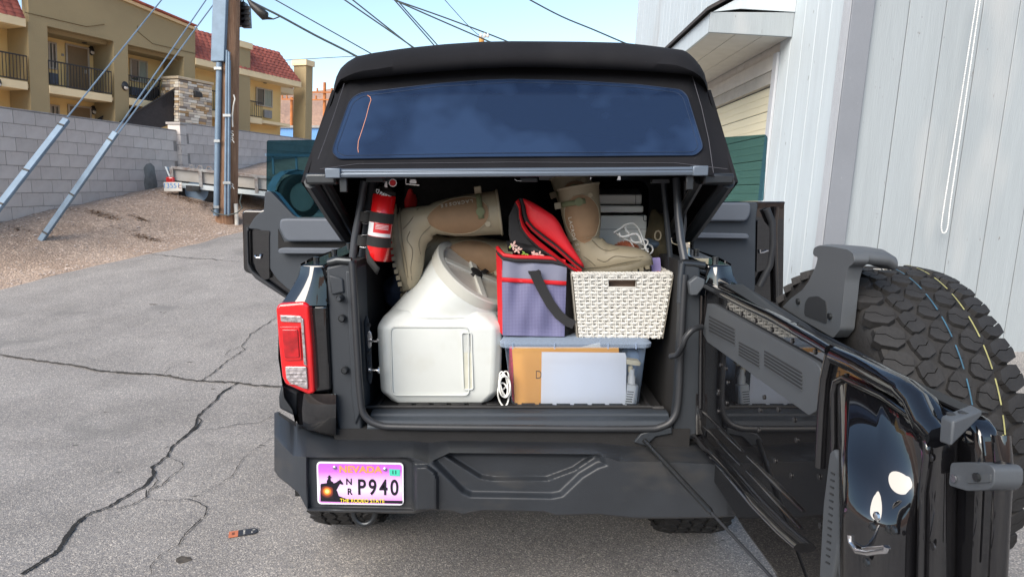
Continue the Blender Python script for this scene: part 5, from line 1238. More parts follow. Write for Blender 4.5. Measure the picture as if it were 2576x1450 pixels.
rvm = MB(); rvm.tube([V((0,0,0)), V((0,0,.0022)), V((0,0,.0028)), V((0,0,.001)), V((0,0,.0005))], [.0062,.0058,.0040,.0028,.001], 14); me_r = unit_mesh(rvm, 'rivet', m_riv, 50)
for x, y in ((295,584),(323,655),(285,690),(283,700),(319,738),(316,598),(472,715),(455,768),(530,765),(595,808),(450,850),(605,890),(517,975),(582,1035),(504,440),(587,485),(680,530),(437,403),(380,375),(322,350),(742,598),(722,765),(810,630),(940,703),(1067,778),(1155,962),(1045,1170),(710,890),(697,1040),(207,630),(205,690),(285,772),(702,1240),(790,1385),(1165,1325)):
    inst(me_r, 'rivet', gate, frame(WX(*cH(x, y), GXI-.001), (0,-1,0), (0,0,1)))
for x, y, w in ((590,412,.013),): p = WX(*cH(x, y), GXI+.03); MB().tube([p, p+V((0,0,.004))], .013, 14, None).build('rubber_plug', m_slot, gate)
# gas strut
sa = W(1622, 1108, 2.24); sm_ = None; se = WX(2010, 1525, GXI-.02); 
dirn = (se-sa); t = None
def tproj(P_):
    c = P_-V((0,0,CAMH)); zc = c.y*math.cos(PITCH)-c.z*math.sin(PITCH); return 1288+FPX*c.x/zc
lo_, hi_ = 0, 1
for _ in range(40):
    mid = (lo_+hi_)/2
    if tproj(sa+dirn*mid) < 1790: lo_ = mid
    else: hi_ = mid
strut = MB().tube([sa, sa+dirn*lo_*.97, sa+dirn*lo_], [.0085,.0095,.006], 12).build('gas_strut', m_gunm, car, smooth=50)
MB().tube([sa+dirn*lo_*.9, se], .0042, 8).build('strut_rod', m_rubb, strut, smooth=50)
c = sa+V((-.0,.02,.0)); mb = MB(); mb.prism([W(*p, 2.27) for p in ((1595,1112),(1612,1090),(1640,1082),(1690,1075),(1692,1090),(1650,1098),(1625,1122))], (0,.03,0)); mb.build('strut_bracket', m_pla, car, bevel=.004)
# ---- spare wheel
SC = V((GXI+.34, 1.83, .935)); wh, _ = treaded(SC, (1,0,0), .43, .285, car, nrow=5, ncir=40, nm='spare_wheel')
m_st1 = mat('tread_stripe_blue', (.03,.09,.14), .7, var=.3, vs=30); m_st2 = mat('tread_stripe_yellow', (.26,.25,.10), .7, var=.3, vs=30)
for o, m_ in ((.012, m_st1), (.075, m_st2)):
    for k in range(34):
        a0 = 2*math.pi*k/34+.02; rr = .4325
        rrr = []
        for j in range(4):
            a = a0+j*.045; d = V((0, math.cos(a), math.sin(a))); rrr.append([SC+V((o-.0016,0,0))+d*rr, SC+V((o+.0016,0,0))+d*rr])
        if math.sin(a0) > -.5: mb = MB(); mb.loft(rrr, closed=False, caps=False); mb.build('paint_stripe', m_, wh, fix=False)
text('CM', 'chalk_mark', m_por, wh, frame(SC+V((-.03, .431*math.cos(rad(100)), .431*math.sin(rad(100))+.004)), (.8,-.3,0), (.2,.9,.0)), .03, .0005)
# sidewall ribs
lug = MB(); 
for k in range(46):
    a = 2*math.pi*k/46; d = V((0, math.cos(a), math.sin(a))); t_ = V((0, -math.sin(a), math.cos(a)))
    for q_ in (.362, .374): 
        lug.obox(SC+V((-.285*.5,0,0))*.995+d*q_, V((.004,0,0)), t_*(.016 if k % 3 else .008), d*.003)
    if k % 1 == 0: lug.obox(SC+V((-.285*.478,0,0))+d*.392, V((.006,0,0))+d*.002, t_*.019, d*.014)
lug.build('sidewall_lugs', m_tyre, wh, kind='stuff')
# bracket for the high brake light
m_brk = mat('bracket_plastic', (.075,.083,.092), .5, var=.06, vs=3, bump=.3, bs=200, bd=.001)
bx0 = .80
side = [(195,100),(203,62),(240,44),(330,52),(440,72),(482,100),(492,150),(475,182),(448,196),(425,290),(390,640),(340,700),(100,560),(-20,480),(40,420),(120,360),(165,300),(215,195),(232,128),(205,120)]
sp3 = roundpoly([WX(*cO(*p), bx0) for p in side], .008, 3)
brk = MB().prism(sp3, (.035,0,0)).build('brake_light_bracket', m_brk, car, bevel=.008, seg=4)
hd = roundpoly([WX(*cO(*p), bx0+.002) for p in ((200,62),(240,44),(330,52),(440,72),(484,100),(492,150),(470,190),(400,180),(215,120),(198,100))], .008, 3)
mb = MB(); dx_ = [(0,0),(.03,.004),(.085,.0),(.105,-.012)]
rings = []
for dx, dz in dx_: rings.append([p+V((dx,0,dz)) for p in hd])
mb.loft(rings); mb.build('brake_light_head', m_brk, brk, bevel=.006, seg=4)
MB().prism(roundpoly([WX(*cO(*p), bx0-.002) for p in ((135,520),(140,450),(165,410),(230,402),(285,440),(292,480),(292,600),(140,540))], .01, 3), (.004,0,0)).build('bracket_opening', m_slot, brk)
for p in ((97,440),(322,545)): c = WX(*cO(*p), bx0-.001); MB().tube([c, c-V((.006,0,0))], .008, 12).build('bolt', m_gunm, brk, smooth=40)
MB().box((GXO, SC.y-.12, .85), (GXO+.16, SC.y+.12, 1.05)).build('spare_wheel_mount', m_pla, gate, bevel=.01)
# ================================================================== CARGO
FZ = zf+.006
def WD(conv, pts, y): return [W(*conv(*p), y) for p in pts]
# ---- white bin
m_bin = mat('white_bin_plastic', (.56,.585,.565), .42, var=.04, vs=4, bump=.08, bs=160, bd=.001)
flecks(m_bin, 5, .55, .95, (.44,.44,.38)); flecks(m_bin, 90, .74, .77, (.25,.23,.18))
m_lid = mat('bin_ring_plastic', (.54,.54,.49), .4, var=.05, vs=5)
y0 = 2.425
bl = W(945, 850, y0).x; br = W(1262, 850, y0).x; z1 = W(1000, 800, y0).z
binr = thing('storage_bin', 'big white plastic bin with a slanted round screw lid', 'bin', ((bl+br)/2, y0+.15, FZ))
def oct_(x0, x1, ya, yb, c, z): return [V((x0+c,ya,z)),V((x1-c,ya,z)),V((x1,ya+c,z)),V((x1,yb-c,z)),V((x1-c,yb,z)),V((x0+c,yb,z)),V((x0,yb-c,z)),V((x0,ya+c,z))]
dep = .32
rings = [oct_(bl+.045, br-.045, y0+.02, y0+dep-.03, .03, FZ), oct_(bl+.005, br-.005, y0+.003, y0+dep, .03, FZ+.045), oct_(bl, br, y0, y0+dep, .028, FZ+.20), oct_(bl, br, y0, y0+dep, .028, z1-.035), oct_(bl+.02, br-.02, y0+.02, y0+dep-.02, .04, z1), oct_(bl+.055, br-.05, y0+.035, y0+dep-.04, .05, z1+.022)]
MB().loft(rings).build('bin_body', m_bin, binr, bevel=.010, seg=4)
# recessed square and handle groove
fr = roundpoly([W(983,822,y0-.001), W(1178,822,y0-.001), W(1180,993,y0-.001), W(987,993,y0-.001)], .02, 4)
mb = MB(); mb.tube(fr+[fr[0]], .0032, 6); mb.build('panel_rim', m_bin, binr, smooth=60)
m_bind = mat('bin_shadow_groove', (.50,.50,.42), .45, var=.1, vs=20)
gr_ = roundpoly([W(*cF(732,662), y0-.002), W(*cF(800,664), y0-.002), W(*cF(812,1062), y0-.002), W(*cF(745,1065), y0-.002)], .008, 3)
mb = MB(); mb.tube(gr_+[gr_[0]], .003, 6); mb.build('handle_rim', m_bin, binr, smooth=60)
MB().prism([p+V((0,.002,0)) for p in gr_], (0,.002,0)).build('handle_groove', m_bind, binr)
# neck
nrm = V((.56,-.30,.75)).normalized(); LC = W(1200, 683, 2.60); R_ = .176
u = V((1,0,0)); u = (u-nrm*u.dot(nrm)).normalized(); v = nrm.cross(u)
def circ(c, r, n=48): return [c+u*math.cos(a)*r+v*math.sin(a)*r for a in [2*math.pi*k/n for k in range(n)]]
bc = V((bl+.238, y0+.165, z1-.002)); base_ = []
for k in range(48):
    a = 2*math.pi*k/48; d = u*math.cos(a)+v*math.sin(a); h = V((d.x, d.y, 0)); 
    base_.append(bc+V((math.copysign(abs(math.cos(math.atan2(h.y, h.x)))**.7, h.x)*.218, math.copysign(abs(math.sin(math.atan2(h.y, h.x)))**.7, h.y)*.152, 0)))
top_ = circ(LC-nrm*.03, R_*.965)
mb = MB(); mb.loft([[a.lerp(b, t)+V((0,0,-.01*math.sin(math.pi*t)))+nrm*0 for a, b in zip(base_, top_)] for t in (0,.08,.25,.5,.75,1)]); mb.build('bin_neck', m_bin, binr, smooth=60)
mb = MB(); mb.loft([circ(LC-nrm*.045, R_*.955), circ(LC-nrm*.043, R_), circ(LC-nrm*.004, R_*1.01), circ(LC, R_*.985), circ(LC, R_*.86), circ(LC-nrm*.014, R_*.85)], caps=False); ringo = mb.build('lid_ring', m_lid, binr, smooth=40)
m_lidc = mat('lid_clear', (.50,.47,.41), .18, c2=(.62,.58,.52), vs=14, coat=.5)
MB().prism(circ(LC-nrm*.016, R_*.86), nrm*.004).build('lid', m_lidc, binr)
mb = MB(); 
for a in (0.3, 0.3+math.pi/2, 0.3+math.pi, .3+1.5*math.pi):
    d = u*math.cos(a)+v*math.sin(a); s_ = nrm.cross(d); mb.obox(LC-nrm*.008+d*R_*.45, d*R_*.37, s_*.014, nrm*.006)
mb.build('lid_spoke', m_lid, binr, bevel=.003)
MB().tube([LC-nrm*.012, LC-nrm*.0, LC+nrm*.002], [.03,.026,.02], 16).build('lid_hub', m_inn, binr, smooth=40)
MB().obox(LC+v*.07+u*.05+nrm*.002, (v*.9+u*.45).normalized()*.06, (u*.9-v*.45).normalized()*.008, nrm*.003).build('lid_label', m_inn, binr)

# ---- clear tub
m_tub = glass('clear_tub_plastic', (.97,.985,1.0), (.50,.62,.78), .015, .22); m_tubl = glass('clear_tub_lid', (.88,.93,1.0), (.55,.68,.88), .28, .2)
y0 = 2.405
A0, A1 = W(1268, 850, y0), W(1632, 852, y0); B0, B1 = W(1288, 1020, y0+.02), W(1610, 1022, y0+.02); FZ2 = max(FZ, min(B0.z, B1.z))
A0.z = A1.z = W(1450, 862, y0).z; tdep = .36
tub = thing('storage_tub', 'clear blueish plastic tub with lid holding papers and an orange envelope', 'storage tub', ((A0.x+A1.x)/2, y0+.18, FZ))
def rr_h(x0, x1, ya, yb, z, r=.035): return [V((a, b, z)) for a, b in rrect(x0, x1, ya, yb, r, 4)]
rings = [rr_h(B0.x, B1.x, y0+.015, y0+tdep-.015, B0.z-.0), rr_h(A0.x, A1.x, y0, y0+tdep, A0.z)]
rin = [[p.lerp(sum(r, V())/len(r), .008) for p in r] for r in rings]
mb = MB(); mb.loft([rings[0], rings[1]], caps=False); mb.add(rings[0], [tuple(range(len(rings[0])))]); mb.build('tub_body', m_tub, tub, smooth=50)
zl = A0.z
x0, x1 = W(1258, 850, y0).x, W(1641, 850, y0).x
mb = MB(); mb.loft([rr_h(x0, x1, y0-.012, y0+tdep+.01, zl-.016), rr_h(x0-.001, x1+.001, y0-.014, y0+tdep+.012, zl-.002), rr_h(x0+.006, x1-.006, y0-.006, y0+tdep+.006, zl+.004), rr_h(x0+.012, x1-.012, y0, y0+tdep, zl+.014), rr_h(x0+.03, x1-.03, y0+.016, y0+tdep-.02, zl+.016)], caps=False); k = len(mb.v)
rr0 = rr_h(x0+.03, x1-.03, y0+.016, y0+tdep-.02, zl+.016); mb.add(rr0, [tuple(range(len(rr0)))]); lid_ = mb.build('lid', m_tubl, tub, smooth=50)
for px in (1290, 1395, 1530, 1600): c = W(px, 862, y0-.014); c.z = zl-.008; MB().obox(c, (.0025,0,0), (0,.003,0), (0,0,.010)).build('lid_rib', m_tubl, lid_)
ZT = zl+.016
m_env = mat('manila_orange', (.85,.42,.10), .75, var=.05, vs=6, bump=.1, bs=20); m_ppr = mat('white_paper', (.88,.90,.96), .7, var=.02, bump=.12, bs=9, bd=.004)
m_fold = mat('cream_folder', (.75,.68,.50), .8)
yc = y0+.03
def card(nm, pts, y, m, lab, cat, th=.003, bv=0):
    return MB().prism([W(a, b, y) for a, b in pts], (0,th,0)).build(nm, m, None, label=lab, cat=cat, bevel=bv)
env = thing('envelope', 'orange manila envelope marked with a D inside the clear tub', 'envelope', W(1420, 1018, yc+.012))
MB().prism([W(*cF(*p), yc+.010) for p in ((1086,762),(1842,766),(1845,808),(1840,1176),(1106,1170),(1096,900))], (0,.004,0)).build('envelope_sheet', m_env, env)
text('D', 'handwriting', m_ink, env, frame(W(*cF(1276,962), yc+.0094), (1,0,0), (0,0,1)), .045, .0002, sx=.75, bold=-.0006)
card('paper_sheet', [cF(*p) for p in ((1298,797),(1888,803),(1897,830),(1893,1182),(1292,1176))], yc+.004, m_ppr, 'large blank white sheet standing in front of the orange envelope', 'paper', .001)
card('folder', [cF(*p) for p in ((1580,762),(1708,730),(1716,765),(1716,800),(1590,800))], yc+.02, m_fold, 'cream folder corner sticking up behind the orange envelope', 'folder')
card('red_folder', [cF(*p) for p in ((1068,760),(1092,760),(1100,1160),(1088,1130),(1062,920))], yc+.016, mat('pink_red_paper', (.70,.06,.13), .6, var=.3, vs=40), 'pinkish red booklet edge at the tub end nearest the white bin', 'booklet')
m_wht = mat('glossy_white', (.75,.77,.78), .35)
b = thing('pill_box', 'small white printed carton at the lower corner of the clear tub', 'carton', W(1592, 1020, yc+.02))
q = WD(cF, [(1906,1030),(1986,1040),(1968,1186),(1884,1184)], yc); MB().prism(q, (0,.03,0)).build('carton', m_wht, b, bevel=.002)
for k in range(6): MB().prism(WD(cF, [(1905-k*3.2,1075+k*17),(1950-k*3.2,1079+k*17),(1949-k*3.2,1085+k*17),(1904-k*3.2,1081+k*17)], yc-.0006), (0,.0004,0)).build('print_line', m_gunm, b)
b = thing('white_bottle', 'white capped bottle standing above the small carton in the tub', 'bottle', W(1590, 960, yc+.03))
c = W(*cF(1932, 1010), yc+.03); MB().tube([c-V((0,0,.03)), c+V((0,0,.02)), c+V((0,0,.028)), c+V((0,0,.05))], [.015,.015,.011,.011], 14).build('bottle_body', m_wht, b, smooth=40)
c2 = W(*cF(1926, 915), yc+.03); MB().tube([c2-V((0,0,.012)), c2+V((0,0,.008)), c2+V((0,0,.012))], [.009,.009,.005], 12).build('bottle_cap', m_fold, b, smooth=40)
q = WD(cF, [(1898,850),(1990,862),(2002,878),(1995,898),(1898,886)], yc+.006); MB().prism(q, (0,.035,0)).build('soap_box', m_fold, None, label='small cream box lying beside the white sheet top corner', cat='box', bevel=.002)
MB().prism(WD(cF, [(1050,790),(1085,790),(1092,920),(1066,900)], yc+.05), (0,.1,0)).build('blue_pouch', m_blue, None, label='blue item seen through the tub side near the bin', cat='pouch', bevel=.01)
MB().prism(WD(cF, [(1900,800),(2010,800),(1985,1000),(1900,1010)], yc+.1), (0,.12,0)).build('blue_pouch', mat('pale_blue_cloth', (.30,.42,.62), .8), None, label='pale blue pouch deep behind the white bottle', cat='pouch', bevel=.02)

# ---- cable coil
m_wcab = mat('white_cable', (.72,.73,.70), .4)
cc = thing('cable_coil', 'loops of white cable between the bin and the clear tub', 'cable', W(1265, 1000, 2.40))
random.seed(11)
for k in range(5):
    c = W(1270+random.uniform(-4,5), 968+random.uniform(-12,16)+(k % 2)*8, 2.395+k*.006); a_, b_ = .016+random.uniform(-.003,.004), .042+random.uniform(-.008,.006); t_ = random.uniform(-.4,.4)
    P = [c+V((a_*math.cos(a)*math.cos(t_)-b_*math.sin(a)*math.sin(t_), .004*math.sin(3*a+k), a_*math.cos(a)*math.sin(t_)+b_*math.sin(a)*math.cos(t_))) for a in [i*2*math.pi/24 for i in range(25)]]
    mb = MB(); mb.tube(P, .0032, 6); mb.build('cable_loop', m_wcab, cc, smooth=60)
# ---- cooler bag
m_crd = mat('cooler_red', (.62,.012,.02), .5, var=.12, vs=7, bump=.25, bs=10, bd=.006); m_cgr = mat('cooler_grey', (.19,.20,.28), .6, var=.12, vs=6, bump=.2, bs=12, bd=.006)
m_cbk = mat('cooler_black', (.018,.018,.02), .8, var=.2, bump=.2, bs=60, bd=.002)
m_net = mat('mesh_pocket', (.13,.13,.24), .6, var=.1, vs=3, bump=.1)
n = N(m_net); L_ = m_net.node_tree.links; tc = n.new('ShaderNodeTexCoord'); mp = n.new('ShaderNodeMapping'); mp.inputs['Scale'].default_value = (270, 1, 270); mp.inputs['Rotation'].default_value = (0, rad(45), 0)
ck = n.new('ShaderNodeTexChecker'); ck.inputs['Scale'].default_value = 1; ck.inputs['Color1'].default_value = (.09,.09,.18,1); ck.inputs['Color2'].default_value = (.19,.19,.33,1)
L_.new(tc.outputs['Object'], mp.inputs[0]); L_.new(mp.outputs[0], ck.inputs[0])
mx = n.new('ShaderNodeMix'); mx.data_type = 'RGBA'; mx.inputs[0].default_value = .7; old = n['Principled BSDF'].inputs['Base Color'].links[0].from_socket
L_.new(old, mx.inputs[6]); L_.new(ck.outputs[0], mx.inputs[7]); L_.new(mx.outputs[2], n['Principled BSDF'].inputs['Base Color'])
y0 = 2.43
bag = thing('cooler_bag', 'red and grey insulated bag with its red zip lid flopped open', 'cooler bag', W(1345, 846, y0+.1)); 
def wav(x, y): return .004*noise.noise(V((x*.03, y*.03, 1)))
Q = [(1262,652),(1426,664),(1420,846),(1264,843)]
def bq(u, v, d=0):
    p = quadlerp(Q, u, v); return W(p[0], p[1], y0-d-.012*math.sin(math.pi*u)*math.sin(math.pi*min(1, v*1.1))+.008*noise.noise(V((u*5, v*2, 9))))
mb = MB(); mb.grid(24, 10, lambda u, v: bq(u, v*.30)); mb.build('bag_front', m_cgr, bag, smooth=60)
mb = MB(); mb.grid(36, 24, lambda u, v: bq(u, .26+v*.74, .004+.006*math.sin(u*19+v*3)*(1-v*.4)*.6)); mb.build('mesh_pocket', m_net, bag, smooth=60)
mb = MB(); mb.loft([[bq(u/20, .235, .008), bq(u/20, .245, .013), bq(u/20, .285, .013), bq(u/20, .295, .008)] for u in range(21)], closed=False, caps=False); mb.build('red_trim', m_crd, bag, smooth=60)
# sides
def side_(nm, pts0, pts1, m): mb = MB(); mb.loft([pts0, pts1], closed=False, caps=False); return mb.build(nm, m, bag, smooth=60, solid=.004)
mb = MB(); mb.grid(4, 14, lambda u, v: W(*(quadlerp([(1248,634),(1263,654),(1265,843),(1253,828)], u, v)), lerp(y0+.03, y0-.004, u)+.003*math.sin(v*9))); mb.build('bag_side', m_crd, bag, smooth=60)
mb = MB(); mb.grid(8, 14, lambda u, v: W(*(quadlerp([(1425,665),(1447,684),(1451,835),(1419,846)], u, v)), lerp(y0-.002, y0+.09, u)+.004*math.sin(v*7+u*3))); mb.build('bag_side', m_cbk, bag, smooth=60)
MB().box(tuple(W(1268, 842, y0+.01)), tuple(W(1425, 672, y0+.11)+V((0,0,-.01)))).build('bag_body', m_cbk, bag, bevel=.02)
# rim
P = [W(*cE(*p), y) for p, y in (((228,1000),y0+.05),((245,1030),y0+.01),((300,1085),y0-.004),((430,1105),y0-.008),((650,1110),y0-.008),((850,1120),y0-.004),((1000,1160),y0+.0))]
mb = MB(); mb.tube(P, .007, 8); mb.build('zip_edge', m_cbk, bag, smooth=60)
P2 = [p+V((0,.004,.012)) for p in P]; mb = MB(); mb.tube(P2, .008, 8); mb.build('red_trim', m_crd, bag, smooth=60)
# black strap
sp_ = [W(*cF(*p), y0-.03) for p in ((1245,228),(1270,290),(1310,370),(1360,460),(1420,540),(1480,590),(1530,612))]
mb = MB(); r_ = []
for i, p in enumerate(sp_):
    t = (sp_[min(i+1,len(sp_)-1)]-sp_[max(i-1,0)]).normalized(); s_ = t.cross(V((0,1,0))).normalized()*(.0185-.0004*i); r_.append([p-s_+V((0,.003*i,0)), p+s_+V((0,.003*i,0)), p+s_+V((0,.003*i+.002,0)), p-s_+V((0,.003*i+.002,0))])
mb.loft(r_); mb.build('carry_strap', m_cbk, bag, smooth=50)
MB().prism([W(*cF(*p), y0-.028) for p in ((1200,226),(1290,222),(1296,252),(1208,250))], (0,.004,0)).build('carry_strap', m_cbk, bag, bevel=.001)
# open lid: red cushion
lo_ = [(510,390),(600,425),(700,480),(880,600),(940,680),(1000,800),(1100,970),(1220,1160),(1215,1200),(1100,1100),(900,920),(740,800),(640,720),(580,640),(555,560),(545,480),(520,430)]
def cushion(nm, pts, y, th, m, k=.35, lift=.018):
    ring = roundpoly([W(*cE(*p), y) for p in pts], .008, 2); c = sum(ring, V())/len(ring)
    back = [p+V((0,th,0)) for p in ring]; r1 = [p.lerp(c, .12)-V((0,lift*.7,0)) for p in ring]; r2 = [p.lerp(c, .45)-V((0,lift,0)) for p in ring]; r3 = [p.lerp(c, .97)-V((0,lift*1.03,0)) for p in ring]
    mb = MB(); mb.loft([back, ring, r1, r2, r3]); return mb.build(nm, m, bag, smooth=60)
cushion('lid_top', lo_, y0+.0, .03, m_crd)
def ribbon(nm, a, b, y, m, th=.006):
    n_ = 40; A = resample(a, n_); B = resample(b, n_); mb = MB()
    mb.loft([[W(*cE(p.x, p.y), y), W(*cE((p.x+q.x)/2, (p.y+q.y)/2), y-th), W(*cE(q.x, q.y), y)] for p, q in zip(A, B)], closed=False, caps=False); return mb.build(nm, m, bag, smooth=60)
e1 = [(512,392),(540,480),(552,570),(585,650),(650,730),(760,820),(920,940),(1100,1105),(1218,1195)]
e2 = [(470,395),(500,470),(515,580),(545,670),(610,760),(720,860),(890,985),(1070,1130),(1205,1210)]
e3 = [(465,400),(492,470),(500,580),(528,680),(590,780),(700,880),(870,1015),(1050,1160),(1195,1235)]
e4 = [(425,445),(465,520),(470,620),(500,740),(580,850),(700,960),(880,1080),(1040,1190),(1130,1255)]
ribbon('zip_band', e1, e2, y0-.004, m_cbk); ribbon('lid_side', e3, e4, y0-.001, m_crd, .014)
mb = MB(); mb.tube([W(*cE(p.x, p.y), y0-.004) for p in resample(e4, 40)], .0035, 6); mb.build('lid_piping', m_cbk, bag, smooth=60)
for off in (10, 22): mb = MB(); mb.tube([W(*cE(p.x-off*.5, p.y+off), y0-.010) for p in resample([(560,650),(640,745),(760,840),(920,960),(1100,1125),(1200,1205)], 30)], .0012, 4); mb.build('lid_piping', m_crd, bag)
# lid lining (black) and floral cloth
MB().prism(WD(cE, [(425,440),(470,520),(475,640),(520,760),(600,870),(720,970),(760,1010),(560,1000),(380,930),(352,800),(355,600)], y0+.02), (0,.02,0)).build('lid_lining', m_cbk, bag, bevel=.008)
m_flo = mat('black_floral_base', (.008,.008,.009), .7); m_pet = mat('petal_cream', (.70,.60,.52), .7, c2=(.65,.25,.22), vs=60); m_leaf = mat('petal_green', (.25,.42,.06), .7)
fl = thing('floral_cloth', 'black cloth printed with cream lilies inside the cooler mouth', 'cloth', W(1330, 650, y0+.03))
mb = MB(); mb.grid(16, 10, lambda u, v: W(*cE(*quadlerp([(330,880),(800,960),(820,1085),(345,1000)], u, v)), y0+.018-.014*math.sin(v*3.1)+.004*math.sin(u*14))); mb.build('cloth', m_flo, fl, smooth=60)
def petal(x, y, L, w, a, m, o=.0):
    pts = [(x+math.cos(a)*t*L-math.sin(a)*s*w, y+math.sin(a)*t*L+math.cos(a)*s*w) for t, s in ((0,0),(.3,.7),(.6,.9),(.85,.5),(1,0),(.85,-.5),(.6,-.9),(.3,-.7))]
    MB().prism(WD(cE, pts, y0-.002-o), (0,.0012,0)).build('printed_flower', m, fl)
random.seed(5)
for cx, cy, k in ((405,935,5),(455,985,5),(640,1035,5),(705,1040,4)):
    for i in range(k): petal(cx, cy, random.uniform(40,62), 13, i*6.28/k+random.uniform(-.3,.3), m_pet, i*.0004)
for a in (.2,1.3,2.6,3.4): petal(545, 1025, 48, 8, a+.3, m_leaf, .002)
petal(380, 925, 50, 10, 1.9, m_leaf, .002)

# ---- wicker basket
m_wick = mat('wicker_white', (.53,.52,.48), .8, c2=(.66,.65,.61), vs=30, stretch=(1,1,5), bump=.5, bs=300, bd=.002)
m_wickd = mat('wicker_shadow_core', (.30,.28,.24), .9)  # darker copy of the wicker, shade behind the weave put into its colour
y0 = 2.42
bk = thing('wicker_basket', 'white woven basket with a handle slot on top of the clear tub', 'basket', W(1560, 850, y0+.12))
FTL, FTR, FBR, FBL = W(1441,690,y0-.012), W(1690,690,y0-.012), W(1663,850,y0+.008), W(1456,848,y0+.008)
bd_ = .27
BTL, BTR = FTL+V((.005,bd_,0)), FTR+V((-.0,bd_,0)); BBR, BBL = FBR+V((0,bd_-.03,0)), FBL+V((0,bd_-.03,0))
def weave(Q, nst, nrow, nm, hole=None, seedk=0):
    random.seed(seedk); a, b, c, d = Q; nn = (b-a).cross(d-a).normalized()
    if nn.y > 0 and abs(nn.y) > .5: nn = -nn
    core = MB(); 
    def pt(u, v, o): return a.lerp(b, u).lerp(d.lerp(c, u), v)+nn*o
    mb = MB(); 
    for r in range(nrow):
        v0, v1 = r/nrow, (r+.92)/nrow; prev = None
        segs = nst*4; ring = []
        runs = []
        cur = []
        for i in range(segs+1):
            u = i/segs
            if hole and hole[0] < u < hole[1] and hole[2] < (v0+v1)/2 < hole[3]:
                if cur: runs.append(cur); cur = []
                continue
            ph = math.pi*(u*nst+(r % 2)); o = .0045+.0030*math.cos(ph)+random.uniform(-.0005,.0005)
            j = random.uniform(-.12,.12)/nrow
            cur.append([pt(u, v0+j, o-.002), pt(u, v0+.2/nrow+j, o+.0014), pt(u, (v0+v1)/2+j, o+.0022), pt(u, v1-.2/nrow+j, o+.0014), pt(u, v1+j, o-.002)])
        if cur: runs.append(cur)
        for ru in runs:
            if len(ru) > 1: mb.loft(ru, closed=False, caps=False)
    mb.build(nm, m_wick, bk, smooth=50, kind='stuff')
    st = MB()
    for i in range(nst):
        u = (i+.5)/nst
        if hole and hole[0] < u < hole[1]: spans = ((0, hole[2]), (hole[3], 1))
        else: spans = ((0, 1),)
        for s0, s1 in spans:
            for w_ in (-.0030, .0030):
                st.tube([pt(u, s0, .0045)+(b-a).normalized()*w_, pt(u, s1, .0045)+(b-a).normalized()*w_], .0026, 5)
    st.build('stakes', m_wick, bk, kind='stuff')
    if hole:
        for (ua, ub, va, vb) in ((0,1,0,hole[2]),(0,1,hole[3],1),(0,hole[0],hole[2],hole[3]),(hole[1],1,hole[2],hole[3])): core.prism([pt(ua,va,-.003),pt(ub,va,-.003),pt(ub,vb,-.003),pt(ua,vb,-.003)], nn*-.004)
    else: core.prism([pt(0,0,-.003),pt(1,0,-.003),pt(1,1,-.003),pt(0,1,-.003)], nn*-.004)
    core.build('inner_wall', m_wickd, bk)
weave((FTL, FTR, FBR, FBL), 15, 19, 'weave', (.36,.64,.07,.19), 1)
weave((FTR, BTR, BBR, FBR), 15, 19, 'weave', None, 2)
weave((BTL, FTL, FBL, BBL), 15, 19, 'weave', None, 3); weave((BTR, BTL, BBL, BBR), 11, 15, 'weave', None, 4)
def braid(a, b, nm='rim'):
    mb = MB(); n_ = int((b-a).length/.003)
    for s in range(3):
        P = [a.lerp(b, i/n_)+V((0, .0055*math.cos(i*.55+s*2.1), .0048*math.sin(i*.55+s*2.1))) for i in range(n_+1)]; mb.tube(P, .0042, 5)
    mb.build(nm, m_wick, bk, smooth=60)
for a, b in ((FTL,FTR),(FTR,BTR),(BTR,BTL),(BTL,FTL)): braid(a+V((0,0,.002)), b+V((0,0,.002)))
h0 = FTL.lerp(FTR,.35).lerp(FBL.lerp(FBR,.35),.07); h1 = FTL.lerp(FTR,.65).lerp(FBL.lerp(FBR,.65),.07); h2 = FTL.lerp(FTR,.64).lerp(FBL.lerp(FBR,.64),.20); h3 = FTL.lerp(FTR,.36).lerp(FBL.lerp(FBR,.36),.20)
mb = MB(); mb.tube([p+V((0,-.004,0)) for p in (h0,h1,h2,h3,h0)], .0035, 6); mb.build('handle_rim', m_wick, bk, smooth=50)
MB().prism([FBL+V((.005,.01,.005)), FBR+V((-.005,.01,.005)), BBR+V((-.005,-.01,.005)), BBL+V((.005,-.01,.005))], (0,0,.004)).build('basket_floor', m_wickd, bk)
m_brn = mat('brown_paper', (.20,.13,.09), .8); MB().prism([W(1500,735,y0+.03),W(1600,735,y0+.03),W(1600,700,y0+.03),W(1500,700,y0+.03)], (0,.05,0)).build('brown_pouch', m_brn, None, label='brown pouch seen through the basket handle slot', cat='pouch', bevel=.01)
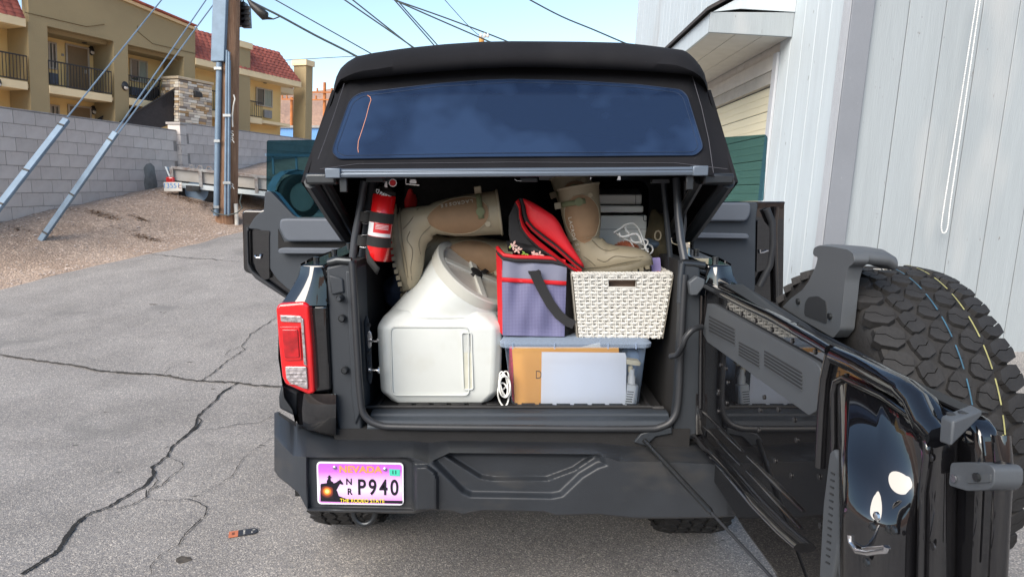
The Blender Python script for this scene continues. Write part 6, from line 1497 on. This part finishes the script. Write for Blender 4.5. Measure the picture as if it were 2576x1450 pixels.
# contents of basket
lil = mat('lilac_card', (.42,.36,.72), .6); c = [W(*cE(*p), 2.56) for p in ((1975,1080),(2095,1075),(2112,1270),(2000,1262))]
MB().prism(c, (0,.02,0)).build('notebook', lil, None, label='lilac notebook standing at the back corner of the basket', cat='notebook', bevel=.002)
org = mat('orange_card', (.85,.20,.03), .6); c = [W(*cE(*p), 2.50) for p in ((2035,1245),(2100,1235),(2108,1270),(2030,1272))]
MB().prism(c, (0,.03,0)).build('orange_packet', org, None, label='small orange packet peeking out near the boot toe', cat='packet', bevel=.003)
m_fluf = mat('terracotta_fluff', (.40,.12,.06), .95, c2=(.55,.20,.11), vs=20); fz = thing('fluffy_duster', 'terracotta fluffy yarn ball inside the wicker basket', 'yarn ball', W(1575, 660, 2.56))
random.seed(3); mb = MB(); cf = W(*cE(1700, 990), 2.59); 
for _ in range(1900):
    d = V((random.gauss(0,1), random.gauss(0,1), random.gauss(0,1))).normalized(); p = cf+V((d.x*.042, d.y*.03, d.z*.026)); q = p+(d+V((random.uniform(-.6,.6),random.uniform(-.6,.6),random.uniform(-.6,.6)))).normalized()*.015; s_ = d.cross(V((.3,.5,.8))).normalized()*.0013
    mb.add([p-s_, p+s_, q], [(0,1,2)])
mb.build('fluff', m_fluf, fz, fix=False, kind='stuff')
ball = [[cf+V((math.cos(a)*math.sin(t)*.041, math.sin(a)*math.sin(t)*.03, math.cos(t)*.025)) for a in [i*.524 for i in range(12)]] for t in (.2,.6,1,1.4,1.8,2.2,2.6,2.95)]
MB().loft(ball).build('yarn_core', m_fluf, fz, smooth=80)
# white hanger bundle
hg = thing('plastic_hangers', 'tangled white plastic hangers poking out of the wicker basket', 'hangers', W(1610, 650, 2.6))
m_hang = mat('white_hanger', (.80,.80,.78), .35)
HP = [[(1560,790),(1600,760),(1640,740),(1690,700),(1780,680),(1830,720),(1870,790),(1900,880),(1925,950),(1950,1020)],
 [(1560,790),(1590,800),(1680,860),(1750,890),(1790,960),(1830,1040),(1860,1120)], [(1690,700),(1700,760),(1730,790),(1760,870),(1800,900),(1860,900),(1920,940)],
 [(1680,850),(1700,870),(1740,870),(1770,930),(1790,1000),(1830,1060),(1850,1125)], [(1890,880),(1920,865),(1950,885),(1945,920),(1915,960),(1960,1010)],
 [(1780,1000),(1850,985),(1910,975),(1960,975)], [(1960,920),(2000,950),(2005,1000),(1960,1040),(1900,1050),(1880,1115)], [(1925,950),(1940,1050),(1960,1110)], [(1620,790),(1640,830),(1700,830),(1800,800),(1850,830),(1880,900)]]
for i, P in enumerate(HP):
    mb = MB(); mb.tube(spline([W(*cE(*p), 2.555+.012*(i % 4)) for p in P], 4), .0042, 7, .75); mb.build('hanger_rod', m_hang, hg, smooth=60)

# ---- boots
m_boot = mat('boot_rubber', (.30,.255,.17), .5, c2=(.34,.29,.20), vs=6, bump=.06, bs=20, bd=.003); flecks(m_boot, 9, .60, .75, (.17,.14,.09)); flecks(m_boot, 120, .70, .74, (.36,.32,.25)); m_neo = mat('boot_tan_panel', (.25,.155,.085), .7, var=.08, vs=30, bump=.25, bs=500, bd=.0008)
m_bsole = mat('boot_sole', (.17,.145,.095), .6); m_bcuff = mat('boot_cuff_trim', (.36,.31,.22), .7, bump=.2, bs=200, bd=.001); m_bstrap = mat('boot_strap_green', (.17,.19,.10), .7)
m_btxt = mat('boot_lettering', (.50,.47,.40), .6)
def boot(lab, org_, sdir, adir, sc=1.0, flip=1, txt=None, H=.40, tilt_top=.0, strap=True, front=1):
    s = V(sdir).normalized(); a = V(adir); a = (a-s*a.dot(s)).normalized(); b = s.cross(a).normalized()
    r = thing('rubber_boot', lab, 'boot', org_, group='khaki rubber boots')
    O = V(org_)
    def T(x, y, z): return O+(a*x+b*y+s*z)*sc
    secs = [(H, 0.004, .083, .078, tilt_top), (H*.88, .002, .080, .074, tilt_top*.6), (H*.72, .0, .078, .070, 0), (H*.56, -.002, .072, .064, 0), (H*.42, -.004, .062, .056, 0), (.145, -.002, .056, .048, 8), (.115, .0, .062, .045, 22), (.088, .004, .078, .044, 38), (.068, .022, .082, .044, 55), (.055, .062, .062, .046, 70), (.050, .105, .050, .050, 80), (.046, .150, .044, .050, 86), (.040, .190, .038, .045, 90), (.034, .222, .030, .034, 95), (.030, .240, .020, .020, 100), (.029, .248, .004, .004, 100)]
    def ringpt(sec, ph, off=0):
        z, x, ra, rb, th = sec; e = (math.cos(rad(th)), math.sin(rad(th)))
        c_, s__ = math.cos(ph), math.sin(ph)
        rr = ra*(1+0*c_)
        return T(x+e[0]*c_*(rr+off), s__*(rb+off), z+e[1]*c_*(rr+off))
    def clamp(p_): return p_
    fine = []
    for q0, q1 in zip(secs, secs[1:]):
        for t in (0, .33, .66): fine.append(tuple(lerp(x_, y_, t) for x_, y_ in zip(q0, q1)))
    fine.append(secs[-1])
    NP = 32
    rings = []
    for q_ in fine:
        rg = []
        for k in range(NP):
            p = ringpt(q_, 2*math.pi*k/NP); d = (p-O).dot(s)
            if d < .006*sc and q_[0] < .12: p = p+s*(.006*sc-d)
            rg.append(p)
        rings.append(rg)
    inner = [[O+(p-O)*1.0+(sum(rings[0], V())/NP-p)*.07 for p in rings[0]], [(sum(rings[6], V())/NP).lerp(p, .9) for p in rings[6]]]
    mb = MB(); mb.loft([inner[1], inner[0]]+rings, caps=False); mb.build('boot_body', m_boot, r, smooth=60)
    # cuff trim around the opening
    mb = MB(); mb.tube(rings[0]+[rings[0][0]], .0045*sc, 6); mb.build('cuff_trim', m_bcuff, r, smooth=60)
    # tan neoprene panels on both flanks
    for sd in (1, -1):
        mb = MB()
        def pf(u, v):
            # superellipse patch: z from .14 to .33
            zz_ = lerp(.13, H*.9, v); wd_ = math.sin(math.pi*min(1, max(0, (v*.96+.02))))**.55
            for q0, q1 in zip(fine, fine[1:]):
                if q1[0] <= zz_ <= q0[0]:
                    t = (q0[0]-zz_)/max(1e-6, q0[0]-q1[0]); q_ = tuple(lerp(x_, y_, t) for x_, y_ in zip(q0, q1)); break
            ph = rad(90)*sd+(u-.5)*2*rad(60)*wd_+rad(10)*sd*(v-.5)
            return ringpt(q_, ph, .0022)
        mb.grid(15, 18, pf); mb.build('neoprene_panel', m_neo, r, smooth=60)
        rim_ = [pf(0, j/17) for j in range(18)]+[pf(1, 1-j/17) for j in range(18)]; mb = MB(); mb.tube(rim_+[rim_[0]], .0016*sc, 5); mb.build('panel_edge', m_boot, r, smooth=60)
    # sole with lugs, welt
    n_ = 48; out = []
    for k in range(n_):
        t = 2*math.pi*k/n_; x = .086+.163*math.cos(t); w = .046+.010*math.cos(t)-.010*math.exp(-((x-.06)/.05)**2)
        lg = 1+.035*(1 if k % 3 == 0 else 0); out.append((x*1.0+(.0 if x < .2 else 0), w*math.sin(t)*lg, 0))
    mb = MB(); mb.loft([[T(x, y*.96, -.012+.012*sstep(.13,.25,x)) for x, y, z in out], [T(x, y*1.04, -.004+.010*sstep(.15,.25,x)) for x, y, z in out], [T(x, y*1.04, .012+.010*sstep(.15,.25,x)) for x, y, z in out], [T(x, y*.97, .018+.010*sstep(.15,.25,x)) for x, y, z in out]])
    so = mb.build('sole', m_bsole, r, smooth=35)
    mb = MB()
    for k in range(13):
        x = -.07+k*.024; w = .040+.012*sstep(.08,.16,x)
        mb.obox(T(x, 0, -.014+.012*sstep(.13,.25,x)), a*.008*sc, b*w*sc, s*.007*sc)
    mb.build('sole_lugs', m_bsole, so)
    # moulded lines on the foot
    for sd in (1, -1):
        for q_ in ([(.03,.06),(.06,.045),(.1,.06),(.16,.045),(.21,.04)], [(-.06,.03),(0,.03),(.06,.026),(.14,.03),(.2,.028)], [(.02,.14),(.05,.10),(.08,.085),(.12,.085)], [(-.05,.10),(-.01,.07),(.02,.035)]):
            P = []
            for x, z in q_:
                # find surface: march outward along b
                yy = .0
                best = None
                for q0 in fine:
                    zc, xc, ra, rb, th = q0; e = (math.cos(rad(th)), math.sin(rad(th))); nn_ = (-e[1], e[0])
                    dd = (x-xc)*nn_[0]+(z-zc)*nn_[1]; al = (x-xc)*e[0]+(z-zc)*e[1]
                    if abs(al) < ra*.98 and (best is None or abs(dd) < best[0]): best = (abs(dd), rb*math.sqrt(max(.02, 1-(al/ra)**2)))
                if best: P.append(T(x, sd*(best[1]+.001), z))
            if len(P) > 2: mb = MB(); mb.tube(spline(P, 4), .0016*sc, 5); mb.build('moulded_line', m_bsole, r, smooth=60)
    if strap:
        zq = fine[4]; mb = MB(); ph = [rad(150*front+ -k*front*9) for k in range(9)]
        P = [ringpt(zq, p_, .006) for p_ in ph]; mb.loft([[p-s*.010*sc, p+s*.010*sc] for p in P], closed=False, caps=False); mb.build('cuff_strap', m_bstrap, r, smooth=60, solid=.003)
        p_ = ringpt(zq, rad(165*front), .012); MB().obox(p_, a*.014*sc, b*.010*sc, s*.013*sc).build('buckle', m_bcuff, r, bevel=.003)
        p_ = ringpt(zq, rad(95*front), .006); MB().tube([p_, p_+b*front*.004], .016*sc, 14).build('strap_patch', m_bstrap, r, smooth=40)
    p_ = ringpt(fine[3], rad(62*front), .003); MB().tube([p_, p_+b*front*.002], .010*sc, 12).build('round_badge', m_bcuff, r, smooth=40)
    return r, T, ringpt, fine, (a, b, s)
random.seed(2)
b1 = boot('khaki rubber boot lying on its side with its opening facing the red bag', W(992, 566, 2.55), (1,.03,.13), (-.10,-.05,-1), 1.0, H=.395, front=-1)
r1_, T1_, rp1, f1, ax1 = b1
a_, bb_, s_ = ax1
def boot_text(bt, z, ph, size, flip):
    r, T, rp, fine, (a, b, s) = bt; word = 'LACROSSE'
    for i, ch_ in enumerate(word):
        zz_ = z[0]+(z[1]-z[0])*i/7
        for q0, q1 in zip(fine, fine[1:]):
            if q1[0] <= zz_ <= q0[0]:
                t = (q0[0]-zz_)/max(1e-6, q0[0]-q1[0]); q_ = tuple(lerp(x_, y_, t) for x_, y_ in zip(q0, q1)); break
        p = rp(q_, ph, .0035); n_ = (p-rp(q_, ph, -.01)).normalized(); d = s*(1 if z[1] > z[0] else -1); d = (d-n_*d.dot(n_)).normalized()
        text(ch_, 'lettering', m_btxt, r, frame(p, d, n_.cross(d)), size, .0006, bold=.0003)
FRONTPH = -1
boot_text(b1, (.30,.19), rad(-128), .02, 1)
b2 = boot('second khaki boot wedged beneath the lying one behind the white bin lid', W(1035, 618, 2.70), (1,.06,-.16), (-.10,.12,-1), 1.0, H=.395, front=-1, strap=False)
b3 = boot('upright khaki boot leaning left with its toe over the basket rim', W(1487, 690, 2.515), (-.17,.05,1), (1,-.05,.14), .93, H=.352, front=-1)
boot_text(b3, (.235,.12), rad(-128), .02, 1)
b4 = boot('khaki boot standing behind the leaning one with green buckle straps', W(1500, 650, 2.79), (-.34,.03,1), (1,.0,.20), 1.0, H=.365, front=-1)

# ---- printer
m_prn = mat('printer_white', (.82,.84,.80), .5, var=.03); m_prd = mat('printer_slot', (.02,.02,.02), .6)
pr = thing('printer', 'white desktop printer stacked behind the upright boots', 'printer', W(1560, 610, 2.8))
def pbox(nm, x0, y0_, x1, y1_, Y, d, m=m_prn, bv=.006): 
    a = W(*cE(x0, y1_), Y); b = W(*cE(x1, y0_), Y); return MB().box((a.x, Y, a.z), (b.x, Y+d, b.z)).build(nm, m, pr, bevel=bv, seg=3)
pbox('printer_body', 1250, 590, 1943, 1000, 2.72, .32); pbox('paper_cover', 1250, 478, 1903, 556, 2.70, .34); pbox('scanner_lid', 1250, 350, 1885, 463, 2.74, .30)
pbox('paper_slot', 1250, 462, 1860, 480, 2.745, .2, m_prd, 0); pbox('body_gap', 1250, 556, 1890, 562, 2.735, .2, m_prd, 0); pbox('body_seam', 1250, 748, 1942, 752, 2.719, .02, m_prd, 0); 
MB().tube([W(*cE(1812,360),2.739), W(*cE(1812,460),2.739)], .001, 4).build('lid_seam', m_prd, pr); MB().tube([W(*cE(x,y),2.719) for x,y in ((1900,560),(1900,640),(1915,655),(1940,655))], .0012, 4).build('door_seam', m_prd, pr)
a = W(*cE(1380,300), 2.78); b = W(*cE(1860,350), 2.74); MB().prism([W(*cE(1372,292),2.95), W(*cE(1840,285),2.95), W(*cE(1880,350),2.745), W(*cE(1372,352),2.745)], (0,0,-.012)).build('control_panel', m_ac, pr, bevel=.002)
MB().tube([W(*cE(1710,312),2.86), W(*cE(1710,312),2.86)+V((0,0,.003))], .016, 12).build('button', m_gunm, pr)
# ---- fire extinguisher
m_ext = mat('extinguisher_red', (.62,.008,.01), .22, var=.05, coat=.7); m_velc = mat('strap_black', (.018,.018,.018), .85, bump=.3, bs=200, bd=.001)
ex = thing('fire_extinguisher', 'red fire extinguisher strapped upside down to the left roll bar', 'fire extinguisher', W(948, 655, 2.42))
ea, eb = W(967, 492, 2.42), W(949, 642, 2.42); ed = (ea-eb).normalized(); er = .041
mb = MB(); mb.tube([eb-ed*.014, eb-ed*.010, eb-ed*.016, eb-ed*.004, eb+ed*.01, ea-ed*.0, ea+ed*.014, ea+ed*.024], [.02,er*.86,er*.90,er*.98,er,er,er*.7,er*.35], 28); mb.build('cylinder', m_ext, ex, smooth=50)
MB().tube([ea+ed*.02, ea+ed*.05], [.011,.010], 12).build('neck', m_chr, ex, smooth=40)
MB().obox(ea+ed*.06, (.03,0,-.012), (0,.01,0), (.003,0,.008)).build('lever', m_gunm, ex, bevel=.003); 
c = ea+ed*.045+V((.028,-.01,0)); MB().tube([c, c-V((0,.012,0))], .014, 16).build('gauge', m_chr, ex, smooth=40); MB().tube([c-V((0,.0125,0)), c-V((0,.014,0))], .011, 16).build('gauge_face', m_crd, ex)
MB().tube([ea+ed*.06-V((.035,0,-.012)), ea+ed*.06-V((.045,0,-.016)), ea+ed*.06-V((.045,0,-.006))], .0025, 6).build('pin_ring', m_chr, ex)
def band(t, w, nm, r=er+.002, m=m_velc): c = eb.lerp(ea, t); return MB().tube([c-ed*w, c+ed*w], [r, r], 28).build(nm, m, ex, smooth=40)
band(.64, .0175, 'strap_band'); band(.24, .0175, 'strap_band'); band(1.02, .012, 'neck_sleeve', er*.93)
MB().tube([ea+ed*.004, ea+ed*.03], [er*.98, er*.5], 24).build('neck_sleeve', m_velc, ex, smooth=50)
# label
def cylp(t, ang, r=er+.0008): 
    c = eb.lerp(ea, t); x_ = V((1,0,0)); x_ = (x_-ed*x_.dot(ed)).normalized(); y_ = V((0,-1,0)); y_ = (y_-ed*y_.dot(ed)).normalized(); return c+x_*math.sin(ang)*r+y_*math.cos(ang)*r
mb = MB(); mb.grid(14, 2, lambda u, v: cylp(lerp(.33,.55,v), rad(lerp(-80,75,u)))); mb.build('label', m_wht, ex, smooth=60)
mb = MB(); mb.grid(12, 2, lambda u, v: cylp(lerp(.39,.55,v), rad(lerp(-25,72,u)), er+.0012)); mb.build('label_red_field', m_crd, ex, smooth=60)
for k in range(4): mb = MB(); mb.grid(8, 2, lambda u, v: cylp(lerp(.455+k*.022,.463+k*.022,v), rad(lerp(-15,50,u)), er+.0016)); mb.build('label_print', m_wht, ex, smooth=60)
for i, chh in enumerate('BARTACT'):
    ang = rad(-8+i*12.5); p = cylp(1.03-.012*i, ang, er*.955); n_ = (p-eb.lerp(ea, 1.03-.012*i)).normalized(); d = ed.cross(n_).normalized(); d = d if d.x > 0 else -d
    text(chh, 'strap_lettering', m_wht, ex, frame(p, d-ed*.35, ed), .0165, .0003, bold=.0006)
p = cylp(1.06, rad(-28), er*.96); q = [V((x, z, 0)) for x, z in ((-.006,.007),(.006,.007),(.006,-.001),(0,-.009),(-.006,-.001))]; fm_ = frame(p, (1,-.2,-.15), ed)
MB().prism([fm_ @ v_ for v_ in q], fm_.to_3x3() @ V((0,0,.0008))).build('shield_badge', m_wht, ex); MB().prism([fm_ @ (v_*.6+V((0,0,.001))) for v_ in q], fm_.to_3x3() @ V((0,0,.0005))).build('shield_badge', m_velc, ex)
# straps wrapping to the bar
for t, dz in ((.64,0),(.24,0)):
    c = eb.lerp(ea, t); p = c+V((-.058,.03,.0)); 
    MB().tube([p-ed*.0175, p+ed*.0175], [.026,.026], 16).build('bar_strap', m_velc, ex, smooth=40)
    for sg in (1, -1): MB().tube([c+V((-.034,-.012,0))+ed*.020*sg, c+V((-.05,-.004,0))+ed*.023*sg, c+V((-.066,-.0,0))+ed*.020*sg], .0016, 6).build('wire_loop', m_chr, ex, smooth=50)
mb = MB(); P = [eb.lerp(ea,.2)+V((-.036,-.01,0)), W(922,620,2.40), W(926,650,2.38), W(945,676,2.37), W(952,682,2.37)]; mb.loft([[p+V((-.004,0,-.012)), p+V((.006,0,.012))] for p in P], closed=False, caps=False); mb.build('loose_strap', m_velc, ex, smooth=60, solid=.002)
# ---- other cargo behind
m_rcl = mat('red_cloth', (.45,.012,.016), .8, bump=.4, bs=20, bd=.01); m_jean = mat('denim', (.012,.022,.05), .9, var=.3, vs=40, bump=.3, bs=200, bd=.001); m_blkc = mat('black_cloth', (.009,.009,.01), .9, var=.3, vs=5, bump=.6, bs=9, bd=.03)
def heap(nm, lab, cat, c, r, m, seed=0, n=24, rough_=.35, group=None):
    mb = MB(); c = V(c); r = V(r)
    mb.loft([[c+V((math.cos(a)*math.sin(t)*r.x, math.sin(a)*math.sin(t)*r.y, math.cos(t)*r.z))*1+V((1,1,1))*0+V((math.cos(a)*math.sin(t)*r.x, math.sin(a)*math.sin(t)*r.y, math.cos(t)*r.z))*rough_*noise.noise(V((math.cos(a)*math.sin(t)*1.6+seed, math.sin(a)*math.sin(t)*1.6, math.cos(t)*1.6))) for a in [i*2*math.pi/n for i in range(n)]] for t in [math.pi*(k+.02)/14.0 for k in range(15)]])
    return mb.build(nm, m, None, smooth=80, label=lab, cat=cat, group=group)
heap('red_jacket', 'red cloth showing between the fire extinguisher and the lying boot', 'cloth', W(985, 590, 2.62), (.05,.06,.10), m_rcl, 1)
heap('red_pouch', 'small red pouch end above the lying boot heel', 'pouch', W(1033, 508, 2.72), (.022,.03,.045), m_rcl, 4)
heap('denim_bundle', 'dark blue denim bundle in the gap left of the white bin', 'clothing', W(1040, 720, 2.80), (.11,.12,.12), m_jean, 2)
heap('black_coat_filler', 'black coat heap added to fill the dark middle of the load', 'clothing', W(1190, 500, 3.0), (.34,.14,.20), m_blkc, 6)  # heap added so the deep cabin reads black
heap('black_bag', 'black soft bag behind the bin lid under the boots', 'bag', W(1180, 660, 2.84), (.26,.12,.16), m_blkc, 8)
heap('black_bag', 'black bundle filling the space behind basket and tub', 'bag', (.30, 3.02, .98), (.32,.14,.26), m_blkc, 9)
m_camo = mat('camo_cloth', (.045,.04,.02), .9, c2=(.10,.075,.04), vs=12, bump=.5, bs=20, bd=.01)
heap('camouflage_bag', 'camouflage bag squeezed between the printer and right roll bar', 'bag', W(1652, 610, 2.72), (.05,.08,.12), m_camo, 12)
heap('baseball_hat', 'grey blue cap brim beside the basket back corner', 'cap', W(1637, 612, 2.68), (.035,.06,.022), mat('slate_cloth', (.07,.10,.14), .8), 15, rough_=.1)
c = W(1655, 592, 2.6); mb = MB(); mb.tube([c+V((math.cos(a)*.012, 0, math.sin(a)*.018)) for a in [i*.7 for i in range(10)]], .003, 6); mb.build('cord_loop', m_bcuff, None, smooth=60, label='thin tan cord loop above the camouflage bag', cat='cord')
MB().prism(WD(cE, [(2195,965),(2230,960),(2232,1060),(2200,1058)], 2.62), (0,.01,0)).build('white_tag', m_wht, None, label='small white tag beside the right roll bar', cat='tag', bevel=.001)
for o in list(bpy.data.objects):
    if o.type == 'MESH' and o.get('label') and o.get('kind') is None and o.parent is None and not o.get('category'): o['category'] = o.name.split('.')[0].replace('_', ' ')
